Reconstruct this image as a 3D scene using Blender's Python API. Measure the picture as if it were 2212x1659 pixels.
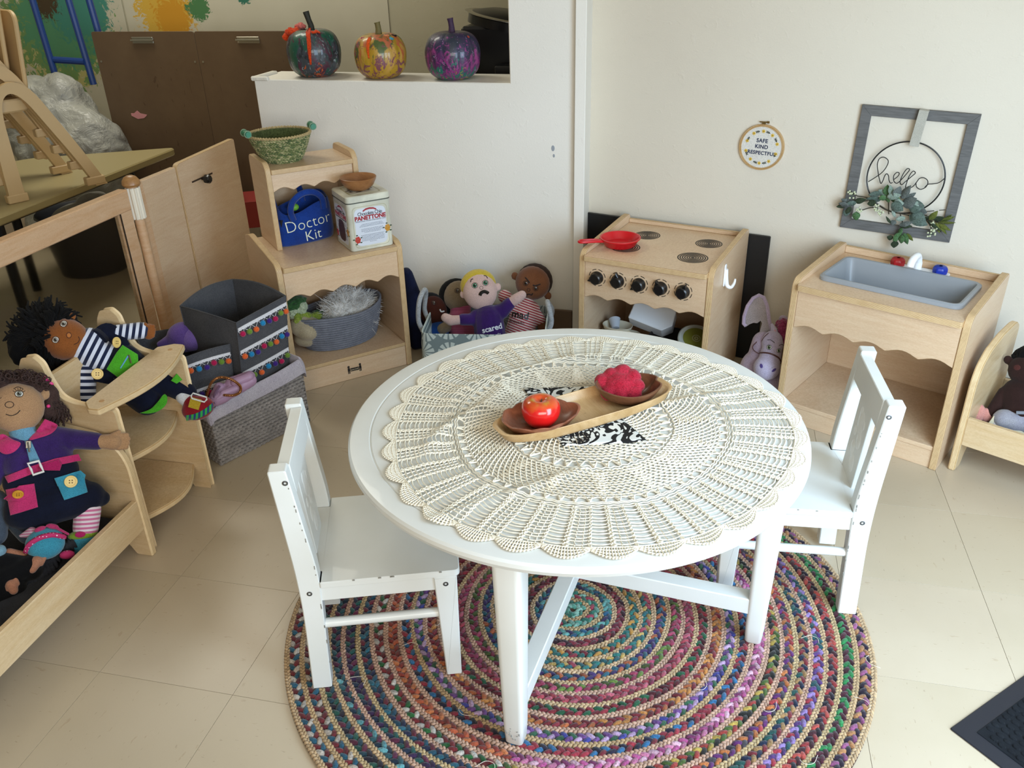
import bpy, bmesh, math, random
from math import sin, cos, pi, radians as R_, sqrt
from mathutils import Vector, Matrix, noise
from mathutils.bvhtree import BVHTree
random.seed(7)
for o in list(bpy.data.objects): bpy.data.objects.remove(o)
SC = bpy.context.scene
COL = SC.collection
# ---------------------------------------------------------------- camera
def V(*a): return Vector(a)
yaw, pit, rol = -0.23427, 0.486755, -0.027831
fw = V(sin(yaw)*cos(pit), cos(yaw)*cos(pit), -sin(pit)); rt = V(cos(yaw), -sin(yaw), 0); up = rt.cross(fw)
rt, up = cos(rol)*rt+sin(rol)*up, -sin(rol)*rt+cos(rol)*up
cd = bpy.data.cameras.new('camera'); cam = bpy.data.objects.new('camera', cd); COL.objects.link(cam)
cam.matrix_world = Matrix(((rt.x, up.x, -fw.x, 1.149408), (rt.y, up.y, -fw.y, -1.048865), (rt.z, up.z, -fw.z, 1.331944), (0, 0, 0, 1)))
cd.sensor_width = 36; cd.lens = 1827.447/2212*36; cd.clip_start = .05
SC.camera = cam
# ---------------------------------------------------------------- light, exposure
w = bpy.data.worlds.new('world'); SC.world = w; w.use_nodes = True
bg = w.node_tree.nodes['Background']; bg.inputs[0].default_value = (1, .90, .74, 1); bg.inputs[1].default_value = .15
def area(name, loc, target, sx, sy, power, col):
    l = bpy.data.lights.new(name, 'AREA'); l.shape = 'RECTANGLE'; l.size = sx; l.size_y = sy; l.energy = power; l.color = col
    o = bpy.data.objects.new(name, l); COL.objects.link(o); o.location = loc
    o.rotation_euler = (Vector(target)-Vector(loc)).to_track_quat('-Z', 'Y').to_euler(); return o
area('glass_door_light', (2.30, -.42, .85), (1.6, .35, -.2), .9, 1.6, 43, (.57, .78, 1))
area('window_light', (1.6, -2.0, 1.25), (.5, 1.6, 2.0), 1.8, .9, 34, (1, .95, .86))
area('ceiling_light', (.9, .2, 2.5), (.9, .6, 0), 1.2, 1.2, 1.0, (1, .90, .76))
area('back_room_fill', (-1.3, 2.3, 2.55), (-1.3, 2.5, 0), 1.2, .6, 18, (1, .96, .82))  # added fill that brightens the back wall and boards, no visible fixture
SC.view_settings.view_transform = 'Standard'; SC.view_settings.look = 'None'
SC.view_settings.exposure = .46; SC.view_settings.gamma = 1; SC.view_settings.use_curve_mapping = False
# ---------------------------------------------------------------- materials
def lin(h):
    h = h.lstrip('#'); o = []
    for i in (0, 2, 4):
        v = int(h[i:i+2], 16)/255; o.append(v/12.92 if v <= .04045 else ((v+.055)/1.055)**2.4)
    return (*o, 1)
MC = {}
class NT:
    def __init__(s, name):
        s.m = bpy.data.materials.new(name); s.m.use_nodes = True; s.t = s.m.node_tree
        s.b = s.t.nodes['Principled BSDF']
    def n(s, k, **kw):
        q = s.t.nodes.new('ShaderNode'+k)
        for a, b in kw.items():
            if a.startswith('i_'): q.inputs[a[2:].replace('_', ' ')].default_value = b
            else: setattr(q, a, b)
        return q
    def l(s, a, b): s.t.links.new(a, b)
    def tc(s, scale=(1, 1, 1), kind='Object', rot=(0, 0, 0)):
        t = s.n('TexCoord'); m = s.n('Mapping'); m.inputs['Scale'].default_value = scale; m.inputs['Rotation'].default_value = rot
        s.l(t.outputs[kind], m.inputs[0]); return m.outputs[0]
    def noise(s, vec, scale, detail=3, rough=.5, dist=0):
        q = s.n('TexNoise'); s.l(vec, q.inputs['Vector']); q.inputs['Scale'].default_value = scale; q.inputs['Detail'].default_value = detail
        q.inputs['Roughness'].default_value = rough; q.inputs['Distortion'].default_value = dist; return q.outputs['Fac']
    def ramp(s, fac, stops, interp='LINEAR'):
        q = s.n('ValToRGB'); s.l(fac, q.inputs[0]); e = q.color_ramp.elements; q.color_ramp.interpolation = interp
        while len(e) < len(stops): e.new(.5)
        for i, (p, c) in enumerate(stops): e[i].position = p; e[i].color = lin(c) if isinstance(c, str) else (c, c, c, 1)
        return q.outputs[0]
    def mix(s, fac, a, b, mode='MIX'):
        q = s.n('Mix'); q.data_type = 'RGBA'; q.blend_type = mode
        for v, i in ((fac, 0), (a, 6), (b, 7)):
            if isinstance(v, (int, float)): q.inputs[i].default_value = v if i == 0 else (v, v, v, 1)
            elif isinstance(v, str): q.inputs[i].default_value = lin(v)
            else: s.l(v, q.inputs[i])
        return q.outputs[2]
    def bump(s, h, strength, dist=.002):
        q = s.n('Bump'); q.inputs['Strength'].default_value = strength; q.inputs['Distance'].default_value = dist
        s.l(h, q.inputs['Height']); s.l(q.outputs[0], s.b.inputs['Normal'])
    def col(s, c):
        if isinstance(c, str): s.b.inputs['Base Color'].default_value = lin(c)
        else: s.l(c, s.b.inputs['Base Color'])
    def rough(s, v): s.b.inputs['Roughness'].default_value = v
def plain(name, c, rough=.5, spec=.5, metal=0, coat=0, bump=None, var=0):
    if name in MC: return MC[name]
    t = NT(name); t.rough(rough); t.b.inputs['Metallic'].default_value = metal; t.b.inputs['Specular IOR Level'].default_value = spec
    t.b.inputs['Coat Weight'].default_value = coat
    if var:
        f = t.noise(t.tc(), var, 4); t.col(t.mix(t.ramp(f, [(.3, .8), (.7, 1.0)]), t.mix(1, '#000000', c, 'ADD'), c, 'MULTIPLY') if 0 else t.mix(1, c, t.ramp(f, [(.3, '#cfcfcf'), (.7, '#ffffff')]), 'MULTIPLY'))
    else: t.col(c)
    if bump: t.bump(t.noise(t.tc(), bump[0], 3), bump[1], bump[2])
    MC[name] = t.m; return t.m
def fabric(name, c, c2=None, scale=900, b=.5, sheen=.3, var=18):
    if name in MC: return MC[name]
    t = NT(name); t.rough(.95); t.b.inputs['Sheen Weight'].default_value = sheen*(.15 if max(lin(c)[:3]) < .12 else .6); t.b.inputs['Specular IOR Level'].default_value = .15
    v = t.tc(); f = t.noise(v, var, 5, .6); g = t.noise(v, scale, 2)
    c2 = c2 or c
    a = t.mix(t.ramp(f, [(.35, 0.), (.65, 1.)]), c, c2); t.col(t.mix(1, a, t.ramp(g, [(.25, '#b4b4b4'), (.6, '#ffffff')]), 'MULTIPLY'))
    t.bump(g, b, .001); MC[name] = t.m; return t.m
def stripes(name, cols, period, axis=1, soft=.03, off=0, rot=(0, 0, 0), kind='Object'):
    """flat bands of cloth colour along one axis; cols = [(width share, colour)]"""
    if name in MC: return MC[name]
    t = NT(name); t.rough(.92); t.b.inputs['Sheen Weight'].default_value = .3; t.b.inputs['Specular IOR Level'].default_value = .15
    v = t.tc(rot=rot, kind=kind); s = t.n('SeparateXYZ'); t.l(v, s.inputs[0])
    m = t.n('Math', operation='MULTIPLY_ADD'); t.l(s.outputs[axis], m.inputs[0]); m.inputs[1].default_value = 1/period; m.inputs[2].default_value = off+50
    f = t.n('Math', operation='FRACT'); t.l(m.outputs[0], f.inputs[0])
    st = []; p = 0
    for wd, c in cols: st.append((p, c)); p += wd
    t.col(t.ramp(f.outputs[0], st, 'CONSTANT')); t.bump(t.noise(t.tc(), 900, 2), .4, .001); MC[name] = t.m; return t.m
def woodm(name, a, b, sc=(1, 1, 9), grain=26, rough=.38, coat=.15, dark=None, bumps=.05):
    if name in MC: return MC[name]
    t = NT(name); t.rough(rough); t.b.inputs['Coat Weight'].default_value = coat; t.b.inputs['Coat Roughness'].default_value = .25
    v = t.tc(sc); f = t.noise(v, grain*.25, 4, .6, 1.2); g = t.noise(t.tc(tuple(x*2.2 for x in sc)), grain*2.5, 5, .7)
    c = t.mix(t.ramp(f, [(.3, 0.), (.7, 1.)]), a, b); c = t.mix(.55, c, t.ramp(g, [(.3, '#d8cbb8'), (.6, '#ffffff')]), 'MULTIPLY')
    t.col(c); t.bump(g, bumps, .0006); MC[name] = t.m; return t.m
def plyedge(name='ply_edge', a='#dcc093', b='#8a6540', n=7):
    if name in MC: return MC[name]
    t = NT(name); t.rough(.5); tc = t.n('TexCoord'); s = t.n('SeparateXYZ'); t.l(tc.outputs['UV'], s.inputs[0])
    m = t.n('Math', operation='MULTIPLY'); t.l(s.outputs[1], m.inputs[0]); m.inputs[1].default_value = n
    f = t.n('Math', operation='FRACT'); t.l(m.outputs[0], f.inputs[0])
    g = t.noise(t.tc((1, 1, 1)), 60, 3)
    c = t.ramp(f.outputs[0], [(0, a), (.60, a), (.70, b), (.90, b), (1, a)])
    t.col(t.mix(.22, c, t.ramp(g, [(.3, '#c9b08c'), (.6, '#ffffff')]), 'MULTIPLY')); MC[name] = t.m; return t.m
MAPLE = woodm('maple_ply_face', '#dcc3a4', '#d2b392')
PINK = woodm('maple_pink', '#dcbb98', '#d0a67e')
PLYE = plyedge()
EDGE = plyedge('solid_edge', '#e2cba2', '#b99a6c', 5)
WHITE = None
def paintwhite():
    t = NT('white_paint_wood'); t.rough(.32); t.b.inputs['Coat Weight'].default_value = .12
    f = t.noise(t.tc(), 7, 3); t.col(t.mix(t.ramp(f, [(.3, 0.), (.7, 1.)]), '#dddfdc', '#d6d8d3')); t.bump(t.noise(t.tc(), 60, 3), .06, .001); return t.m
WHITE = paintwhite(); MC['white_paint_wood'] = WHITE
# ---------------------------------------------------------------- mesh building
class M:
    def __init__(s): s.v = []; s.f = []; s.mi = []; s.uv = []; s.c = []; s.hasc = False
    def add(s, vs, fs, mi=0, uv=None, T=None, c=None):
        o = len(s.v)
        s.v += [tuple(T @ Vector(p)) if T else tuple(p) for p in vs]
        for k, f in enumerate(fs):
            s.f.append(tuple(i+o for i in f)); s.mi.append(mi[k] if isinstance(mi, (list, tuple)) else mi)
            s.uv.append(uv[k] if uv else None); s.c.append(c)
        if c: s.hasc = True
        return s
    def box(s, a, b, T=None, mi=0, ch=.0012):
        """chamfered box from corner a to corner b"""
        a = Vector(a); b = Vector(b); lo = V(*[min(a[i], b[i]) for i in range(3)]); hi = V(*[max(a[i], b[i]) for i in range(3)])
        ch = min(ch, min(hi-lo)*.45); vs = []; ix = {}
        for X in (0, 1):
            for Y in (0, 1):
                for Z in (0, 1):
                    for ax in range(3):
                        p = [(lo, hi)[X][0], (lo, hi)[Y][1], (lo, hi)[Z][2]]
                        for k, bit in enumerate((X, Y, Z)):
                            if k != ax: p[k] += ch*(1 if bit == 0 else -1)
                        ix[(X, Y, Z, ax)] = len(vs); vs.append(p)
        fs = []
        for ax in range(3):
            u, w_ = [(1, 2), (2, 0), (0, 1)][ax]
            for side in (0, 1):
                def k(bu, bw):
                    q = [0, 0, 0]; q[ax] = side; q[u] = bu; q[w_] = bw; return ix[(*q, ax)]
                f = [k(0, 0), k(1, 0), k(1, 1), k(0, 1)]; fs.append(f if side else f[::-1])
        for ax in range(3):
            u, w_ = [(1, 2), (2, 0), (0, 1)][ax]
            for bu in (0, 1):
                for bw in (0, 1):
                    def k(t, which):
                        q = [0, 0, 0]; q[ax] = t; q[u] = bu; q[w_] = bw; return ix[(*q, which)]
                    f = [k(0, u), k(1, u), k(1, w_), k(0, w_)]
                    fs.append(f if (bu == bw) else f[::-1])
        for X in (0, 1):
            for Y in (0, 1):
                for Z in (0, 1):
                    f = [ix[(X, Y, Z, 0)], ix[(X, Y, Z, 1)], ix[(X, Y, Z, 2)]]
                    fs.append(f if (X+Y+Z) % 2 else f[::-1])
        return s.add(vs, fs, mi, None, T)
    def prism(s, poly, t, T=None, mc=0, ms=0, ch=.0015, z0=0):
        """2D polygon (CCW) extruded z0..z0+t with chamfered rims; sides get UV v across the thickness"""
        n = len(poly); P = [Vector(p) for p in poly]; ins = []
        for i in range(n):
            a, b, c = P[i-1], P[i], P[(i+1) % n]; d1 = (b-a).normalized(); d2 = (c-b).normalized()
            n1 = V(-d1.y, d1.x); n2 = V(-d2.y, d2.x); m = n1+n2; L = m.length
            m = m/L if L > 1e-6 else n1; k = ch/max(.35, m.dot(n1)); ins.append(b+m*k)
        vs = [(*q, z0) for q in ins]+[(*q, z0+ch) for q in P]+[(*q, z0+t-ch) for q in P]+[(*q, z0+t) for q in ins]
        fs = [list(range(n))[::-1], [3*n+i for i in range(n)]]; mi = [mc, mc]; uv = [None, None]; L = 0
        for i in range(n):
            j = (i+1) % n; l2 = L+(P[j]-P[i]).length
            for r, (va, vb) in enumerate(((0, .08), (.08, .92), (.92, 1))):
                fs.append([r*n+i, r*n+j, (r+1)*n+j, (r+1)*n+i]); mi.append(ms); uv.append([(L, va), (l2, va), (l2, vb), (L, vb)])
            L = l2
        return s.add(vs, fs, mi, uv, T)
    def ring(s, path, rad, n=8, closed=False, mi=0, T=None, caps=True, c=None, flat=None, upv=None):
        """tube along a path; rad a number or list; flat=(a,b) scales the section"""
        P = [Vector(p) for p in path]; m = len(P); vs = []; fs = []; N = None
        for i in range(m):
            if closed: d = P[(i+1) % m]-P[i-1]
            else: d = P[min(i+1, m-1)]-P[max(i-1, 0)]
            d.normalize()
            if N is None or upv:
                u0 = Vector(upv) if upv else (V(0, 0, 1) if abs(d.z) < .9 else V(1, 0, 0)); N = (u0-d*u0.dot(d)).normalized()
            else: N = (N-d*N.dot(d)).normalized()
            B = d.cross(N); r = rad[i] if isinstance(rad, (list, tuple)) else rad; fa, fb = flat or (1, 1)
            for k in range(n):
                a = 2*pi*k/n; vs.append(P[i]+N*(cos(a)*r*fa)+B*(sin(a)*r*fb))
        for i in range(m if closed else m-1):
            j = (i+1) % m
            for k in range(n):
                k2 = (k+1) % n; fs.append([i*n+k, i*n+k2, j*n+k2, j*n+k])
        if caps and not closed: fs.append(list(range(n))[::-1]); fs.append([(m-1)*n+k for k in range(n)])
        return s.add(vs, fs, mi, None, T, c)
    def cyl(s, a, b, r, r2=None, n=16, mi=0, T=None): return s.ring([a, b], [r, r if r2 is None else r2], n, mi=mi, T=T)
    def lathe(s, prof, n=32, mi=0, T=None, sx=1, sy=1, wob=None, closed=True):
        vs = []; fs = []
        for (r, z) in prof:
            for k in range(n):
                a = 2*pi*k/n; q = wob(a, r, z) if wob else 1; vs.append((r*cos(a)*sx*q, r*sin(a)*sy*q, z))
        for i in range(len(prof)-1):
            for k in range(n):
                k2 = (k+1) % n; fs.append([i*n+k, i*n+k2, (i+1)*n+k2, (i+1)*n+k])
        if prof[0][0] > 0: fs.append(list(range(n))[::-1])
        if prof[-1][0] > 0: fs.append([(len(prof)-1)*n+k for k in range(n)])
        return s.add(vs, fs, mi, None, T)
    def ell(s, c, r, T=None, mi=0, n=16, m=10, rot=None, col=None):
        if not hasattr(r, '__len__'): r = (r, r, r)
        A = Matrix.Translation(Vector(c))
        if rot is not None: A = A @ rot
        A = A @ Matrix.Diagonal((*r, 1)); vs = [(0, 0, -1)]; fs = []
        for i in range(1, m):
            p = -pi/2+pi*i/m
            for k in range(n): vs.append((cos(p)*cos(2*pi*k/n), cos(p)*sin(2*pi*k/n), sin(p)))
        vs.append((0, 0, 1)); L = len(vs)-1
        for k in range(n): fs.append([0, 1+(k+1) % n, 1+k]); fs.append([L, 1+(m-2)*n+k, 1+(m-2)*n+(k+1) % n])
        for i in range(m-2):
            for k in range(n): k2 = (k+1) % n; fs.append([1+i*n+k, 1+i*n+k2, 1+(i+1)*n+k2, 1+(i+1)*n+k])
        return s.add(vs, fs, mi, None, (T @ A) if T else A, col)
    def mesh(s, name, mats, smooth=True, ang=35):
        me = bpy.data.meshes.new(name); me.from_pydata(s.v, [], s.f)
        if any(u for u in s.uv):
            l = me.uv_layers.new(name='UVMap'); k = 0; data = l.data
            for f, u in zip(s.f, s.uv):
                for q in range(len(f)):
                    if u: data[k].uv = u[q]
                    k += 1
        if s.hasc:
            ca = me.color_attributes.new('Col', 'FLOAT_COLOR', 'CORNER'); arr = []
            for f, c in zip(s.f, s.c):
                cc = c or (1, 1, 1, 1); arr += list(cc)*len(f)
            ca.data.foreach_set('color', arr)
        for m_ in (mats if isinstance(mats, (list, tuple)) else [mats]): me.materials.append(m_)
        me.polygons.foreach_set('material_index', s.mi); me.validate(); me.update()
        if smooth:
            me.polygons.foreach_set('use_smooth', [True]*len(me.polygons))
            try: me.set_sharp_from_angle(angle=R_(ang))
            except Exception: pass
        return me
    def build(s, name, mats, parent=None, T=None, smooth=True, ang=35):
        return link(name, s.mesh(name, mats, smooth, ang), parent, T)
def link(name, me, parent=None, T=None):
    o = bpy.data.objects.new(name, me); COL.objects.link(o)
    if parent: o.parent = parent
    if T is not None: o.matrix_local = T
    return o
def tag(o, label, cat, group=None):
    o['label'] = label; o['category'] = cat
    if group: o['group'] = group
    return o
def thing(name, label, cat, loc=(0, 0, 0), rz=0, group=None, T=None):
    o = bpy.data.objects.new(name, None); COL.objects.link(o); o.empty_display_size = .02
    if T is not None: o.matrix_world = T
    else: o.location = loc; o.rotation_euler = (0, 0, R_(rz))
    return tag(o, label, cat, group)
def struct(o): o['kind'] = 'structure'; return o
def fr(o, x, y, z=None):
    x = Vector(x).normalized(); y = Vector(y); y = (y-x*y.dot(x)).normalized(); z = x.cross(y)
    return Matrix(((x.x, y.x, z.x, o[0]), (x.y, y.y, z.y, o[1]), (x.z, y.z, z.z, o[2]), (0, 0, 0, 1)))
def TR(*p): return Matrix.Translation(Vector(p))
def RZ(d): return Matrix.Rotation(R_(d), 4, 'Z')
def RX(d): return Matrix.Rotation(R_(d), 4, 'X')
def RY(d): return Matrix.Rotation(R_(d), 4, 'Y')
# vertical panel frames: poly x = along first axis, y = up; extruded along the third
XZ = fr((0, 0, 0), (1, 0, 0), (0, 0, 1))      # extrudes toward -Y
YZ = fr((0, 0, 0), (0, 1, 0), (0, 0, 1))      # extrudes toward +X
def rpoly(pts, r=.01, n=4):
    """polygon with rounded corners; r number or list"""
    out = []; N = len(pts)
    for i in range(N):
        a, b, c = Vector(pts[i-1]), Vector(pts[i]), Vector(pts[(i+1) % N]); rr = r[i] if isinstance(r, (list, tuple)) else r
        d1 = (a-b); d2 = (c-b); k = min(rr, d1.length*.49, d2.length*.49)
        if k < 1e-4: out.append(tuple(b)); continue
        p, q = b+d1.normalized()*k, b+d2.normalized()*k
        for j in range(n+1):
            t = j/n; out.append(tuple(p*(1-t)**2+b*2*t*(1-t)+q*t*t))
    return out
def apron(W, H, n, amp, drop=.012, seg=8):
    """apron board polygon: straight top, a row of arches below; top at y=0"""
    P = [(W, 0), (0, 0), (0, -H)]; N = n*seg
    for i in range(1, N):
        x = i/N; P.append((x*W, -H+amp*1.1*(sqrt(sin(pi*n*x)**2+.03)-.173)))
    P.append((W, -H)); return P
def textmesh(s, size, bold=0, spacing=1, shear=0, align='CENTER', ext=.0003):
    cu = bpy.data.curves.new('t', 'FONT'); cu.body = s; cu.size = size; cu.align_x = align; cu.offset = bold; cu.space_character = spacing; cu.shear = shear
    cu.extrude = ext; cu.resolution_u = 3
    o = bpy.data.objects.new('t', cu); COL.objects.link(o); dg = bpy.context.evaluated_depsgraph_get(); dg.update()
    me = bpy.data.meshes.new_from_object(o.evaluated_get(dg)); bpy.data.objects.remove(o); bpy.data.curves.remove(cu); return me
def text(s, size, mat, parent, T, name='lettering', target=None, sub=0, lift=.0006, **kw):
    me = textmesh(s, size, **kw); me.materials.clear(); me.materials.append(mat)
    o = link(name, me, parent, T)
    if target is not None: drape(o, target, lift, sub)
    return o
def bvh_of(o):
    return BVHTree.FromPolygons([v.co.copy() for v in o.data.vertices], [tuple(p.vertices) for p in o.data.polygons])
def drape(o, target, lift=.0006, sub=0):
    """lay a flat mesh (its local XY, facing +Z) on the target's surface; both under the same parent chain"""
    bpy.context.view_layer.update()
    me = o.data
    if sub:
        bm = bmesh.new(); bm.from_mesh(me); bmesh.ops.subdivide_edges(bm, edges=[e for e in bm.edges if e.calc_length() > sub], cuts=3, use_grid_fill=True); bmesh.ops.triangulate(bm, faces=bm.faces); bm.to_mesh(me); bm.free()
    b = bvh_of(target); A = target.matrix_world.inverted() @ o.matrix_world; d = (A.to_3x3() @ V(0, 0, -1)).normalized(); Ai = A.inverted()
    for v in me.vertices:
        p = A @ Vector((v.co.x, v.co.y, 0)); h = b.ray_cast(p-d*.3, d)
        if h[0] is not None: v.co = Ai @ (h[0]-d*(lift+max(0, v.co.z)))
    me.update()
def soft(name, blobs, mats, parent=None, T=None, vox=.004, sm=4, disp=None, holes=None):
    """one continuous stuffed body: capsules ((p0,p1,r0,r1)) and ellipsoids ((c,(rx,ry,rz)[,rot])) fused by remeshing"""
    g = M()
    for b in blobs:
        if len(b) == 4:
            p0, p1, r0, r1 = Vector(b[0]), Vector(b[1]), b[2], b[3]; N = 6; pts = []; rr = []; d = p1-p0; L = d.length or 1e-4
            for i in range(5): a = pi/2*i/5; pts.append(p0-d/L*r0*cos(a)); rr.append(max(r0*sin(a), r0*.05))
            for i in range(N+1): t = i/N; pts.append(p0.lerp(p1, t)); rr.append(r0+(r1-r0)*t)
            for i in range(1, 6): a = pi/2*i/5; pts.append(p1+d/L*r1*sin(a)); rr.append(max(r1*cos(a), r1*.05))
            g.ring(pts, rr, 14)
        else: g.ell(b[0], b[1], rot=b[2] if len(b) > 2 else None, n=20, m=14)
    me = bpy.data.meshes.new(name); me.from_pydata(g.v, [], g.f); o = link(name, me)
    m = o.modifiers.new('r', 'REMESH'); m.mode = 'VOXEL'; m.voxel_size = vox; m.use_smooth_shade = True
    m = o.modifiers.new('s', 'SMOOTH'); m.factor = .6; m.iterations = sm
    dg = bpy.context.evaluated_depsgraph_get(); dg.update(); nm = bpy.data.meshes.new_from_object(o.evaluated_get(dg)); bpy.data.objects.remove(o); bpy.data.meshes.remove(me)
    if disp:
        for v in nm.vertices: v.co += v.normal*disp(v.co)
    nm.name = name; nm.materials.clear()
    for q in (mats if isinstance(mats, (list, tuple)) else [mats]): nm.materials.append(q)
    nm.polygons.foreach_set('use_smooth', [True]*len(nm.polygons)); nm.polygons.foreach_set('material_index', [0]*len(nm.polygons))
    return link(name, nm, parent, T)
def nz(p, s): return noise.noise(Vector(p)*s)
def bez(pts, n=8, closed=False):
    """smooth catmull-rom path through points"""
    P = [Vector(p) for p in pts]; N = len(P); out = []
    for i in range(N if closed else N-1):
        a = P[(i-1) % N] if closed or i > 0 else P[0]*2-P[1]; b = P[i]; c = P[(i+1) % N]; d = P[(i+2) % N] if closed or i+2 < N else P[-1]*2-P[-2]
        for k in range(n):
            t = k/n; out.append(.5*((2*b)+(c-a)*t+(2*a-5*b+4*c-d)*t*t+(3*b-a-3*c+d)*t**3))
    if not closed: out.append(P[-1])
    return out
# ================================================================ SETTING
T0 = .3048
def wallmat(name, a, b, fl=1):
    t = NT(name); t.rough(.75); t.b.inputs['Specular IOR Level'].default_value = .3
    v = t.tc(); f = t.noise(v, 1.6, 4); g = t.noise(v, 34, 4, .6, .6); h = t.noise(v, 220, 2)
    t.col(t.mix(t.ramp(f, [(.3, 0.), (.7, 1.)]), a, b))
    k = t.n('Math', operation='MULTIPLY_ADD'); t.l(t.ramp(g, [(.60, 0.), (.68, 1.)]), k.inputs[0]); k.inputs[1].default_value = 1.2; t.l(h, k.inputs[2])
    t.bump(k.outputs[0], .22, .0018); return t.m
WALL = wallmat('cream_wall_paint', '#dbd4c4', '#d5cdbd')
WALLW = wallmat('off_white_wall_paint', '#edeae2', '#e6e3da')
def tilemat(i):
    t = NT('vinyl_tile_%d' % i); t.rough(.34); t.b.inputs['Specular IOR Level'].default_value = .6
    rot = (0, 0, .25+.9*i); v = t.tc((1, 1, 1), rot=rot); f = t.noise(v, 3, 4, .6)
    base = t.mix(t.ramp(f, [(.3, 0.), (.7, 1.)]), ['#b7a78f', '#baab93', '#b3a48b'][i], ['#bdae97', '#b5a68d', '#bbac95'][i])
    v2 = t.tc((1, 3.2, 1), rot=rot); g = t.noise(v2, 22, 3, .6); k = t.noise(v2, 60, 2)
    c = t.mix(t.ramp(g, [(.655, 0.), (.70, .55)]), base, '#a48e74'); c = t.mix(t.ramp(k, [(.70, 0.), (.74, .5)]), c, '#8f7a63')
    t.col(c); t.bump(f, .05, .001); return t.m
TM = [tilemat(i) for i in range(3)]
fl = struct(M().box((-4, -2.2, -.05), (4.2, 4.2, -.0035)).build('floor', plain('tile_joint', '#9c8b77', .8)))
tm = []
for k in range(3):
    g = M(); h = T0/2-.0004; g.box((-h, -h, -.0034), (h, h, 0), ch=.00012); tm.append(g.mesh('tile', TM[k], False))
for i in range(-7, 10):
    for j in range(-3, 9):
        if i < -2 and j < 0: continue
        o = link('tile', tm[(i*7+j*5+(i*j) % 3) % 3], fl); o.location = ((i+.5)*T0, (j+.5)*T0, 0)
        if (i+j) % 2: o.rotation_euler = (0, 0, pi/2)
# walls. half wall with ledge opening, column, right wall
hd = Matrix.Translation((.704, 1.826, 0)) @ RZ(-2.5)            # local x runs right along the face, y goes back
g = M(); g.prism([(-1.18, 0), (.0, 0), (.0, 2.6), (-.222, 2.6), (-.222, .899), (-1.18, .899)], .205, hd @ TR(0, .205, 0) @ XZ, ch=.003); struct(g.build('wall_half', WALLW, ang=30))
# worn lip at the free end of the ledge
g = M(); g.box((-1.19, -.006, .893), (-1.12, .01, .909), T=hd, ch=.004); g.box((-1.19, .0, .893), (-1.165, .15, .908), T=hd, ch=.004); struct(g.build('trim_1', plain('chipped_plaster', '#e3e0d6', .8, bump=(60, .8, .004))))
rw = Matrix.Translation((.86, 1.895, 0)) @ RZ(-16.8)
g = M(); g.box((-.17, 0, 0), (3.3, .12, 2.6), T=rw, ch=.001); struct(g.build('wall_right', WALL))
g = M(); g.box((.706, 1.80, 0), (.742, 2.0, 2.6), ch=.002); struct(g.build('wall_corner', WALLW))
g = M(); g.ring(bez([(.7405, 1.9255, 2.6), (.739, 1.9255, 1.6), (.7375, 1.926, 1.14), (.733, 1.928, 1.06), (.728, 1.928, .8), (.726, 1.928, .3)], 6), .0045, 8); struct(g.build('trim_2', plain('cable_white', '#e6e3da', .5)))
g = M(); g.box((-1.15, -.012, 0), (-.002, 0, .1), T=hd, ch=.002); struct(g.build('baseboard_back', plain('brown_vinyl_base', '#6d5a49', .6)))
g = M(); g.box((-.11, -.012, 0), (3.2, 0, .1), T=rw, ch=.002); struct(g.build('baseboard_right', MC['brown_vinyl_base']))
BW = wallmat('back_room_wall', '#b9b39c', '#aea88f')
struct(M().box((-4, 3.2, 0), (3.0, 3.3, 2.6)).build('wall_back', BW))
struct(M().box((-3.6, -2, 0), (-3.5, 3.3, 2.6)).build('wall_left', BW))
struct(M().box((-4, -2.2, 2.6), (4.2, 4.2, 2.7)).build('ceiling', plain('ceiling_paint', '#dcd8cc', .9)))
# paint chips on the right wall
g = M(); random.seed(3)
for (x, z, s) in ((.93, 1.172, .016), (.955, 1.176, .009), (1.52, .69, .006), (1.86, .45, .006)):
    P = [(x+s*(.7+.5*random.random())*cos(a*pi/5), z+.5*s*(.7+.5*random.random())*sin(a*pi/5)) for a in range(10)]
    g.prism(P, .001, rw @ TR(0, -.0002, 0) @ XZ, ch=.0002)
struct(g.build('trim_3', plain('chip_grey', '#b5aea1', .9)))
g = M()
for (x, z, s) in ((-.075, .69, .01), (-.072, .665, .006)):
    g.prism([(x+s*.6*cos(a*pi/5), z+s*sin(a*pi/5)) for a in range(10)], .001, hd @ TR(0, -.0002, 0) @ XZ, ch=.0002)
struct(g.build('trim_4', plain('chip_blue', '#9aa0a8', .9)))

# ================================================================ SINK CABINET
def bxd(par, name, a, b, mats=None, mi=0, ch=.0012, T=None):
    return M().box(a, b, ch=ch, T=T).build(name, mats or MAPLE, par)
def pan(par, name, poly, t, T, mats=None, ch=.0015):
    return M().prism(poly, t, T, 0, 1, ch).build(name, mats or [MAPLE, PLYE], par, smooth=True, ang=30)
sk = thing('play_sink_cabinet', 'wooden play sink cabinet with a grey basin and an open shelf space', 'cabinet', (1.828, 1.101, 0), -27.8)
W, D, Hh, t = .473, .345, .445, .019           # local: x from -W (left) to 0 (right), y back
side = rpoly([(0, 0), (D, 0), (D, .478), (.30, .478), (.015, .458), (0, .440)], [.004, .004, .02, .03, .02, .012])
pan(sk, 'side_panel', side, t, TR(-t, 0, 0) @ YZ); pan(sk, 'side_panel', side, t, TR(-W, 0, 0) @ YZ)
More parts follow.
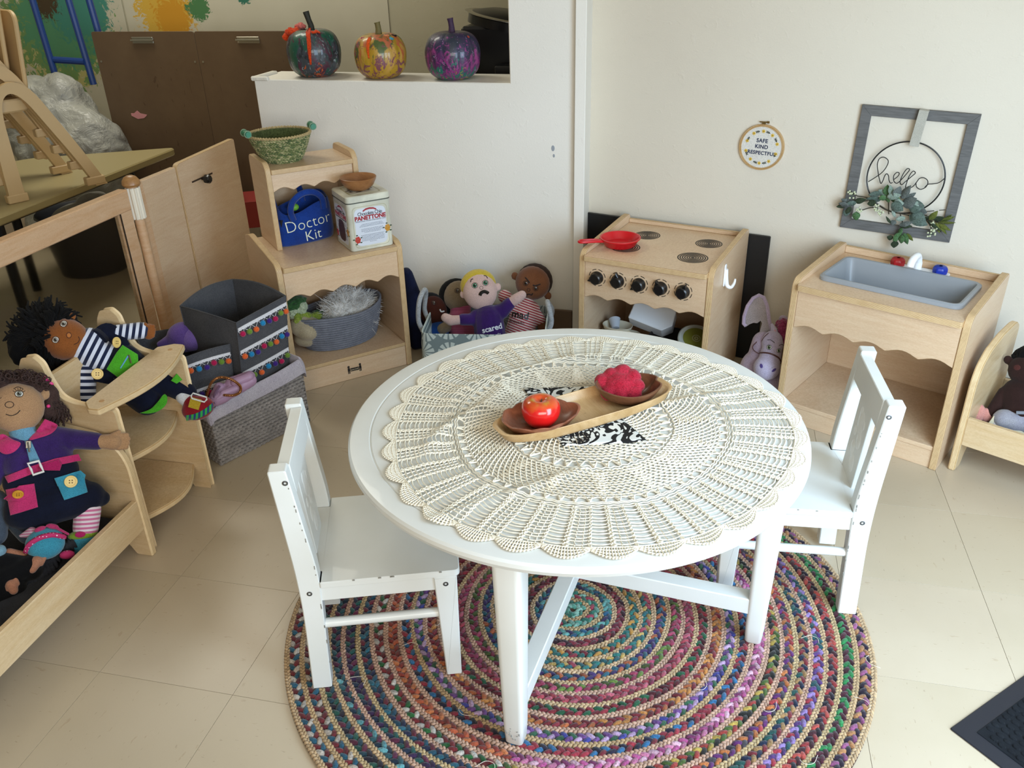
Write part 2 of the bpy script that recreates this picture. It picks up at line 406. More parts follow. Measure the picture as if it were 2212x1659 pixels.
# top board with a cut-out: four boards round the basin
bx0, bx1, by0, by1 = -W+.058, -.058, .075, .262
def board_with_hole(outer, hole, t0):
    g = M(); n = len(outer); m = len(hole)
    assert n == m
    vs = [(*p, t0) for p in outer]+[(*p, t0) for p in hole]+[(*p, 0) for p in outer]+[(*p, 0) for p in hole]; fs = []; mi = []; uv = []
    for i in range(n):
        j = (i+1) % n
        fs += [[i, j, n+j, n+i], [2*n+i, 3*n+i, 3*n+j, 2*n+j], [2*n+i, 2*n+j, j, i], [3*n+j, 3*n+i, n+i, n+j]]; mi += [0, 0, 1, 1]; uv += [None, None, [(0, 0), (.1, 0), (.1, 1), (0, 1)], None]
    return g.add(vs, fs, mi, uv)
def rrect(x0, y0, x1, y1, r, n=6): return rpoly([(x0, y0), (x1, y0), (x1, y1), (x0, y1)], r, n)
g = board_with_hole(rrect(-W+t, -.012, -t, D-.01, .006), rrect(bx0, by0, bx1, by1, .02), .017)
g.build('worktop', [MAPLE, PLYE], sk, TR(0, 0, .428), ang=30)
pan(sk, 'back_ledge', [(0, 0), (W-2*t, 0), (W-2*t, .022), (0, .022)], .012, TR(-W+t, D, .445) @ XZ)
pan(sk, 'apron', apron(W-2*t, .118, 5, .014), .014, TR(-W+t, .016, .428) @ XZ)
g = M().box((-W+t, .004, .055), (-t, D-.012, .068)); g.build('shelf', MAPLE, sk)
bxd(sk, 'toe_board', (-W+t, .006, .0), (-t, .02, .055)); bxd(sk, 'back_panel', (-W+t, D-.012, .055), (-t, D-.004, .428))
GREY = plain('grey_plastic', '#8f9499', .38, bump=(300, .1, .001))
g = M(); O = rrect(bx0-.014, by0-.014, bx1+.014, by1+.014, .03); I = rrect(bx0+.002, by0+.002, bx1-.002, by1-.002, .022); B = rrect(bx0+.018, by0+.018, bx1-.018, by1-.018, .03); n = len(O)
rows = [(O, .0), (O, .009), ([tuple(Vector(a)*.65+Vector(b)*.35) for a, b in zip(O, I)], .013), ([tuple(Vector(a)*.3+Vector(b)*.7) for a, b in zip(O, I)], .012), (I, .005), (B, -.105), ([tuple(Vector(p)*.92+Vector(((bx0+bx1)/2, (by0+by1)/2))*.08) for p in B], -.115)]
vs = [(*p, z) for P, z in rows for p in P]; fs = [[r*n+i, r*n+(i+1) % n, (r+1)*n+(i+1) % n, (r+1)*n+i] for r in range(len(rows)-1) for i in range(n)]+[[(len(rows)-1)*n+i for i in range(n)]]
g.add(vs, fs); o = g.build('basin', GREY, sk, TR(0, 0, .4455)); o['label'] = 'grey plastic basin'
WP = plain('white_plastic', '#eceef0', .3)
fx, fy, fz = -.228, .289, .4455
fp = M().prism(rrect(fx-.078, fy-.024, fx+.088, fy+.022, .012), .008, TR(0, 0, fz)).build('faucet_plate', WP, sk)
g = M(); g.ring(bez([(fx, fy+.004, fz+.006), (fx, fy+.002, fz+.03), (fx-.001, fy-.012, fz+.05), (fx-.002, fy-.035, fz+.052), (fx-.003, fy-.052, fz+.044), (fx-.004, fy-.058, fz+.03)], 6), [.0115]*6+[.0105]*25, 16); g.build('spout', WP, fp)
def knob(x, col, nm):
    g = M(); g.lathe([(0.001, .022), (.012, .022), (.0165, .020), (.019, .016), (.0195, .010), (.018, 0)], 28, wob=lambda a, r, z: 1+(.05*cos(7*a) if r > .015 else 0)); g.lathe([(.003, .0226), (.0045, .0226)], 12); g.build(nm, plain(col[0], col[1], .35), fp, TR(x, fy+.002, fz+.008))
knob(fx-.055, ('red_plastic', '#a3161d'), 'red_tap'); knob(fx+.062, ('blue_plastic', '#16319c'), 'blue_tap')

# ================================================================ STOVE
st = thing('play_stove', 'wooden play stove with printed burner rings and five black knobs', 'stove', (1.1925, 1.36, 0), -15.9)
W, D = .433, .385
side = rpoly([(0, 0), (D, 0), (D, .472), (.345, .472), (.02, .455), (0, .435)], [.004, .004, .02, .03, .02, .012])
pan(st, 'side_panel', side, t, TR(-t, 0, 0) @ YZ); pan(st, 'side_panel', side, t, TR(-W, 0, 0) @ YZ)
pan(st, 'worktop', rrect(-W+t, -.014, -t, D-.008, .006), .017, TR(0, 0, .425))
pan(st, 'back_ledge', [(0, 0), (W-2*t, 0), (W-2*t, .014), (0, .014)], .012, TR(-W+t, D, .442) @ XZ)
ap = pan(st, 'control_apron', apron(W-2*t, .126, 5, .012), .014, TR(-W+t, .016, .425) @ XZ)
bxd(st, 'shelf', (-W+t, .004, .055), (-t, D-.012, .068)); bxd(st, 'toe_board', (-W+t, .006, 0), (-t, .02, .055)); bxd(st, 'back_panel', (-W+t, D-.012, .055), (-t, D-.004, .425))
BLK = plain('black_print', '#17130f', .5); BLKP = plain('black_plastic', '#0d0e11', .28)
def ringflat(g, c, r0, r1, z0, z1, n=40, T=None, a0=0, a1=2*pi):
    full = abs(a1-a0-2*pi) < 1e-4; m = n if full else n+1; vs = []
    for i in range(m):
        a = a0+(a1-a0)*i/n
        for r, z in ((r0, z0), (r0, z1), (r1, z1), (r1, z0)): vs.append((c[0]+r*cos(a), c[1]+r*sin(a), z))
    fs = [[i*4+k, ((i+1) % m)*4+k, ((i+1) % m)*4+(k+1) % 4, i*4+(k+1) % 4] for i in range(n) for k in range(4)]
    return g.add(vs, fs, 0, None, T)
for (x, y, R) in ((-.101, .112, .052), (-.096, .262, .047), (-.305, .262, .047), (-.325, .118, .052)):
    g = M(); k = R/.052
    for i in range(7): ringflat(g, (x, y), max(0.0005, .0045+.0070*i-.0030)*k if i else .0005, (.0052+.0070*i)*k, 0, .0006)
    g.build('burner_print', BLK, st, TR(0, 0, .4421))
MT = plain('grey_tick', '#7c6a50', .6)
for i in range(5):
    x = -W+.062+i*.0703*(.433/.433)*1.0; z = .372; K = TR(x, .0018, z) @ RX(90)
    g = M()
    for q in range(8): ringflat(g, (0, 0), .0265, .0285, 0, .0005, 6, None, (q+.17)*pi/4, (q+.83)*pi/4)
    g.build('dial_print', BLK, st, K)
    g = M(); g.lathe([(.021, 0), (.021, .006), (.0185, .010), (.0175, .020), (.014, .0225), (.002, .0225)], 28); a = R_([200, 95, 215, 120, 70][i])
    g.prism([(cos(a-.6)*.016, sin(a-.6)*.016), (cos(a)*.030, sin(a)*.030), (cos(a+.6)*.016, sin(a+.6)*.016)], .014, TR(0, 0, .003)); g.build('knob', BLKP, st, K)
# white hook on the side
g = M(); K = TR(0.0005, .115, .40)
g.prism(rrect(-.009, -.036, .009, .036, .009), .004, K @ YZ); g.ring(bez([(.004, 0, .02), (.007, 0, -.01), (.012, .001, -.032), (.024, .002, -.036), (.032, .003, -.022), (.034, .003, -.008)], 6), [.0065]*10+[.0065-.00018*i for i in range(21)], 10, T=K, flat=(1, 1)); g.build('hook', WP, st)
# frying pan
pn = thing('toy_frying_pan', 'red plastic toy frying pan on the front burner of the stove', 'pan', (.893, 1.577, .4424), 0)
RED = plain('pan_red', '#c8141f', .3)
g = M(); g.lathe([(.001, .001), (.046, .001), (.050, .004), (.0615, .024), (.0655, .026), (.0655, .029), (.0605, .029), (.047, .0075), (.001, .0065)], 48); g.build('dish', RED, pn)
g = M()
for s in (-1, 1): g.ring(bez([(-.060, s*.006, .022), (-.09, s*.009, .026), (-.125, s*.0095, .028), (-.137, s*.006, .028), (-.14, 0, .028)], 5), .0042, 8)
g.box((-.13, -.009, .0235), (-.06, .009, .027)); g.build('handle', RED, pn, RZ(208-180))
# black board leaning on the wall behind the stove
g = M(); g.prism(rpoly([(-.125, 0), (.535, 0), (.535, .447), (-.125, .447)], .004), .012, ch=.001)
o = g.build('black_board', plain('black_board_face', '#08090c', .55, bump=(200, .2, .001)), None, rw @ TR(0, -.0145, .001) @ XZ @ TR(0, 0, -.0)); tag(o, 'plain black board standing against the wall behind the play stove', 'board')

# ================================================================ TOY HUTCH
hu = thing('play_hutch', 'wooden two-tier play hutch holding baskets, a bag and a tin', 'shelf', (-.126, 1.199, 0), 43)
W, D = .423, .36                                   # x 0..W along front, y back
side = rpoly([(0, 0), (D, 0), (D, .455), (.30, .475), (.02, .452), (0, .435)], [.004, .004, .01, .02, .02, .012])
pan(hu, 'side_panel', side, t, TR(0, 0, 0) @ YZ); pan(hu, 'side_panel', side, t, TR(W-t, 0, 0) @ YZ)
pan(hu, 'middle_board', rrect(t, -.01, W-t, D-.006, .006), .017, TR(0, 0, .424))
pan(hu, 'lower_apron', apron(W-2*t, .095, 5, .015), .014, TR(t, .016, .424) @ XZ)
pan(hu, 'bottom_shelf', rrect(t, .002, W-t, D-.01, .003), .013, TR(0, 0, .075)); tb = pan(hu, 'toe_board', [(0, 0), (W-2*t, 0), (W-2*t, .075), (0, .075)], .013, TR(t, .018, 0) @ XZ)
bxd(hu, 'lower_back_panel', (t, D-.012, .075), (W-t, D-.004, .424))
u0, u1, uy = .057, .363, .170
side = rpoly([(0, 0), (D-uy, 0), (D-uy, .283), (.02, .283), (0, .263)], [.002, .002, .025, .02, .02])
pan(hu, 'upper_side_panel', side, .017, TR(u0, uy, .441) @ YZ); pan(hu, 'upper_side_panel', side, .017, TR(u1-.017, uy, .441) @ YZ)
pan(hu, 'top_board', rrect(u0+.017, uy-.004, u1-.017, D-.004, .005), .016, TR(0, 0, .686))
pan(hu, 'upper_apron', apron(u1-u0-.034, .058, 4, .013), .012, TR(u0+.017, uy+.02, .686) @ XZ)
bxd(hu, 'upper_back_panel', (u0+.017, D-.01, .441), (u1-.017, D-.003, .686))
# maker's mark on the toe board
K = TR(W*.5, .0046, .036) @ RX(90); g = M()
g.prism([(-.015, -.005), (.015, -.006), (.015, .005), (-.015, .006)], .0006)
for s in (-1, 1):
    g.ell((s*.0205, .0125, 0), (.0042, .0042, .0006)); g.prism([(s*.0205-.004, -.003), (s*.0205+.004, -.003), (s*.0205+.0035, .008), (s*.0205-.0035, .008)], .0006)
    for k in (-1, 1): g.prism([(s*.0205+k*.0022-.0012, -.0125), (s*.0205+k*.0022+.0012, -.0125), (s*.0205+k*.0022+.0012, -.003), (s*.0205+k*.0022-.0012, -.003)], .0006)
mk = g.build('maker_mark', BLK, tb, K)
text('Jonti-Craft', .0062, plain('mark_cream', '#e8d8b8', .6), tb, K @ TR(0, -.002, .0008), 'mark_lettering')
# ================================================================ ROUND TABLE
TC = V(.933, .392, 0); TZ = .48; TRr = .448
tb_ = thing('round_table', 'low round white wooden table with crossed bars under its top', 'table', (TC.x, TC.y, .011))
zt = TZ-.011
g = M(); g.lathe([(.001, zt-.022), (TRr-.012, zt-.024), (TRr-.004, zt-.021), (TRr, zt-.012), (TRr-.001, zt-.005), (TRr-.005, zt-.001), (TRr-.012, zt), (TRr-.041, zt), (TRr-.0435, zt-.0022), (TRr-.046, zt), (.3, zt), (.001, zt)], 160)
g.build('tabletop', WHITE, tb_, ang=25)
g = M(); g.lathe([(.30, zt-.06), (.345, zt-.06), (.345, zt-.023), (.30, zt-.023)], 48); g.build('apron_ring', WHITE, tb_)
def sqleg(g, p0, p1, w0, w1, d, rb=.3):
    """rounded square leg from top p0 to foot p1; d = radial direction"""
    P0, P1 = Vector(p0), Vector(p1); d = Vector(d).normalized(); s = V(-d.y, d.x, 0); N = 10; rows = []
    for i in range(N+1):
        t = i/N; c = P0.lerp(P1, t); w_ = w0+(w1-w0)*t; e = 1-.10*max(0, t-.92)/.08
        rows.append((c, w_*e))
    rows.append((P1+V(0, 0, 0), w1*.72)); sh = rrect(-.5, -.5, .5, .5, .22, 4); n = len(sh)
    rows[-2] = (P1+V(0, 0, .006), w1*.93)
    vs = [c+d*(q[0]*w_)+s*(q[1]*w_) for c, w_ in rows for q in sh]; fs = [[r*n+i, (r+1)*n+i, (r+1)*n+(i+1) % n, r*n+(i+1) % n] for r in range(len(rows)-1) for i in range(n)]
    fs += [[i for i in range(n)], [(len(rows)-1)*n+i for i in range(n)][::-1]]; g.add(vs, fs)
angs = [-96.6, -6.6, 83.4, 173.4]
SC_ = plain('scuff_grey', '#8d8c88', .8)
for a in angs:
    d = V(cos(R_(a)), sin(R_(a)), 0); g = M(); sqleg(g, d*.395+V(0, 0, zt-.022), d*.392, .052, .036, d); L = g.build('leg', WHITE, tb_)
    if a < 0:
        g = M(); random.seed(int(a))
        for k in range(16):
            s = V(-d.y, d.x, 0)*random.uniform(-.013, .013)+V(0, 0, random.uniform(.02, .05)); dd = d*(.392+.0185)+s
            g.box(dd-V(.0012, .0012, .0008), dd+V(.0012, .0012, .0008), ch=.0002)
        g.build('scuff', SC_, L)
for a in angs[:2]:
    g = M(); g.box((-.385, -.017, .078), (.385, .017, .117) if a < -50 else (.385, .017, .117), ch=.002); g.build('cross_bar', WHITE, tb_, RZ(a)@TR(0, 0, 0 if a < -50 else .0005))
# ================================================================ CHAIRS
def chair(name, label, x, y, rz):
    c = thing(name, label, 'chair', (x, y, .011 if x < 1 else .011), rz, 'white child chairs at the round table'); W, D = .27, .29; h = W/2
    z0 = -.011
    prof = [(-D/2-.012, 0), (-D/2+.026, 0), (-D/2+.036, .26), (-D/2+.034, .31), (-D/2+.010, .519), (-D/2-.022, .519), (-D/2-.006, .30), (-D/2-.004, .2)]
    for s in (-1, 1):
        pl = rpoly(prof, [.003, .003, .02, .05, .004, .004, .05, .05])
        q = M().prism(pl, .03, TR(-h if s < 0 else h-.03, 0, 0) @ YZ, ch=.002).build('back_leg', WHITE, c, ang=30)
        g = M(); pl = rpoly([(D/2-.034, 0), (D/2-.004, 0), (D/2, .254), (D/2-.044, .254)], .002); g.prism(pl, .03, TR(-h if s < 0 else h-.03, 0, 0) @ YZ, ch=.002); f = g.build('front_leg', WHITE, c, ang=30)
        xs = s*h; ST = MC['screw']
        for par, yy, zz in ((q, -D/2+.006, .495), (q, -D/2+.014, .245), (f, D/2-.022, .238)):
            g = M(); K = TR(xs, yy, zz) @ RY(90*s); g.lathe([(.0052, -.001), (.0052, .0006), (.0042, .001), (.0024, .001), (.002, -.0004), (.0002, -.0004)], 20, T=K); g.build('screw', ST, par)
        M().box((-h+.004 if s < 0 else h-.018, -D/2+.03, .222), (-h+.018 if s < 0 else h-.004, D/2-.035, .256), ch=.001).build('side_apron', WHITE, c)
        M().cyl((s*(h-.014), -D/2+.015, .158), (s*(h-.014), D/2-.025, .158), .0095, n=16).build('stretcher', WHITE, c)
    M().box((-h+.03, D/2-.03, .222), (h-.03, D/2-.014, .256), ch=.001).build('front_apron', WHITE, c)
    M().box((-h+.03, -D/2+.006, .222), (h-.03, -D/2+.02, .256), ch=.001).build('back_apron', WHITE, c)
    seat = rpoly([(-h+.03, -D/2), (h-.03, -D/2), (h-.03, -D/2+.036), (h+.002, -D/2+.036), (h+.002, D/2+.006), (-h-.002, D/2+.006), (-h-.002, -D/2+.036), (-h+.03, -D/2+.036)], [.001, .001, .001, .002, .012, .012, .002, .001])
    M().prism(seat, .0145, TR(0, 0, .2555), ch=.002).build('seat', WHITE, c, ang=30)
    K = TR(0, -D/2+.005, .452) @ RX(4)
    M().box((-h+.03, -.012, 0), (h-.03, .012, .061), K, ch=.0015).build('top_rail', WHITE, c)
    sp = M().box((-.048, -.006, -.186), (.048, .006, .001), K, ch=.0012).build('back_splat', WHITE, c)
    g = M(); random.seed(5)      # faint raised picture on the splat
    for (a, b, r) in ((.0, -.05, .022), (.012, -.03, .010), (-.014, -.085, .016), (.01, -.115, .014), (-.02, -.045, .008), (.022, -.08, .009), (-.008, -.145, .018)):
        for s in (-1, 1): g.ell((a, s*.006, b), (r, .0012, r*1.25), K, n=14, m=8)
    g.build('raised_picture', plain('decal_white', '#e3e4e0', .25), sp)
    # chipped paint along the edges
    g = M(); random.seed(int(rz))
    for k in range(34):
        s = random.choice((-1, 1)); z = random.uniform(.05, .51); yy = (-D/2+.031 if z < .3 else -D/2+.031-(z-.3)*.115) ; g.box((s*h-.0008, yy-.0008, z), (s*h+.0004, yy+.0012, z+random.uniform(.002, .009)), ch=.0002)
    for k in range(9):
        s = random.choice((-1, 1)); yy = random.uniform(-.08, .14); g.box((s*(h+.0022)-.0006, yy, .268), (s*(h+.0022)+.0004, yy+random.uniform(.002, .006), .2705), ch=.0001)
    g.build('paint_chip', plain('chip_dark', '#8a8880', .8), c)
    return c
plain('screw', '#6f7275', .3, metal=.9)
chair('child_chair', 'white child chair by the toy hutch and hamper, its back to them', .568, .216, -70.9)
chair('child_chair', 'white child chair in front of the play sink, its back to the sink', 1.375, .586, 94.3)

# ================================================================ BRAIDED RUG
def colmat(name, rough=.9, bumpk=(700, .5, .001), sheen=.3, spec=.2):
    t = NT(name); t.rough(rough); t.b.inputs['Sheen Weight'].default_value = sheen; t.b.inputs['Specular IOR Level'].default_value = spec
    a = t.n('VertexColor'); a.layer_name = 'Col'; g = t.noise(t.tc((1, 1, 1)), bumpk[0], 3); t.col(t.mix(1, a.outputs[0], t.ramp(g, [(.25, '#a8a8a8'), (.6, '#ffffff')]), 'MULTIPLY')); t.bump(g, bumpk[1], bumpk[2]); MC[name] = t.m; return t.m
RAG = colmat('cotton_rag', .85, (260, .6, .002), .4); JUTE = colmat('jute_cord', .9, (900, .8, .001), .2)
def lump(n, m):
    g = M().ell((0, 0, 0), 1, n=n, m=m); return g.v, g.f
LA = lump(8, 5); LB = lump(6, 4)
RUGC = V(.937, .365, 0)
rug = thing('braided_rug', 'large round braided rug of colourful rags and jute under the table', 'rug', (RUGC.x, RUGC.y, 0))
ringcols = [['#2f8e7a', '#58b59f', '#1f7562', '#8cc9b6'], ['#1c7a66', '#4fae98', '#b0304f', '#84c4b0'], ['#14618a', '#1d8a86', '#3a2a5c', '#5fb3ae'], ['#8e1d2e', '#6c1730', '#a5334a', '#3c1526'], ['#0e6f6b', '#d99a1e', '#1d8479', '#8e2336'],
 ['#1c8079', '#d9b14a', '#1e6a72', '#b4405a'], ['#3f2c6b', '#1f6f86', '#c5622c', '#4d3478'], ['#97284a', '#c23b68', '#4c5a1e', '#6b8a2a'], ['#c03a4e', '#8a1f3a', '#d15a72', '#a02a58'], ['#7d1526', '#16683f', '#a81f34', '#5a0f1f'],
 ['#7a1022', '#c8641e', '#932034', '#d98a22'], ['#c7a0cc', '#7a4596', '#2f6b4a', '#3c3fa0'], ['#8e1f34', '#1776b0', '#23203a', '#b3223a'], ['#e07aa8', '#c74a96', '#f0b8cf', '#8a2a6a'], ['#c6a528', '#4c6b1e', '#b03024', '#22231f'],
 ['#d5761f', '#6d1f78', '#47404a', '#c2343a'], ['#8b1c2c', '#172a4e', '#b88a4a', '#145a54'], ['#5e3382', '#a583cf', '#b3213b', '#1a5b62'], ['#23172c', '#b22a2e', '#4a1a28', '#c64436'], ['#128a42', '#4a1226', '#169a4c', '#5a1830'], ['#c58545', '#2b1a33', '#a9548c', '#2b1a33']]
leftcols = {13: ['#cf5a22', '#d8762e', '#a3341e', '#8a2a1c'], 14: ['#8e1c24', '#1d6a2c', '#d8cfc2', '#7c1a20'], 15: ['#16536b', '#222a4c', '#7a1c34', '#1f6f86'], 16: ['#6f1c46', '#20324f', '#17625c', '#3d2050'], 17: ['#26606a', '#6a2048', '#16334a', '#5fb0b8'], 18: ['#6b1f3c', '#1f4c5c', '#175c4c', '#261a2a'], 19: ['#7a1a24', '#14607c', '#c9b9a8', '#851d28'], 20: ['#7a1a24', '#14607c', '#d2c5b6', '#851d28']}
NR = 21; RR = .632; pitch = .0294; random.seed(11)
def dull(c):
    g_ = .3*c[0]+.5*c[1]+.2*c[2]; return tuple(.68*(x*.84+g_*.16) for x in c[:3])+(1,)
def mulc(c, k): return (c[0]*k, c[1]*k, c[2]*k, 1)
for i in range(NR):
    r = RR-.012-pitch*(NR-1-i)+.0; wj = .0112; wc = pitch-wj-.0005
    for kind in (0, 1):
        rad = r-.0062-wj/2 if kind == 0 else r-.0062+wc/2+.0
        rad = r if kind == 1 else r-pitch/2-.0002
        if rad < .012: continue
        wd = wc if kind == 0 else wj
        if kind == 0: rad = r-wj/2-wc/2
        else: rad = r
        if rad < .006: continue
        stp = .0165 if kind == 0 else .0085; n = max(8, int(2*pi*rad/stp)); g = M(); sp = 0
        pal = [dull(lin(c)) for c in ringcols[i]]; pal2 = [dull(lin(c)) for c in leftcols.get(i, ringcols[i])]; j0 = lin(random.choice(['#cfb088', '#c7a87e', '#d6b691', '#cfa890', '#cab084']))
        for q in range(n):
            for s in (-1, 1):
                a = 2*pi*(q+(.5 if s > 0 else 0))/n; wob = .0016*sin(a*3+i)+.0012*sin(a*7+i*2)
                rr = rad+wob+s*wd*.24
                d = V(cos(a), sin(a), 0); tg = V(-sin(a), cos(a), 0); th = R_(34)*s*(1)
                ax = tg*cos(th)-d*sin(th)*1; ay = d*cos(th)+tg*sin(th)
                L = stp*.78; B = wd*.36; H = (.0062 if kind == 0 else .0058)*random.uniform(.85, 1.15)
                if kind == 0:
                    left = 150 < (math.degrees(a) % 360) < 262; P_ = pal2 if left else pal
                    c = P_[(q*2+(s > 0)) % 3 if random.random() < .8 else 3]; c = mulc(c, random.uniform(.75, 1.2)); lv, lf = LA; L *= random.uniform(.9, 1.12); tw = random.uniform(-.25, .25); ax = (ax+ay*tw).normalized(); ay = V(0, 0, 1).cross(ax)
                else: c = mulc(j0, random.uniform(.66, 1.0)); lv, lf = LB
                c0 = d*rr+V(0, 0, .0055+random.uniform(0, .001))
                g.add([c0+ax*(p[0]*L)+ay*(p[1]*B)+V(0, 0, p[2]*H) for p in lv], lf, c=c)
        g.build('rag_braid' if kind == 0 else 'jute_braid', RAG if kind == 0 else JUTE, rug, ang=80)
g = M(); g.lathe([(.001, .006), (RR-.006, .006), (RR-.006, .0005), (.001, .0005)], 96); g.build('rug_backing', plain('rug_backing_mat', '#4a3326', .95), rug)
g = M(); random.seed(2)     # loose threads
for k in range(26):
    a = random.uniform(0, 2*pi); r = RR*sqrt(random.random()); p = V(r*cos(a), r*sin(a), .0125); h = random.uniform(0, 6.28)
    g.ring(bez([p+V(cos(h+u*.6), sin(h+u*.6), 0)*.012*u+V(0, 0, .001*sin(u)) for u in range(4)], 4), .0005, 4)
g.build('loose_thread', plain('thread_cream', '#d8cfc0', .9), rug)
# ================================================================ DOORMAT
mt_ = thing('rubber_doormat', 'black ribbed rubber doormat lying at the edge of the floor', 'mat', (1.676, .194, 0), 44)
g = M(); g.prism(rpoly([(0, 0), (0, -.5), (.8, -.5), (.8, 0)], .004), .0035, ch=.0015); g.build('mat_base', plain('mat_rubber', '#1b1d25', .45, bump=(900, .3, .001)), mt_)
g = M(); n = 0
for i in range(34):
    for j in range(24):
        x = .042+i*.0165; y = -.042-j*.0165
        if (i == 0 and (j == 0)): continue
        if x > .6 or y < -.44: continue
        r = (random.uniform(.005, .0065), .0052, random.uniform(.0028, .004)); g.ell((x+(j % 2)*.002, y+random.uniform(-.001, .001), .0042), (.0062, .0085, r[2]), n=7, m=4)
        if i % 2 == 0: g.box((x-.002, y-.008, .0035), (x+.001, y+.008, .0055), ch=.0005)
g.box((.032, -.43, .003), (.60, -.032, .0048), ch=.001); o = g.build('carpet_rib', fabric('mat_rib', '#15171b', '#1d2024', 1200, .9, .1), mt_); o['kind'] = 'stuff'

# ================================================================ CROCHET CLOTH
LACE = plain('crochet_cotton', '#ece4d0', .9, .15, bump=(1500, .6, .0015))
def zf(x, y):
    p = V(x, y, 0); r = p.length; a = math.atan2(y, x)
    z = .0022+.0035*max(0, nz((x, y, .3), 6.5))+.0015*abs(nz((x, y, 2.3), 17))
    # two long raised folds and the crumpled far rim
    f1 = (x-(-.245))-.25*(y+.02)-.02*sin(y*18); z += .010*math.exp(-(f1/.016)**2)*(1 if -.2 < y < .2 else 0)*max(0, 1-(abs(y+.0)/.2)**2)
    f2 = (x+.02)*.55+(y+.12)*.83*-1-.012; z += .005*math.exp(-((x*.62-y*.78-.13)/.012)**2)*(1 if -.26 < x < .02 else 0)
    z += .010*math.exp(-((r-.275-.02*sin(a*5))/.016)**2)*max(0, sin(a*1.0-.2))*(1 if y > 0 else 0)
    z += .006*math.exp(-((y-.12-.5*(x-.2))/.013)**2)*(1 if .05 < x < .3 else 0)
    return z
Rr = .402
def pt(r, a):
    # slight distortion so that the cloth is not a perfect disc
    k = 1+.012*sin(a*3+1)+.010*sin(a*5+.4)
    x = r*k*cos(a); y = r*k*sin(a); x += .004*nz((x, y, 5), 12); y += .004*nz((x, y, 9), 12)
    return V(x, y, zf(x, y))
def strand(g, pts, r=.00125, n=4):
    r *= 1.38; g.ring(pts, [r*(1+.25*((i % 2)*2-1)) for i in range(len(pts))], n, caps=False)
g = M(); NS = 32; random.seed(4)
# outer panel: dense rib at every scallop centre, thin rib between, ladder rungs in between
r0, r1 = .272, .382
for s in range(NS*2):
    a0 = 2*pi*s/(NS*2); dense = s % 2 == 0; m = 34
    for off in ((-1.6, 0, 1.6) if dense else (-.7, .7)):
        P = []
        for i in range(m+1):
            t = i/m; r = r0+(r1-r0)*t; P.append(pt(r, a0+(off*.0016+.0022*sin(i*2.1+off)*(1 if dense else .7))/r*1.0))
        strand(g, P, .0011 if dense else .001)
    if dense:
        for i in range(22): r = r0+(r1-r0)*(i+.5)/22; p = pt(r, a0+(.002*((i % 2)*2-1))/r); g.ell(p+V(0, 0, .0006), (.0021, .0021, .0014), n=6, m=4)
    for i in range(12):
        r = r0+.004+(r1-r0-.004)*i/12; a1 = 2*pi*(s+1)/(NS*2); P = []
        for k in range(6):
            t = k/5; P.append(pt(r+(.0042*sin(pi*t)*(1 if i % 2 else .55))-.002*t*0, a0+(a1-a0)*t))
        strand(g, P, .0009)
    if s % 2 == 0:      # honeycomb look: short struts between rungs
        for i in range(12):
            r = r0+.004+(r1-r0-.004)*i/12
            for t in (.35, .68): a = a0+(2*pi/(NS*2))*t; strand(g, [pt(r+.0035, a), pt(r+(r1-r0)/12+.002, a+.004)], .0009)
# scalloped rim
for s in range(NS):
    a0 = 2*pi*s/NS; w_ = 2*pi/NS
    for row in range(4):
        P = []; m = 14
        for k in range(m+1):
            t = k/m; a = a0+(t-.5)*w_; P.append(pt(r1+.001+(.006*row)*(.35+.65*sin(pi*t))+.006*sin(pi*t)*row/3, a))
        strand(g, P, .0011)
    for k in range(15):
        t = (k+.5)/15; a = a0+(t-.5)*w_; q = .35+.65*sin(pi*t); strand(g, [pt(r1, a0+(t-.5)*w_*.8), pt(r1+.018*q+.006*sin(pi*t), a)], .0011)
        p = pt(r1+.018*q+.009*sin(pi*t), a); g.ell(p, (.0026, .0026, .0016), n=6, m=4)
# rings
def ringz(r, n, amp, th=.0011, ph=0, sub=2):
    m = n*sub*2; P = [pt(r+amp*sin(n*2*pi*i/m+ph), 2*pi*i/m) for i in range(m)]; g.ring(P, th, 4, closed=True)
def net(ra, rb, rows, n, th=.001, skew=.5):
    dr = (rb-ra)/rows
    for i in range(rows):
        r = ra+dr*i; ringz(r, n, dr*.16, th, i*pi/2)
        for k in range(n):
            a = 2*pi*(k+(i % 2)*.5)/n; strand(g, [pt(r, a), pt(r+dr*.5, a+skew*pi/n*.6), pt(r+dr, a+skew*2*pi/n)], th)
for r in (.262, .266, .272): ringz(r, 96, .0012, .0014)
for k in range(64):      # big eyelets
    a = 2*pi*k/64; strand(g, [pt(.248, a-.02), pt(.262, a)], .0014); strand(g, [pt(.248, a+.02), pt(.262, a)], .0014); g.ell(pt(.255, a), (.004, .0035, .002), n=6, m=4)
net(.165, .248, 11, 112, .0012); ringz(.248, 112, .0016, .0014)
for k in range(16):      # solid fans inside the dense band
    a = 2*pi*(k+.5)/16
    for i in range(9):
        r = .172+i*.0075; hw = (.1-.008*i)*.9; P = [pt(r+.003*sin(pi*q/7)+.0015*((q % 2)), a-hw+2*hw*q/7) for q in range(8)]; strand(g, P, .0014)
for r in (.165, .158): ringz(r, 60, .002, .0014)
for k in range(40):
    a = 2*pi*k/40; strand(g, [pt(.138, a-.05), pt(.158, a)], .0015); strand(g, [pt(.138, a+.05), pt(.158, a)], .0015); g.ell(pt(.148, a), (.006, .005, .0022), n=6, m=4)
net(.07, .138, 8, 56, .0013); ringz(.138, 56, .002, .0014); net(.012, .07, 7, 30, .0013)
cl = g.build('crochet_tablecloth', LACE, None, TR(TC.x+.028, TC.y-.018, TZ+.0004) @ RZ(3), ang=80); tag(cl, 'round cream crochet lace cloth with scalloped rim on the white table', 'tablecloth')
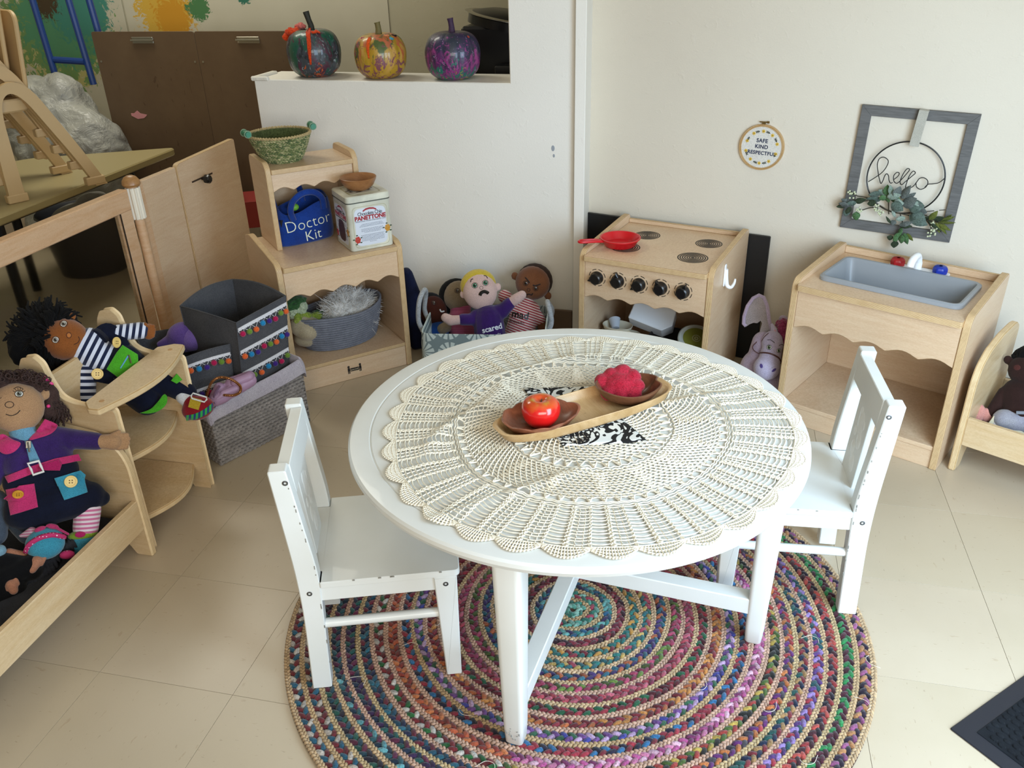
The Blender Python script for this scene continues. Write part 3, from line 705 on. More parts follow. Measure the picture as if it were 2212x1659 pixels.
# ================================================================ NAPKIN
def damask():
    t = NT('black_white_damask'); t.rough(.9); v = t.tc(); wv = t.n('TexVoronoi'); t.l(v, wv.inputs['Vector']); wv.inputs['Scale'].default_value = 34; wv.distance = 'MINKOWSKI'; wv.inputs['Exponent'].default_value = .7
    f = t.noise(v, 38, 1, .4, 1.6); f = t.noise(v, 17, 1, .4, 3.2)
    t.col(t.ramp(f, [(0, '#dfe2df'), (.44, '#0c0c10'), (.60, '#dfe2df')], 'CONSTANT')); t.bump(t.noise(v, 1500, 2), .4, .0006); return t.m
g = M(); N = 26; Q = [V(.806, .491), V(.940, .522), V(1.078, .322), V(.925, .280)]; vs = []; fs = []; CT = V(.935, .405)
for j in range(N+1):
    for i in range(N+1):
        u, w2 = i/N, j/N; p = (Q[0]*(1-u)+Q[1]*u)*(1-w2)+(Q[3]*(1-u)+Q[2]*u)*w2; z = .0065+.0012*nz((p.x, p.y, 1), 30)+.007*max(0, (u+w2)/2-.80)*4*(.5+.5*sin(u*14))
        vs.append((p.x-CT.x, p.y-CT.y, z))
fs = [[j*(N+1)+i, (j+1)*(N+1)+i, (j+1)*(N+1)+i+1, j*(N+1)+i+1] for j in range(N) for i in range(N)]; g.add(vs, fs)
o = g.build('patterned_napkin', damask(), None, TR(CT.x, CT.y, TZ)); m = o.modifiers.new('t', 'SOLIDIFY'); m.thickness = .001; tag(o, 'black and white patterned cloth napkin under the wooden tray', 'napkin')
# ================================================================ TRAY, BOWLS, FRUIT
ACA = woodm('tray_wood', '#cfae80', '#b89462', (1, .12, 1), 90, .4, .1); WAL = woodm('walnut_wood', '#7a5036', '#5b3826', (1, .15, 1), 120, .38, .15); WALR = woodm('walnut_red', '#9a5f44', '#6e402c', (1, .15, 1), 120, .38, .15)
ty = thing('long_wooden_tray', 'long narrow pale wooden tray with rounded ends on the crochet cloth', 'tray', (.952, .392, TZ+.009), 0)
def dish(g, out, h, th, base=.62, n=64, lip=None, floor_=.004, inn=None):
    """hollow dish; out(a)->(x,y) rim outline"""
    rows = [(base*.98, 0), (base, .001), (.5*(1+base)+.04, h*.35), (.97, h*.85), (1, h-.001), (1-th*.3, h), (1-th*.8, h-.0005), (1-th, h*.9), (.5*(1+base)+.03-th, h*.42), (base-.02, floor_+.001), (base*.5, floor_), (.01, floor_)]
    vs = []; 
    for (s, z) in rows:
        for k in range(n):
            a = 2*pi*k/n; x, y = out(a); zz = z+(lip(a)*(z/h) if lip else 0); vs.append((x*s, y*s, zz))
    fs = [[r*n+i, r*n+(i+1) % n, (r+1)*n+(i+1) % n, (r+1)*n+i] for r in range(len(rows)-1) for i in range(n)]+[[i for i in range(n)][::-1]]
    return g.add(vs, fs)
def stad(L, W, p=3.2):
    def f(a):
        c, s = cos(a), sin(a); k = (abs(c)**p+abs(s)**p)**(-1/p); x = c*k*L; y = s*k*W
        return x, y*(1+.05*(x/L))
    return f
g = M(); dish(g, stad(.196, .056), .028, .055, .80, 96, floor_=.007); g.build('tray_body', ACA, ty, RZ(40.5), ang=60)
# scalloped leaf bowl with an apple
def leafb(a):
    c, s = cos(a), sin(a); r = 1/sqrt((c/.072)**2+(s/.054)**2); r *= 1+.045*abs(cos(a*5))*(1 if abs(a-pi) > .5 else .6); r *= 1+.16*max(0, cos(a))**8
    return r*c, r*s
b1 = thing('leaf_bowl', 'scalloped dark wooden bowl holding the apple at one end of the tray', 'bowl', (.872, .322, TZ+.0175), 35)
g = M(); dish(g, leafb, .026, .075, .55, 80, lambda a: .004*abs(cos(a*5)), .005); g.build('bowl_body', WALR, b1, ang=50)
def applem():
    t = NT('apple_skin'); t.rough(.22); t.b.inputs['Coat Weight'].default_value = .5
    tc = t.n('TexCoord'); s = t.n('SeparateXYZ'); t.l(tc.outputs['Object'], s.inputs[0]); v = t.tc((1, 1, .35)); n = t.noise(v, 60, 4, .6)
    m = t.n('Math', operation='MULTIPLY_ADD'); t.l(s.outputs[2], m.inputs[0]); m.inputs[1].default_value = 8; t.l(t.ramp(n, [(.2, .18), (.8, .30)]), m.inputs[2])
    t.col(t.ramp(m.outputs[0], [(.0, '#c21016'), (.595, '#cf1a18'), (.68, '#c8501c'), (.73, '#b49a2c')])); 
    return t.m
ap_ = thing('red_apple', 'shiny red apple with a yellow top in the scalloped wooden bowl', 'apple', (.876, .327, TZ+.021), 20)
g = M(); pr = [(.001, .004), (.008, .001), (.016, 0), (.025, .005), (.0335, .016), (.0372, .029), (.036, .042), (.0295, .052), (.020, .0562), (.012, .0555), (.006, .0515), (.001, .048)]
g.lathe([(p.x, p.z) for p in bez([(a, 0, b) for a, b in pr], 3)], 48, wob=lambda a, r, z: 1+.025*cos(5*a)*(.3+.7*abs(z-.03)/.03)); g.build('apple_flesh', applem(), ap_, ang=80)
g = M(); g.ring(bez([(0, 0, .046), (.001, 0, .051), (.003, .001, .0545)], 3), .0014, 6); g.build('stem', plain('stem_brown', '#4a3a1c', .8), ap_)
# heart-shaped bowl and felt flower
def heart(a):
    x = .066*(cos(a))*(1+.05*cos(2*a)); s = sin(a); y = .054*s; d = math.exp(-((a-0.0) if a < pi else (a-2*pi))**2/.05); return x*(1-.16*d), y
b2 = thing('heart_bowl', 'heart-shaped dark wooden bowl holding red felt at one end of the tray', 'bowl', (1.030, .462, TZ+.0175), 20)
g = M(); dish(g, heart, .036, .08, .5, 80, lambda a: .003*cos(2*a), .005); g.build('bowl_body', WAL, b2, ang=50)
FELT = fabric('red_felt', '#a3172c', '#b32a3e', 500, .5, .3, 60)
def fm(name, O, r, u): return fr(O, r, u)
Tf = fr((1.012, .470, TZ+.046), (.994, .103, .02), (-.09, .75, .66))
ff = thing('felt_flower', 'lumpy red felt flower lying in the heart-shaped wooden bowl', 'toy', T=Tf)
bl = [((0, 0, 0), (.034, .026, .020))]
for (x, y, r) in ((-.036, .006, .017), (-.024, -.018, .017), (.0, -.026, .016), (.026, -.018, .018), (.034, -.002, .015), (.024, .016, .018), (.004, .024, .020), (-.018, .018, .018)): bl.append(((x, y, -.002), (r, r, .015)))
fo = soft('felt_body', bl, FELT, ff, None, .0022, 2, lambda p: .0012*nz(p, 70)+.0006*nz(p, 200))
g = M()
for (x, y, r) in ((-.008, -.002, .007), (.020, .010, .008), (.012, -.013, .006), (-.02, .010, .006), (.026, -.015, .006)):
    g.ring([(x+r*cos(a*pi/9), y+r*.75*sin(a*pi/9), .0) for a in range(15)], .0008, 5)
o = g.build('stitched_curl', FELT, ff); 
b = bvh_of(fo)
for v in o.data.vertices:
    h = b.ray_cast(V(v.co.x, v.co.y, .2), V(0, 0, -1)); 
    if h[0] is not None: v.co.z = h[0].z+v.co.z*.9
# ================================================================ DOLL HIGH CHAIR
hc = thing('doll_high_chair', 'wooden doll high chair with a curved tray and footboard', 'high chair', (-.125, .3755, 0), 0)
LM = woodm('light_maple', '#d8c19c', '#ccaf84'); LME = EDGE
def hpan(par, name, poly, t, T, ch=.0035): return M().prism(poly, t, T, 0, 1, ch).build(name, [LM, LME], par, ang=30)
prof = [(0, 0), (0, .40), (-.10, .405), (-.135, .42), (-.152, .47), (-.158, .505), (-.175, .520), (-.20, .515), (-.215, .49), (-.225, .40), (-.26, 0), (-.225, 0), (-.205, .04), (-.18, .07), (-.10, .075), (-.06, .04), (-.045, 0)]
XZn = fr((0, 0, 0), (1, 0, 0), (0, 0, 1))
pp = [tuple(p) for p in rpoly(prof[::-1], [.006, .01, .02, .03, .03, .01, .005, .005, .03, .03, .02, .015, .015, .03, .04, .006, .006][::-1])]
hpan(hc, 'side_panel', pp, .018, TR(0, .018, 0) @ XZn); hpan(hc, 'side_panel', pp, .018, TR(0, .295, 0) @ XZn)
def arc(x0, x1, y0, y1, bul, n=14): return [(x0+bul*sin(pi*i/n), y0+(y1-y0)*i/n) for i in range(n+1)]
hpan(hc, 'seat_board', arc(-.045, 0, .018, .277, .042)+[(-.21, .277), (-.21, .018)], .016, TR(0, 0, .226))
hpan(hc, 'footboard', arc(-.035, 0, .018, .277, .05)+[(-.205, .277), (-.205, .018)], .016, TR(0, 0, .06))
ty2 = hpan(hc, 'tray', rpoly(arc(-.012, 0, -.028, .322, .042)+[(-.04, .322), (-.075, .295), (-.068, .0), (-.04, -.028)], .004), .017, TR(0, 0, .402))
for yy in (.01, .285): g = M(); g.cyl((-.03, yy, .4188), (-.03, yy, .4196), .006, n=16); g.build('screw_plug', plain('plug_wood', '#b98f5e', .6), ty2)
hpan(hc, 'backrest', rrect(0, 0, .259, .15, .02), .014, fr((-.188, .018, .30), (0, 1, 0), (-.10, 0, 1)))
# ================================================================ DOLL CRADLES
def cradle(name, label, loc, rz, mirror=1, L=.56):
    c = thing(name, label, 'doll bed', loc, rz)      # origin: front foot; +x runs along the rail away from the end board, y goes back
    pr = [(0, 0), (.0, .27), (.018, .315), (.07, .345), (.16, .36), (.27, .36), (.31, .34), (.32, 0), (.28, 0), (.25, .045), (.07, .045), (.045, 0)]
    pl = rpoly(pr[::-1], [.006, .03, .04, .01, .01, .02, .05, .04, .04, .04, .03, .006][::-1])
    for x in (0, (L-.018)*mirror):
        x0 = x if mirror > 0 else x-.018*0
        hpan(c, 'end_board', pl, .018, TR(x if mirror > 0 else x-.018, 0, 0) @ YZ)
    a, b = (.0175, L-.0175) if mirror > 0 else (-L+.0, -.0175)
    M().box((a, .002, .085), (b, .016, .168), ch=.0015).build('front_rail', LM, c)
    M().box((a, .30, .085), (b, .314, .168), ch=.0015).build('back_rail', LM, c)
    M().box((a, .016, .085), (b, .30, .095), ch=.001).build('base_board', LM, c)
    return c
cL = cradle('doll_cradle', 'wooden doll cradle crowded with a big rag doll and baby dolls', (-.108, .3735, 0), 90, -1, .58)
cR = cradle('doll_cradle', 'wooden doll cradle beside the play sink holding a dark brown doll', (1.862, 1.118, 0), -31, 1, .58)
def mattress(par, a, b, mat):
    g = M(); g.box((a, .022, .0955), (b, .295, .118), ch=.008); return g.build('mattress', mat, par)
mattress(cL, -.535, -.025, fabric('dark_grey_cloth', '#3b3d44', '#2d2f35')); mattress(cR, .025, .53, fabric('grey_sheet', '#8a8784', '#77747a'))
# ================================================================ HAMPER, LINER, BINS
hm = thing('wicker_hamper', 'grey woven hamper with a pale lilac cloth liner folded over its rim', 'hamper', (-.15, .756, 0), 63.2)
W, D, Hh = .325, .245, .165                        # x along the front 0..W, y back
WIK = plain('grey_wicker', '#9c9692', .6, bump=(300, .4, .001), var=30); WIK2 = plain('dark_wicker', '#5f5a58', .7)
def taper(x, z): return x
g = M(); g.box((.004, .004, 0), (W-.004, D-.004, .008)); 
for (a, b) in (((.004, .004, 0), (W-.004, .009, Hh)), ((.004, D-.009, 0), (W-.004, D-.004, Hh)), ((.004, .004, 0), (.009, D-.004, Hh)), ((W-.009, .004, 0), (W-.004, D-.004, Hh))): g.box(a, b, ch=.001)
g.build('hamper_body', WIK2, hm)
g = M(); rows = 15; dz = Hh/rows
def weave(P, n, L):
    for r in range(rows):
        z = (r+.5)*dz
        for k in range(n):
            x = (k+.5)*L/n+((r % 2)-.5)*L/n*.5; x = min(max(x, L/n*.3), L-L/n*.3)
            vs = [(u*L/n*.36, v*dz*.44, w_) for u, v, w_ in ((-1, -1, 0), (1, -1, 0), (1, 1, 0), (-1, 1, 0), (-.6, -.8, 1), (.6, -.8, 1), (.6, .8, 1), (-.6, .8, 1))]
            fs = [[4, 5, 6, 7], [0, 1, 5, 4], [1, 2, 6, 5], [2, 3, 7, 6], [3, 0, 4, 7]]
            g.add([(x+a, z+b+.0015*sin(x*40+r), c*.0035) for a, b, c in vs], fs, 0, None, P)
        g.box((0, z-dz*.30, 0), (L, z+dz*.30, .0009), P, ch=.0003)
weave(TR(0, .004, 0) @ XZ, 20, W); weave(TR(W-.004, 0, 0) @ YZ, 15, D); weave(TR(.004, D, 0) @ fr((0, 0, 0), (0, -1, 0), (0, 0, 1)), 15, D)
o = g.build('wicker_weave', WIK, hm); o['kind'] = 'stuff'
LIN = fabric('lilac_liner', '#c3bdc6', '#b5aebb', 700, .4, .2, 25)
g = M(); N = 60; rows_ = []
def rim(t, off):
    per = rrect(-off, -off, W+off, D+off, .015, 3); n = len(per); i = t*n; a = Vector(per[int(i) % n]); b = Vector(per[(int(i)+1) % n]); return a.lerp(b, i-int(i))
vs = []; lay = [(-.010, .02), (-.010, .15), (-.006, .19), (.0, .207), (.006, .200), (.008, .175), (.0085, .150)]
for off, z in lay:
    for k in range(N):
        p = rim(k/N, off); sg = .008*sin(k*.55)+.005*sin(k*1.3+z*60)
        lowfront = -.03*max(0, 1-abs((p.x-.02)/.10)) if p.y < .1 and z > .16 else 0
        zz = z+(sg*.5 if z > .18 else 0)-(.012 if z < .16 and off > 0 else 0)*sin(k*.31)+(.012 if p.x > W*.75 and z > .14 else 0)+lowfront*.6
        vs.append((p.x+.0015*sin(k*2.1+z*90), p.y-.0015*sin(k*1.7), zz))
fs = [[r*N+k, r*N+(k+1) % N, (r+1)*N+(k+1) % N, (r+1)*N+k] for r in range(len(lay)-1) for k in range(N)]; g.add(vs, fs)
o = g.build('cloth_liner', LIN, hm, ang=80); m = o.modifiers.new('t', 'SOLIDIFY'); m.thickness = .002; m = o.modifiers.new('s', 'SUBSURF'); m.levels = 1; m.render_levels = 1
FG = fabric('dark_grey_canvas', '#57585c', '#4e4f54', 600, .35, .15, 12)
PCOL = [('pom_orange', '#e3652d'), ('pom_blue', '#1f86bd'), ('pom_purple', '#3f2580'), ('pom_magenta', '#b31650'), ('pom_green', '#6c8f35')]
TRM = fabric('white_trim', '#e9e9ee', None, 900, .5)
def fbin(name, label, rimp, bot, zb, wav, trims, cat='bin'):
    """open cloth bin; rimp = 4 rim corners world (x,y,z) front-left, front-right, back-right, back-left; bot = bottom corners"""
    O = Vector(rimp[0]); c = thing(name, label, cat, (O.x, O.y, 0), 0); R4 = [Vector(p)-V(O.x, O.y, 0) for p in rimp]; B4 = [V(p[0]-O.x, p[1]-O.y, zb) for p in bot]; n = 10; vs = []; N = 4*n
    def edge(P, k): a, b = P[k//n], P[(k//n+1) % 4]; t = (k % n)/n; return a.lerp(b, t), t, k//n
    lay = [0, .25, .5, .75, .93, 1]
    cen = sum(R4, V(0, 0, 0))/4
    def pos(k, h, ins=0):
        a, t, e = edge(B4, k); b, t, e = edge(R4, k); p = a.lerp(b, h); out = (p-V(cen.x, cen.y, p.z)); out.z = 0; out.normalize()
        return p+V(0, 0, wav[e]*sin(pi*t)*h**2)+out*(.006*sin(pi*t)*h*(1 if e != 0 else 1.2)-ins)
    for h in lay: vs += [pos(k, h) for k in range(N)]
    for h in (1, .93, .5, .02): vs += [pos(k, h, .004) for k in range(N)]
    L = len(lay)+4; fs = [[r*N+k, r*N+(k+1) % N, (r+1)*N+(k+1) % N, (r+1)*N+k] for r in range(L-1) for k in range(N)]+[[(L-1)*N+k for k in range(N)], [k for k in range(N)][::-1]]
    g = M().add(vs, fs); g.build('canvas', FG, c, ang=60)
    g = M()
    for k in range(4):
        P = [pos(k*n, h)+(pos(k*n, h)-V(cen.x, cen.y, pos(k*n, h).z)).normalized()*.0006 for h in lay]; g.ring(P, .0012, 5)
    g.ring([pos(k, 1) for k in range(N)], .0018, 5, closed=True); g.build('seam', FG, c)
    for ti, (h, k0, cols) in enumerate(trims):
        def face(t, hh, out=0):
            k = t*n; a = pos(int(k), hh); b = pos(min(int(k)+1, n), hh) if int(k) < n else a; p = a.lerp(b, k-int(k)); d = (pos(n, hh)-pos(0, hh)); nrm = d.cross(V(0, 0, 1)).normalized(); return p+nrm*out
        g = M(); m = 40; vv = []
        for i in range(m+1):
            t = .01+.98*i/m; jag = .0012*((i % 2)*2-1)
            for hh, o2 in ((h+.0, .0012), (h+.0, .0032), (h-.026, .0032), (h-.026, .0012)): vv.append(face(t, hh+(jag*2 if hh < h else 0), o2))
        ff = [[i*4+q, (i+1)*4+q, (i+1)*4+(q+1) % 4, i*4+(q+1) % 4] for i in range(m) for q in range(4)]; g.add(vv, ff); tr = g.build('trim_band', TRM, c, ang=60)
        for i, ci in enumerate(cols):
            t = (i+.5)/len(cols); drop = .062+.02*((i*7) % 3-1)*.5; pc = face(t, h-drop, .0075)
            g = M(); g.ell((0, 0, 0), (.0088, .0088, .0085), n=12, m=8); me = g.mesh('pompom', fabric(PCOL[ci][0], PCOL[ci][1], None, 500, .9, .5, 300)); link('pompom', me, tr, TR(*pc))
            g = M()
            for dt in (-.5, .5): g.ring(bez([face(min(max((i+.5+dt)/len(cols), 0), .999), h-.022, .003), face(min(max((i+.5+dt*.6)/len(cols), 0), .999), h-.038, .004), pc+V(0, 0, .006)], 4), .0007, 5)
            g.build('loop_thread', TRM, tr)
    return c
fbin('canvas_bin', 'tall dark grey canvas bin with rows of pompom trim in the hamper', [(-.085, .868, .408), (-.036, 1.072, .410), (-.262, 1.168, .412), (-.305, .945, .412)], [(-.13, .885), (-.06, 1.03), (-.23, 1.10), (-.30, .955)], .012, [.004, .012, .014, .006],
     [(.955, 0, [3, 4, 0, 1, 2, 3, 4, 0]), (.775, 0, [0, 1, 2, 3, 4, 0, 1, 2]), (.60, 0, [3, 4, 0, 1, 2, 3, 4])])
fbin('canvas_bin', 'lower dark grey canvas bin with pompom trim behind the high chair tray', [(-.268, .738, .31), (-.125, .878, .335), (-.285, 1.0, .335), (-.47, .93, .315)], [(-.225, .79), (-.145, .862), (-.285, .935), (-.34, .84)], .012, [.012, .004, -.004, .004],
     [(.93, 0, [1, 0, 4, 0, 1, 2, 3, 4, 0]), (.68, 0, [3, 4, 1, 2, 3, 4, 0, 1])])
# ================================================================ ROOM DIVIDER
dv = thing('room_divider', 'low wooden room divider with a clear window panel and plywood boards', 'divider', (-.615, 1.245, 0), 0)
bxs = M(); bxs.box((-.019, -1.15, .604), (.015, -.022, .668), ch=.003); bxs.build('top_rail', PINK, dv, TR(0, 0, 0))
M().box((-.015, -.075, .02), (.013, -.022, .604), ch=.002).build('stile', PINK, dv)
M().box((.0085, -.0765, .05), (.0134, -.0745, .604), ch=.0003).build('stile_edge', plain('dark_gap', '#3a2c20', .7), dv)
M().box((-.019, -1.15, .0), (.015, -.022, .05), ch=.003).build('bottom_rail', PINK, dv)
gl = NT('clear_acrylic'); gl.rough(.06); gl.b.inputs['Transmission Weight'].default_value = 1; gl.b.inputs['IOR'].default_value = 1.2; gl.col('#dfe0da'); 
M().box((-.004, -1.15, .045), (.000, -.07, .61), ch=.0003).build('acrylic_pane', gl.m, dv, smooth=False)
M().cyl((.006, .012, 0), (.006, .012, .668), .0155, n=24).build('dowel_post', PINK, dv)
g = M(); g.lathe([(.001, .031), (.010, .030), (.019, .025), (.0265, .014), (.028, .004), (.024, -.003), (.016, -.004)], 32); o = g.build('post_knob', woodm('knob_wood', '#b58a58', '#96683c', (1, 1, 4), 60), dv, TR(.006, .012, .672))
g = M(); ck = plain('cream_plastic', '#e8e0cf', .5)
P = []
for k in range(40): a = 2*pi*k/40; r = .0225 if (k % 4) < 2 else .0185; P.append((r*cos(a), r*sin(a)))
g.prism(P, .10, TR(.006, .012, .565), ch=.001); g.build('fluted_clip', ck, dv, ang=20)
M().box((-.014, .028, .01), (.006, .245, .672), ch=.002).build('plywood_board', MAPLE, dv)
M().box((-.012, .031, .012), (.0085, .062, .676), ch=.002).build('mounting_strip', PINK, dv)
g = M(); g.prism(rpoly([(.249, .012), (.62, .012), (.62, .690), (.249, .680)], [.01, .01, .01, .022]), .02, TR(-.010, 0, 0) @ YZ, 0, 1); pb = g.build('sliding_board', [MAPLE, PLYE], dv, RZ(0), ang=30)
SLOT = plain('slot_dark', '#3b2b1c', .9)
g = M(); g.box((.0098, .315, .600), (.0104, .445, .606), ch=.0001); g.build('slot', SLOT, pb)
g = M(); K = TR(.010, .375, .600) @ RY(90); g.lathe([(.004, 0), (.004, .012), (.014, .014), (.015, .02), (.0145, .030), (.012, .034), (.001, .034)], 24, T=K, wob=lambda a, r, z: 1+(.06*cos(8*a) if r > .01 else 0)); g.build('black_knob', BLKP, pb)
dv.rotation_euler = (0, 0, R_(-4.5+3))
# ================================================================ BACK ROOM
TT = plain('beige_laminate', '#a89a70', .45); TEd = plain('beige_edge', '#9c8d60', .5); DKM = plain('dark_metal', '#16171a', .4, metal=.4)
bt = thing('classroom_table', 'beige classroom table with dark legs behind the room divider', 'table', (-1.60, 1.45, 0), 0)
P = rpoly([(.385, -1.0), (.385, .98), (-.17, .70), (-.62, -.2), (-.62, -1.0)], [.03, .05, .05, .05, .05])
M().prism(P, .03, TR(0, 0, .49), 0, 1, .005).build('tabletop', [TT, TEd], bt, ang=30)
for (x, y) in ((.30, .72), (.30, -.05), (-.1, .45), (.30, -.8), (-.5, -.3)):
    M().cyl((x, y, 0), (x, y, .49), .019, n=12).build('leg', DKM, bt)
M().box((.30, -.9, .468), (.33, .80, .489), ch=.003).build('edge_rail', DKM, bt)
CP = plain('beige_stack_plastic', '#c9ac7e', .42, bump=(150, .1, .001))
def stackchair(x, y, z, rz, label):
    c = thing('stacking_chair', label, 'chair', (x, y, z), rz, 'stacked beige chairs on the back table')
    # moulded side frame: arch of two legs, front leg vertical, rear leg splayed
    for s in (-1, 1):
        A = [(-.155, 0), (-.150, .14), (-.138, .30), (-.105, .375), (-.045, .405), (.015, .375), (.075, .27), (.15, .12), (.205, 0)]
        B = [(-.100, 0), (-.100, .14), (-.098, .28), (-.085, .345), (-.052, .368), (-.010, .335), (.045, .235), (.115, .10), (.160, 0)]
        a = [tuple((p.x, p.z)) for p in bez([(q[0], 0, q[1]) for q in A], 4)]; b_ = [tuple((p.x, p.z)) for p in bez([(q[0], 0, q[1]) for q in B], 4)]
        n = len(a); t = .024; vs = [(p[0], p[1], 0) for p in a]+[(p[0], p[1], 0) for p in b_]+[(p[0], p[1], t) for p in a]+[(p[0], p[1], t) for p in b_]; fs = []
        for i in range(n-1): fs += [[i, n+i, n+i+1, i+1], [2*n+i, 2*n+i+1, 3*n+i+1, 3*n+i], [i, i+1, 2*n+i+1, 2*n+i], [n+i+1, n+i, 3*n+i, 3*n+i+1]]
        fs += [[0, 2*n, 3*n, n], [n-1, 2*n-1, 4*n-1, 3*n-1]]
        g = M().add(vs, fs, 0, None, TR(0, s*.15+(.0 if s < 0 else .0), 0) @ XZ); g.build('side_frame', CP, c, ang=40)
        for u, v in ((-.125, .03), (.165, .035)): M().box((u-.038, s*.15-.028, v-.03), (u+.034, s*.15+.004, v), ch=.003, T=None).build('foot', CP, c)
    M().prism(rpoly([(-.13, -.14), (.02, -.14), (.03, 0), (.02, .14), (-.13, .14)], .05), .045, TR(0, 0, .30), ch=.006).build('seat', CP, c)
    bk = M(); bk.prism(rrect(-.12, -.04, .12, .24, .05), .016, fr((.02, 0, .39), (0, 1, 0), (.12, 0, 1)), ch=.004); bk.build('backrest', CP, c, ang=40)
for k, lab in enumerate(('beige stacking chair, bottom one of the stack', 'beige stacking chair, second from the bottom of the stack', 'beige stacking chair, third from the bottom of the stack', 'beige stacking chair, top one of the stack')):
    stackchair(-1.375-.045*k, 1.70-.012*k, .5205+.062*k, 62, lab)
# wrapped white bundle on the far end of the table
PLS = NT('plastic_bag'); PLS.rough(.3); PLS.b.inputs['Transmission Weight'].default_value = .15; PLS.b.inputs['Alpha'].default_value = 1
v = PLS.tc(); f = PLS.noise(v, 9, 5, .6, 1.4); PLS.col(PLS.ramp(f, [(.3, '#9b9c98'), (.65, '#bdbdb4')])); PLS.bump(f, .9, .02); PLS = PLS.m
wb = thing('wrapped_bundle', 'white bundle wrapped in crumpled clear plastic beyond the chair stack', 'bag', (-1.95, 2.60, 0), 0)
soft('plastic_wrap', [((0, 0, .45), (.24, .2, .33)), ((.13, -.02, .43), (.2, .16, .26)), ((-.1, 0, .58), (.2, .17, .23)), ((.05, 0, .70), (.11, .10, .12)), ((0, 0, .1), (.3, .2, .1))], PLS, wb, None, .016, 3, lambda p: .04*nz(p, 5)-.03*abs(nz(p, 9))+.012*abs(nz(p, 22)))
# blue drying rack
BLU = plain('blue_tube', '#1f3f80', .4)
rk = thing('blue_easel_frame', 'blue metal tube easel frame standing before the painted paper', 'easel', (-1.75, 2.85, 0), 0)
for (a, b) in ((((-.40), 0, 1.5), (-.33, 0, .05)), ((-.22, .02, 1.5), (-.17, .02, .72)), ((-.09, 0, 1.5), (.0, 0, .05)), ((-.38, .01, .84), (-.18, .01, .83))):
    M().cyl(a, b, .016, n=10).build('tube', BLU, rk)
# brown easel boards with clips
HB = NT('brown_hardboard'); HB.rough(.55); v = HB.tc(); f = HB.noise(v, 5, 5, .7); k = HB.noise(HB.tc((3, 1, 1)), 7, 2, .5, 2.2)
c = HB.mix(HB.ramp(f, [(.3, 0.), (.7, 1.)]), '#66523c', '#5c4834'); c = HB.mix(HB.ramp(k, [(.69, 0.), (.72, .6)]), c, '#44301f'); HB.col(c); HB = HB.m
for i, (x, lab) in enumerate(((-1.745, 'brown painting board with a silver clip and a pink paint smear'), (-1.2035, 'brown painting board with a silver clip partly behind the half wall'))):
    e = thing('painting_board', lab, 'easel board', (x, 2.72, 0), 0)
    M().prism(rpoly([(0, .12), (.54, .12), (.54, .982), (0, .982)], .012), .006, XZ, ch=.001).build('board', HB, e)
    g = M(); K = TR(.27, -.008, .945); g.box((-.055, -.004, -.014), (.055, .004, -.008), K); g.box((-.055, -.006, .008), (.055, .0, .014), K); g.box((-.055, -.002, -.012), (.055, .0, .012), K); g.cyl((-.06, -.008, .0), (.06, -.008, 0), .004, n=8, T=K)
    g.build('spring_clip', plain('clip_steel', '#a9a597', .3, metal=.8), e)
    for (a, b) in ((.02, .85), (.52, .85), (.02, .16), (.52, .16)): M().cyl((a, -.0075, b), (a, -.005, b), .005, n=8).build('rivet', MC['clip_steel'], e)
    M().box((.05, .004, 0), (.09, .03, .97)).build('stand_leg', DKM, e); M().box((.45, .004, 0), (.49, .03, .97)).build('stand_leg', DKM, e)
    if i == 0:
        g = M(); g.prism([(.118, .60), (.15, .585), (.185, .59), (.20, .60), (.205, .606), (.17, .612), (.155, .625), (.135, .612), (.118, .612)], .0012, TR(0, -.0062, 0) @ XZ, ch=.0002); g.build('pink_smear', plain('pink_paint', '#c98a8e', .6), e)
        g = M(); g.prism([(.295, .27), (.325, .255), (.335, .28), (.31, .295), (.30, .285)], .0012, TR(0, -.0062, 0) @ XZ, ch=.0002); g.build('white_smear', plain('white_paint_dab', '#b9b2a4', .6), e)
# painted paper on the back wall
def painting(name, blobs, base='#c9c3ae'):
    t = NT(name); t.rough(.8); tc = t.tc(); s = t.n('SeparateXYZ'); t.l(tc, s.inputs[0]); cur = t.mix(t.ramp(t.noise(tc, 3, 3), [(.3, 0.), (.7, 1.)]), base, '#bfb9a3')
    for (x, z, r, colr, sc, thr) in blobs:
        d = t.n('VectorMath', operation='DISTANCE'); t.l(tc, d.inputs[0]); d.inputs[1].default_value = (x, 0, z)
        n = t.noise(tc, sc, 4, .65, 2.0); m = t.n('Math', operation='MULTIPLY_ADD'); t.l(d.outputs['Value'], m.inputs[0]); m.inputs[1].default_value = -1/r; t.l(n, m.inputs[2])
        cur = t.mix(t.ramp(m.outputs[0], [(max(.001, thr-.22), 0.), (thr-.15, 1.)]), cur, colr)
    t.col(cur); return t.m
PT = painting('finger_paint_paper', [(-.27, .90, .55, '#b8b272', 13, .24), (-.26, .98, .60, '#74955a', 11, .16), (-.24, 1.02, .55, '#55906a', 17, .22), (-.12, 1.07, .42, '#448878', 19, .24), (-.30, 1.09, .24, '#4a3c26', 30, .36), (.40, 1.03, .34, '#cfa63e', 22, .20), (.44, 1.00, .22, '#c98f22', 30, .24), (.60, 1.05, .14, '#4a7a4a', 30, .26), (.86, 1.10, .08, '#2f6f5a', 30, .22)])
for k, (a, b, lab) in enumerate(((-1.15, .16, 'large paper with green and yellow finger paint on the back wall'), (.17, 1.62, 'large paper with yellow paint on the back wall above the boards'))):
    g = M(); g.box((a, -.003, .35), (b, 0, 1.75), ch=.0005)
    o = g.build('painted_paper', PT, None, TR(-2.05, 3.197, 0)); tag(o, lab, 'painting')
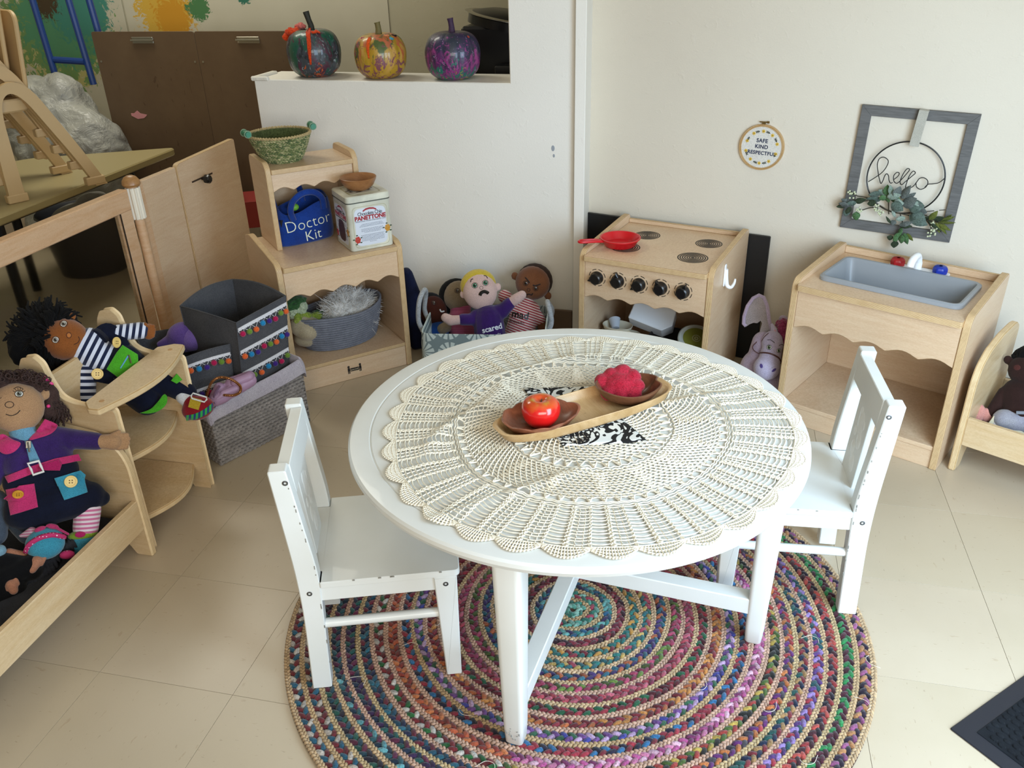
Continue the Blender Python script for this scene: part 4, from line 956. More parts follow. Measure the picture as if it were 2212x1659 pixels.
# dark oddments on the floor under the back table
g = thing('storage_tub', 'dark tub with a white cloth under the back table', 'tub', (-1.62, 2.2, 0), 20)
q = M(); q.lathe([(.15, 0), (.19, .26), (.20, .27), (.195, .28), (.18, .26), (.14, .02), (.001, .02)], 24); q.build('tub_shell', plain('navy_tub', '#20242e', .5), g)
soft('white_cloth', [((0, 0, .22), (.16, .15, .09)), ((.06, .03, .28), (.09, .08, .07))], fabric('grey_white_cloth', '#a5a29a', '#8f8c86'), g, None, .012, 2, lambda p: .012*nz(p, 14))
g = thing('red_folder_pile', 'loose red and white papers on the floor behind the divider', 'papers', (-1.12, 2.52, 0), 12)
for k, (c, x) in enumerate((('#c9c4b8', 0), ('#8e2a22', .05), ('#d8d4c9', -.06))): M().box((-.14+x, -.1, .002+k*.13), (.14+x, .1, .128+k*.13), RZ(k*14)).build('paper_sheaf', plain('paper_%d' % k, c, .7), g)
# black bin behind the half wall
bn = thing('black_trash_bin', 'tall black bin with a silver-rimmed lid behind the half wall', 'bin', (.37, 2.36, 0), 0)
g = M(); g.prism(rrect(-.17, -.13, .2, .13, .06), 1.0, ch=.004); g.build('bin_body', BLKP, bn)
def tilt(P, T): return [T @ Vector(p) for p in P]
g = M(); g.lathe([(.001, .03), (.10, .028), (.165, .012), (.18, 0), (.18, -.03), (.001, -.03)], 40, sx=1, sy=.8); g.build('lid', BLKP, bn, TR(.02, -.01, 1.05) @ RY(10))
g = M(); g.ring([(.175*cos(a*pi/24), -.142*sin(a*pi/24), 0) for a in range(4, 44)][::1], .012, 10, flat=(.35, 1.7)); g.build('silver_rim', plain('brushed_steel', '#b3b1a9', .25, metal=1), bn, TR(.02, -.01, 1.057) @ RY(10))
M().box((-.16, -.14, .0), (.2, .12, 1.04), ch=.01).build('bin_base', BLKP, bn)
M().box((-.01, -.24, .86), (.21, -.16, .915), ch=.004).build('pedal_box', BLKP, bn)
# ================================================================ PUMPKINS
def pumpkin(name, label, x, y, rad, hgt, matf, rz, stemc, extra=None):
    p = thing(name, label, 'pumpkin', (x, y, .899), rz, 'painted pumpkins on the half wall ledge')
    pr = bez([(.001, 0, .006), (.35, 0, .0), (.62, 0, .035), (.90, 0, .20), (1.0, 0, .48), (.97, 0, .70), (.80, 0, .90), (.50, 0, .995), (.22, 0, .985), (.08, 0, .955), (.001, 0, .95)], 4)
    g = M(); g.lathe([(q.x*rad, q.z*hgt) for q in pr], 96, wob=lambda a, r, z: 1-.035*(1-abs(cos(a*5+.3)))**2*(1 if r > rad*.2 else .4)); b = g.build('rind', matf, p, ang=80)
    g = M(); sc = stemc[1]
    g.ring(bez([(0, 0, hgt*.93), (.001, 0, hgt+.012), (sc*.4, 0, hgt+.03), (sc, 0, hgt+stemc[2])], 5), [.019, .0145, .0125, .0115, .011, .0105, .010, .010, .0098, .0097, .0096, .0098, .0102, .0105, .011, .0112], 10); g.build('stem', plain(name+stemc[0], stemc[0], .7, bump=(80, .7, .003)), p, ang=80)
    return p, b
def pmat(name, base, spots, gloss=.42):
    t = NT(name); t.rough(gloss); t.b.inputs['Coat Weight'].default_value = .3; v = t.tc(); cur = base
    for i, (c, sc, lo, hi, zz) in enumerate(spots):
        n = t.noise(t.tc((1, 1, .6), rot=(i*.7, i*1.3, i)), sc, 4, .65, 1.2)
        if zz is not None:
            s = t.n('SeparateXYZ'); t.l(v, s.inputs[0]); m = t.n('Math', operation='MULTIPLY_ADD'); t.l(s.outputs[2], m.inputs[0]); m.inputs[1].default_value = zz[0]; m.inputs[2].default_value = zz[1]
            a = t.n('Math', operation='ADD'); t.l(m.outputs[0], a.inputs[0]); t.l(n, a.inputs[1]); n = a.outputs[0]
        cur = t.mix(t.ramp(n, [(lo, 0.), (hi, 1.)]), cur, c)
    t.col(cur); t.bump(t.noise(v, 45, 4, .7), .35, .003); return t.m
def tissue(par, name, col, pts, wd, seed, target):
    """crumpled tissue strip glued over the rind: pts = (azimuth deg, height 0..1.1 of rind)"""
    g = M(); random.seed(seed); b = bvh_of(target); vs = []; n = 0; P = bez([(a, h, 0) for a, h in pts], 5)
    for i, q in enumerate(P):
        w_ = wd*(1-.75*(i/len(P))**1.5)
        for s in (-1, -.3, .4, 1):
            a = R_(q.x)+s*w_*8; d = V(cos(a), sin(a), 0); o = V(0, 0, q.y); h = b.ray_cast(d*.3+o, -d)
            p = h[0] if h[0] is not None else d*.03+o
            vs.append(p+d*random.uniform(.001, .004)+V(0, 0, random.uniform(-.002, .002)))
    fs = [[i*4+k, i*4+k+1, (i+1)*4+k+1, (i+1)*4+k] for i in range(len(P)-1) for k in range(3)]; g.add(vs, fs)
    o = g.build(name, fabric('tissue_'+col, col, None, 300, .6, .2, 90), par, ang=80); m = o.modifiers.new('t', 'SOLIDIFY'); m.thickness = .001
def crumple(par, col, c, r, seed):
    return soft('tissue_scrap', [(c, r)], fabric('tissue_'+col, col, None, 300, .6, .2, 90), par, None, .003, 1, lambda p: .007*nz(p+V(seed, 0, 0), 90))
PM1 = pmat('dark_painted_rind', '#20252b', [('#3a4148', 30, .42, .5, None), ('#14503f', 16, .50, .55, None), ('#4a2436', 22, .54, .60, None), ('#8b969a', 75, .60, .66, None), ('#b8562a', 40, .60, .66, (-2.5, .08))])
PM2 = pmat('ochre_painted_rind', '#b08a22', [('#c2974c', 9, .45, .6, None), ('#a9892a', 14, .55, .6, None), ('#4a5a28', 15, .56, .62, (1.0, -.08)), ('#7a4450', 34, .53, .57, (-.6, .03)), ('#b5603c', 24, .56, .64, (1.2, -.1))])
PM3 = pmat('purple_painted_rind', '#2d2448', [('#1f2a3c', 14, .45, .55, None), ('#5a1f5c', 20, .46, .56, (-2.4, .16)), ('#8a3476', 48, .52, .58, (-1.5, .10)), ('#17685a', 20, .56, .60, (-3.2, .18)), ('#a8843a', 34, .62, .65, (-3.2, .08)), ('#9a90b0', 90, .63, .68, None)])
a, b = pumpkin('painted_pumpkin', 'pumpkin painted dark green and black with orange tissue hanging down', -.267, 1.962, .096, .158, PM1, 0, ('#2a2a22', -.012, .058))
tissue(a, 'tissue_strip', '#d9481e', [(-72, .165), (-74, .15), (-73, .12), (-74, .09), (-75, .05)], .013, 1, b); tissue(a, 'tissue_strip', '#d9481e', [(-86, .163), (-80, .150), (-78, .14)], .005, 4, b)
crumple(a, '#d9481e', (-.062, -.02, .152), (.028, .02, .014), 3); crumple(a, '#d9756a', (-.045, .01, .167), (.02, .016, .011), 5); crumple(a, '#d9481e', (-.088, -.02, .136), (.014, .014, .012), 7); crumple(a, '#d9481e', (.035, -.045, .152), (.018, .013, .006), 9)
a, b = pumpkin('painted_pumpkin', 'ochre yellow painted pumpkin with small tissue scraps round its stem', -.004, 1.935, .091, .146, PM2, 0, ('#6d6238', -.002, .036))
tissue(a, 'tissue_strip', '#e25a1e', [(-97, .14), (-97, .12), (-96, .10), (-95, .075)], .010, 2, b)
for c, p, r in (('#b0306a', (-.035, -.045, .135), (.012, .008, .006)), ('#3f8f9a', (-.050, -.04, .128), (.008, .006, .006)), ('#1f3a2a', (-.045, -.03, .137), (.01, .008, .004)), ('#4a9ab0', (.058, -.035, .130), (.010, .010, .008)), ('#d98a5a', (.035, -.03, .142), (.014, .01, .006)), ('#1f1f1f', (.055, -.01, .140), (.014, .008, .004)), ('#2f6f8a', (.018, -.055, .127), (.008, .006, .005))): crumple(a, c, p, r, len(c)+p[0]*100)
a, b = pumpkin('painted_pumpkin', 'dark purple and magenta painted pumpkin nearest the wall corner', .263, 1.925, .096, .152, PM3, 0, ('#3a2440', -.003, .042))
crumple(a, '#a8402a', (.062, -.03, .136), (.009, .006, .005), 2)
# ================================================================ WALL DECOR
def wallp(x, z, d=0): return V(x, -d, z)          # local to the right wall: along, height, out of the wall
GF = NT('grey_barnwood'); GF.rough(.7); v = GF.tc((1, 1, 1)); f = GF.noise(GF.tc((.6, 1, 6)), 30, 4, .6); GF.col(GF.ramp(f, [(.3, '#545453'), (.6, '#686867'), (.8, '#5c5c5b')])); GF.bump(f, .2, .001); GF = GF.m
hf = thing('hello_wreath_frame', 'square grey wooden frame with a black wire ring spelling hello and green leaves', 'frame', T=rw @ TR(.900, -.013, .686) @ RY(1.3))
w2, h2, b = .156, .184, .029
for nm, P in (('top_bar', [(-w2, h2), (-w2+b, h2-b), (w2-b, h2-b), (w2, h2)]), ('bottom_bar', [(-w2, -h2), (w2, -h2), (w2-b, -h2+b), (-w2+b, -h2+b)]), ('side_bar', [(-w2, h2), (-w2, -h2), (-w2+b, -h2+b), (-w2+b, h2-b)]), ('side_bar', [(w2, h2), (w2-b, h2-b), (w2-b, -h2+b), (w2, -h2)])):
    M().prism(P, .012, TR(0, .012, 0) @ XZ, ch=.0008).build(nm, GF, hf, ang=20)
BW_ = plain('black_wire', '#0c0c0d', .4)
def hm_(x, y, d=.004):
    """image crop pixels of the wire and leaves -> frame plane"""
    return V((x-1355-(590-y)*.167)*.000366+.001, -d, (590-y)*.000389+(x-1355)*.07*.000389-.012)
RC = .105
g = M(); g.ring([V(RC*cos(a), -.005, -.010+RC*sin(a)) for a in [pi/2-.1+(-1)*2*pi*i/72*.999 for i in range(73)]], .0021, 8); wr = g.build('wire_ring', BW_, hf)
pts = [(1078, 625), (1130, 590), (1180, 550), (1212, 505), (1223, 462), (1192, 437), (1157, 448), (1143, 490), (1150, 550), (1163, 605), (1175, 633), (1190, 608), (1201, 575), (1216, 558), (1230, 575), (1234, 605), (1246, 626), (1262, 622)]
pts2 = [(1272, 598), (1300, 572), (1308, 550), (1290, 545), (1268, 572), (1272, 612), (1295, 625), (1325, 598), (1365, 548), (1383, 520), (1366, 514), (1342, 545), (1322, 592), (1318, 622), (1332, 634), (1355, 612), (1402, 568), (1426, 543), (1410, 530), (1386, 560), (1367, 615), (1360, 655), (1376, 663), (1415, 642), (1440, 608), (1458, 582), (1487, 575), (1514, 590), (1520, 615), (1505, 645), (1470, 662), (1440, 645), (1434, 612)]
pts3 = [(1500, 645), (1522, 622), (1555, 617), (1600, 605), (1640, 570)]
for P in (pts, pts2, pts3): M().ring(bez([hm_(*p, .006) for p in P], 5), .0013, 6).build('wire_lettering', BW_, hf)
RIB = fabric('sheer_ribbon', '#c4c2b6', '#bab8ac', 900, .5)
g = M(); g.box((-.013, -.0165, .085), (.013, -.0155, h2+.001)); g.box((-.013, -.0165, h2), (.013, .012, h2+.0012)); g.box((-.013, -.012, .085), (.013, -.0045, .0862)); g.build('ribbon', RIB, hf, TR(-.001, 0, 0) @ RY(4))
def leafmat(n, a, b): return fabric(n, a, b, 300, .2, .1, 60)
LMs = [leafmat('leaf_sage', '#66766e', '#56665c'), leafmat('leaf_grey', '#6f7672', '#5c635f'), leafmat('leaf_green', '#5d8058', '#48693f'), leafmat('leaf_pale', '#9cab9f', '#7f9284'), leafmat('leaf_dark', '#3f4a38', '#323c2c'), leafmat('leaf_olive', '#6c7236', '#54602c')]
def leaf(par, x, y, ang, L, W, mi, curl=.15, d=.02):
    """x,y image crop pixel of the leaf base; ang degrees"""
    n = 7; vs = []; a = R_(ang); o = hm_(x, y, d); ax = V(cos(a), 0, sin(a)); sd = V(-sin(a), 0, cos(a)); tw = random.uniform(-.6, .6)
    for i in range(n+1):
        t = i/n; w_ = W*(sin(pi*t**.8)**.8 if 0 < t < 1 else .02); c = o+ax*(L*t)+V(0, -1, 0)*(L*curl*sin(pi*t*.7)+.003*random.random())
        for k in (-1, 0, 1): vs.append(c+(sd*cos(tw)+V(0, -1, 0)*sin(tw))*(w_*k)+V(0, -1, 0)*(-.12*w_ if k == 0 else 0))
    fs = [[i*3+k, i*3+k+1, (i+1)*3+k+1, (i+1)*3+k] for i in range(n) for k in range(2)]
    m = M().add(vs, fs); q = m.build('leaf', LMs[mi], par, ang=70); s = q.modifiers.new('t', 'SOLIDIFY'); s.thickness = .0006
random.seed(21)
br = M()
BR = plain('stem_dark', '#3a3426', .8)
for P in ([(1000, 735), (1080, 745), (1110, 775), (1180, 800), (1250, 835), (1400, 860), (1560, 890), (1640, 900)], [(880, 800), (980, 790), (1080, 765)], [(1330, 850), (1350, 920), (1330, 1000), (1310, 1060)], [(1235, 700), (1240, 780), (1245, 860)], [(1520, 880), (1560, 930), (1570, 980)], [(1400, 860), (1480, 850), (1530, 850)], [(1020, 850), (1100, 820), (1150, 815)], [(940, 700), (1000, 735)]):
    br.ring(bez([hm_(*p, .012) for p in P], 5), .0016, 6)
for P in ([(1512, 823), (1580, 812)], [(1615, 806), (1662, 799)]): br.ring([hm_(*p, .012) for p in P], .0012, 6)
brn = br.build('wreath_stem', BR, hf)
LV = [  # x, y, angle, length, width, material
 (1225, 715, 95, .034, .011, 2), (1225, 715, 150, .030, .011, 3), (1230, 720, 20, .042, .011, 3), (1225, 715, -60, .022, .010, 2), (1225, 715, 210, .020, .010, 2), (1190, 690, 195, .036, .010, 0), (1190, 745, 185, .045, .012, 0), (1150, 765, 200, .025, .010, 4), (1250, 715, -20, .038, .013, 2), (1270, 760, -25, .040, .017, 0), (1280, 765, 10, .03, .015, 3),
 (1290, 715, 75, .036, .014, 1), (1270, 705, 110, .034, .008, 3), (1335, 725, 65, .048, .013, 1), (1370, 730, 45, .034, .009, 1), (1350, 780, 40, .045, .018, 1), (1390, 780, 10, .045, .020, 0), (1400, 800, -5, .05, .022, 1), (1410, 800, 60, .03, .016, 3), (1420, 830, -30, .052, .02, 0), (1440, 820, -60, .03, .013, 0), (1400, 850, -20, .06, .016, 0),
 (1375, 870, -160, .028, .008, 3), (1300, 870, 120, .028, .005, 3), (1270, 920, 130, .028, .004, 4), (1310, 920, 170, .02, .008, 1), (1330, 930, 25, .04, .008, 1), (1335, 940, 10, .035, .007, 4), (1350, 950, -95, .03, .008, 2), (1340, 985, -110, .034, .010, 2), (1370, 985, -60, .036, .010, 2), (1360, 1000, -85, .026, .010, 2), (1390, 985, -40, .03, .006, 5), (1310, 1050, -90, .022, .012, 4), (1290, 1035, 170, .018, .008, 4),
 (930, 800, 200, .034, .008, 4), (950, 790, 160, .030, .009, 1), (960, 805, -110, .026, .008, 4), (940, 800, 175, .03, .01, 1), (930, 830, -90, .022, .010, 0), (1000, 850, -80, .026, .012, 2), (980, 775, 20, .035, .009, 4), (1000, 780, 190, .03, .009, 0),
 (1550, 870, 60, .036, .009, 5), (1580, 870, 25, .03, .010, 4), (1620, 880, 30, .045, .006, 5), (1620, 885, 10, .045, .006, 5), (1610, 890, -25, .045, .006, 5), (1620, 900, -45, .040, .005, 5), (1600, 890, -60, .034, .005, 5), (1540, 880, -30, .05, .005, 4), (1650, 880, 50, .03, .005, 5), (1510, 860, 10, .045, .008, 4)]
for (x, y, a, L, W, m) in LV: leaf(hf, x, y, a, L, W, m, d=random.uniform(.014, .03))
for (cx_, cy_, n, r) in ((960, 715, 12, 34), (1025, 825, 10, 28), (1160, 805, 9, 26), (1190, 845, 8, 22), (1590, 920, 12, 36), (1570, 980, 10, 32)):
    g = M(); g2 = M()
    for k in range(n):
        a = random.uniform(0, 6.28); q = r*sqrt(random.random()); p = hm_(cx_+q*cos(a), cy_+q*sin(a), .022+random.uniform(0, .008)); g.ell(p, .0030, n=8, m=5); g2.ring([hm_(cx_, cy_+10, .014), p], .0005, 4)
    st_ = g2.build('berry_stalk', LMs[2], hf); g.build('berry', plain('pale_berry', '#c3c9a6', .4), st_)
eh = thing('embroidery_hoop', 'small round embroidery hoop reading safe kind respectful on the cream wall', 'embroidery', T=rw @ TR(.470, -.001, .726))
M().cyl((0, 0, 0), (0, -.006, 0), .0645, n=64).build('stitched_cloth', fabric('hoop_cloth', '#e9e6de', '#e2dfd6', 800, .3), eh, ang=30)
HW_ = woodm('hoop_wood', '#cfae7e', '#b9935f', (1, 1, 1), 60)
g = M(); ringflat(g, (0, 0), .0635, .0665, -.0, .0085, 72); g.build('inner_hoop', HW_, eh, RX(90)); g = M(); ringflat(g, (0, 0), .0672, .0705, .0, .008, 72); g.build('outer_hoop', HW_, eh, RX(90))
g = M(); g.box((-.005, -.008, .0685), (-.001, -.002, .0785)); g.box((.001, -.008, .0685), (.005, -.002, .0785)); g.cyl((-.014, -.005, .077), (.012, -.005, .077), .0018, n=10); g.cyl((.009, -.005, .077), (.016, -.005, .077), .0035, n=12); g.build('brass_screw', plain('brass', '#8d7443', .35, metal=.9), eh)
NV = plain('navy_thread', '#1d2747', .9)
for s_, z, x in (('SAFE', .015, .0), ('KIND', -.0035, .0), ('RESPECTFUL', -.0225, .002)): text(s_, .0165 if s_ != 'RESPECTFUL' else .0155, NV, eh, TR(x, -.0062, z) @ RX(90) @ RZ(-2), 'stitched_word', bold=.0004, spacing=1.05)
YEL = plain('yellow_thread', '#d9b64a', .8); DG = plain('dark_green_thread', '#2a3320', .9); g = M(); g2 = M(); g3 = M()
for k in range(10):
    a = R_(88+36*k); c = (.0495*cos(a), .0495*sin(a))
    for q in range(5): b_ = 2*pi*q/5+k; g.ell((c[0]+.0032*cos(b_), -.0066, c[1]+.0032*sin(b_)), (.0024, .0008, .0024), n=8, m=5)
    g3.ell((c[0], -.0074, c[1]), (.0014, .0008, .0014), n=8, m=5)
for k in range(8):
    a = R_((70, 108, 30, 150, 335, 205, 285, 252)[k]); dr = V(-sin(a), 0, cos(a)); c = V(.0495*cos(a), -.0066, .0495*sin(a))
    g2.ring([c-dr*.006, c+dr*.006], .0006, 5)
    for q in (-.004, 0, .004):
        for s in (-1, 1): p = c+dr*q; g2.ring([p, p+(V(cos(a), 0, sin(a))*s*.8+dr*.8)*.0045], [.0011, .0005], 5)
g.build('yellow_petals', YEL, eh); g2.build('green_sprig', DG, eh); g3.build('flower_centre', plain('brown_thread', '#5a3b1c', .9), eh)
# ================================================================ THINGS ON THE HUTCH
HU = Matrix.Translation((-.126, 1.199, 0)) @ RZ(43)
# seagrass basket
sb = thing('seagrass_basket', 'small round green seagrass basket with two green rod handles on the hutch top', 'basket', T=HU @ TR(.150, .288, .7025))
SG = colmat('seagrass', .8, (500, .6, .002), .1)
cols = [lin(c) for c in ('#8c9160', '#9da06e', '#6f7d4c', '#b8b283', '#77824f', '#a9a877', '#5f7046')]
g = M(); random.seed(8); rowsN = 11
def bprof(t): return .056+(.098-.056)*(t**.75), .084*t
for r in range(rowsN):
    rad, z = bprof((r+.3)/rowsN); n = int(2*pi*rad/.0092)
    for k in range(n):
        for s in (-1, 1):
            a = 2*pi*(k+(s > 0)*.5+(r % 2)*.25)/n; p = V(cos(a)*rad, sin(a)*rad, z+s*.0018); c = mulc(cols[random.randrange(7)], random.uniform(.8, 1.15)); tg = V(-sin(a), cos(a), .45*s).normalized(); d = V(cos(a), sin(a), 0); u = tg.cross(d)
            g.add([p+tg*(q[0]*.0066)+u*(q[1]*.0034)+d*(q[2]*.0036) for q in LB[0]], LB[1], c=c)
for k in range(62):
    for s in (-1, 1):
        a = 2*pi*(k+(s > 0)*.5)/62; p = V(cos(a)*.099, sin(a)*.099, .0855); tg = V(-sin(a), cos(a), .5*s).normalized(); g.add([p+tg*(q[0]*.007)+V(0, 0, 1)*(q[2]*.0042)+V(cos(a), sin(a), 0)*(q[1]*.0048) for q in LB[0]], LB[1], c=mulc(lin('#c3ad7c'), random.uniform(.8, 1.1)))
g.build('woven_body', SG, sb, ang=80)
g = M(); g.lathe([(.001, .001), (.056, .001), (.060, .008), (.095, .083), (.092, .083), (.056, .01), (.001, .007)], 40); g.build('basket_lining', fabric('seagrass_inside', '#5f6a42', '#4b5534', 200, .9, .1, 60), sb)
GP = plain('green_rod', '#2f7d5f', .45); JH = plain('twine_green', '#7d9a80', .9)
for a in (185, -5):
    d = V(cos(R_(a)), sin(R_(a)), 0); tg = V(-d.y, d.x, 0); c = d*.108+V(0, 0, .098)
    q = M().cyl(c-tg*.024, c+tg*.024, .0085, n=16).build('handle_rod', GP, sb)
    g = M()
    for s in (-1, 1): g.ring([c+tg*(.018*s)+d*(.0105*cos(b_))+V(0, 0, .0105*sin(b_)) for b_ in [2*pi*i/12 for i in range(12)]], .0018, 6, closed=True); g.ring([c+tg*.018*s-d*.008, d*.097+tg*.018*s+V(0, 0, .08)], .002, 6)
    g.build('twine_loop', JH, sb)
# doctor kit bag
RB = fabric('royal_blue_plush', '#173f95', '#12327c', 900, .5, .5, 16)
bg_ = thing('doctor_kit_bag', 'royal blue fabric tote bag lettered Doctor Kit inside the hutch', 'bag', T=HU @ TR(.1675, .233, .4415) @ RZ(6))
def dropm(a, z):
    return 0
g = M(); n = 48; rows_ = []
def bo(a, sx, sy): c, s = cos(a), sin(a); k = (abs(c)**3.2+abs(s)**3.2)**(-1/3.2); return c*k*sx, s*k*sy
lay = [(.097, .040, 0), (.101, .044, .006), (.103, .046, .03), (.100, .044, .07), (.094, .042, .105), (.088, .040, .128), (.085, .037, .1285), (.090, .038, .10), (.094, .040, .06), (.09, .036, .012)]
vs = []
for li, (sx, sy, z) in enumerate(lay):
    for k in range(n):
        a = 2*pi*k/n; x, y = bo(a, sx, sy); zz = z
        if z > .06: zz = z+(z-.06)/.07*(.016*(x/.09) + (.012*(y/.04)) - .006*cos(3*a)); 
        vs.append((x+.003*nz((x*9, y*9, z*9), 2)+(.010*(z/.13)), y+.003*nz((x, y, z+3), 22), zz))
fs = [[r*n+i, r*n+(i+1) % n, (r+1)*n+(i+1) % n, (r+1)*n+i] for r in range(len(lay)-1) for i in range(n)]+[[i for i in range(n)][::-1], [(len(lay)-1)*n+i for i in range(n)]]
g.add(vs, fs); bb = g.build('bag_body', RB, bg_, ang=80)
def strap(P, r=.0115): return M().ring(bez(P, 6), r, 10, flat=(1, .55), upv=(0, 1, 0)).build('handle', RB, bg_, ang=80)
M().ring(bez([(-.045, -.043, .085), (-.052, -.047, .118), (-.040, -.048, .148), (-.005, -.046, .168), (.035, -.046, .166), (.062, -.046, .142), (.066, -.044, .105)], 6), .0105, 10, flat=(.6, 1), upv=(0, -1, 0)).build('handle', RB, bg_, ang=80)
M().ring(bez([(-.070, .030, .10), (-.078, .036, .15), (-.070, .040, .185), (-.03, .042, .214), (.0, .042, .208), (.022, .040, .17), (.026, .034, .12)], 6), .0105, 10, flat=(.6, 1), upv=(0, -1, 0)).build('handle', RB, bg_, ang=80)
LT = plain('cream_embroidery', '#dfe3cf', .8)
text('Doctor', .053, LT, bg_, TR(.006, -.08, .052) @ RX(90) @ RZ(4), 'stitched_lettering', bb, .006, lift=.0012, spacing=1.02, bold=-.0009)
text('Kit', .050, LT, bg_, TR(.016, -.08, .010) @ RX(90) @ RZ(4), 'stitched_lettering', bb, .006, lift=.0012, bold=-.0006)
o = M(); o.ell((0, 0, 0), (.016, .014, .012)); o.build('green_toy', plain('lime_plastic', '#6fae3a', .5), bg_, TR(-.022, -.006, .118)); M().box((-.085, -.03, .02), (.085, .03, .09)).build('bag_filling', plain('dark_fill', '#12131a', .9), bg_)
# tin
tn = thing('panettone_tin', 'cream square cake tin lettered Panettone beside the blue bag', 'tin', T=HU @ TR(.254, .012, .4415) @ RZ(-1))
TM_ = plain('cream_tin', '#dcdccb', .32, var=14); W_ = .146
M().prism(rrect(0, 0, W_, W_, .016, 5), .158, ch=.003).build('tin_body', TM_, tn, ang=30)
M().prism(rrect(-.0015, -.0015, W_+.0015, W_+.0015, .017, 5), .022, ch=.003).build('lid', TM_, tn, TR(0, 0, .157), ang=30)
g = M(); g.ring([(*p, .1575) for p in rrect(-.0012, -.0012, W_+.0012, W_+.0012, .017, 5)], .0012, 6, closed=True); g.build('lid_seam', plain('dark_line', '#4a4f48', .5, metal=.5), tn)
PW = plain('label_pale_blue', '#d3dae6', .35); GL = plain('gold_line', '#a9a483', .4); RD = plain('label_red', '#9c1c26', .4); BLKI = plain('ink_black', '#2a2a2e', .5); GRI = plain('ink_grey', '#6a7080', .5)
def labelface(K):
    def pr(P, mat, nm, z=0, t=.0003): return M().prism(P, t, K @ TR(0, 0, z), ch=.0001).build(nm, mat, tn, smooth=False)
    pr(rpoly([(.014, .01), (.132, .01), (.132, .144), (.014, .144)], .016, 5), GL, 'label_border'); pr(rpoly([(.0152, .0112), (.1308, .0112), (.1308, .1428), (.0152, .1428)], .016, 5), TM_, 'label_ground', .0002)
    pr(rpoly([(.020, .016), (.126, .016), (.126, .138), (.020, .138)], .02, 6), PW, 'label_panel', .0004)
    pr([(.050, .126), (.060, .131), (.073, .1325), (.086, .131), (.096, .126), (.096, .131), (.086, .1365), (.073, .138), (.060, .1365), (.050, .131)], RD, 'ribbon_banner', .0006)
    text('Chocolate Chip', .0155, BLKI, tn, K @ TR(.073, .1155, .0008), 'label_lettering', bold=.0001, spacing=.85)
    text('PANETTONE', .0185, RD, tn, K @ TR(.073, .1005, .0008), 'label_lettering', bold=.0009, spacing=.98)
    text('TRADITIONAL ITALIAN OVEN-BAKED CAKE', .0055, BLKI, tn, K @ TR(.073, .0945, .0008), 'label_lettering', spacing=.95)
    g = M(); random.seed(3)
    for i, (y, w_) in enumerate([(.086-.0038*k, .034+.004*(k % 3)) for k in range(3)]+[(.070-.0038*k, .037-.003*(k == 3)*3) for k in range(4)]+[(.050-.0038*k, .040-.002*(k % 2)) for k in range(6)]+[(.0265, .012)]):
        x = .076-w_
        while x < .076+w_: L = random.uniform(.002, .006); g.box((x, y, .0006), (min(x+L, .076+w_), y+.0012, .0010), K, ch=.00005); x += L+.0011
    g.build('fine_print', GRI, tn, smooth=False)
    def flower(x, y, mat, s):
        g = M()
        for q in range(6): a = q*pi/3+x*50; g.ell((x+.0055*s*cos(a), y+.0075*s*sin(a), .0009), (.0052*s, .0058*s, .0006), K, n=10, m=5)
        g.ell((x, y, .0013), (.004*s, .004*s, .0006), K, n=10, m=5); g.build('printed_flower', mat, tn)
        g = M()
        for q in range(5): a = q*1.3+.4; g.ell((x+.014*s*cos(a), y+.016*s*sin(a), .0006), (.0042*s, .0026*s, .0004), K, n=8, m=5)
        g.build('printed_leaf', plain('print_green', '#3d4a30', .5), tn)
    flower(.024, .038, plain('print_red', '#b5382a', .4), .95); flower(.128, .062, plain('print_gold', '#c08a2c', .4), .95)
labelface(TR(0, 0, 0) @ XZ)
Kl = fr((0, W_, 0), (0, -1, 0), (0, 0, 1)); labelface(Kl)
g = M(); g.prism(rpoly([(.045, .022), (.10, .022), (.105, .06), (.095, .092), (.05, .092), (.04, .06)], .02, 5), .0004, Kl @ TR(0, 0, .0008), ch=.0001); g.build('cake_picture', plain('cake_brown', '#4a2c22', .5, bump=(90, .6, .002)), tn)
g = M(); g.prism(rrect(.02, .02, W_-.02, W_-.02, .01), .0004, TR(0, 0, .1788), ch=.0001); g.prism(rrect(.024, .024, W_-.024, W_-.024, .01), .0004, TR(0, 0, .179), ch=.0001); g.build('lid_print', GL, tn)
M().prism(rrect(.025, .025, W_-.025, W_-.025, .01), .0004, TR(0, 0, .1793), ch=.0001).build('lid_ground', TM_, tn)
g = M(); random.seed(9)
for k in range(22): a = random.uniform(0, 6.28); r = random.uniform(.03, .046); g.ell((W_/2+r*cos(a), W_/2+r*.8*sin(a), .1797), (.006, .004, .0004), n=8, m=5)
g.build('lid_ornament', plain('ornament_dark', '#4d3a32', .5), tn)
# wooden bowl on the tin
wb2 = thing('small_wooden_bowl', 'small brown wooden bowl standing on the lid of the cake tin', 'bowl', T=HU @ TR(.327, .085, .6215))
g = M(); g.lathe([(.001, 0), (.028, 0), (.034, .003), (.048, .015), (.057, .032), (.059, .040), (.0575, .041), (.055, .039), (.046, .019), (.03, .007), (.001, .006)], 48); g.build('bowl_body', woodm('acacia_bowl', '#a37246', '#80522c', (1, 1, 3), 40, .4), wb2, ang=60)
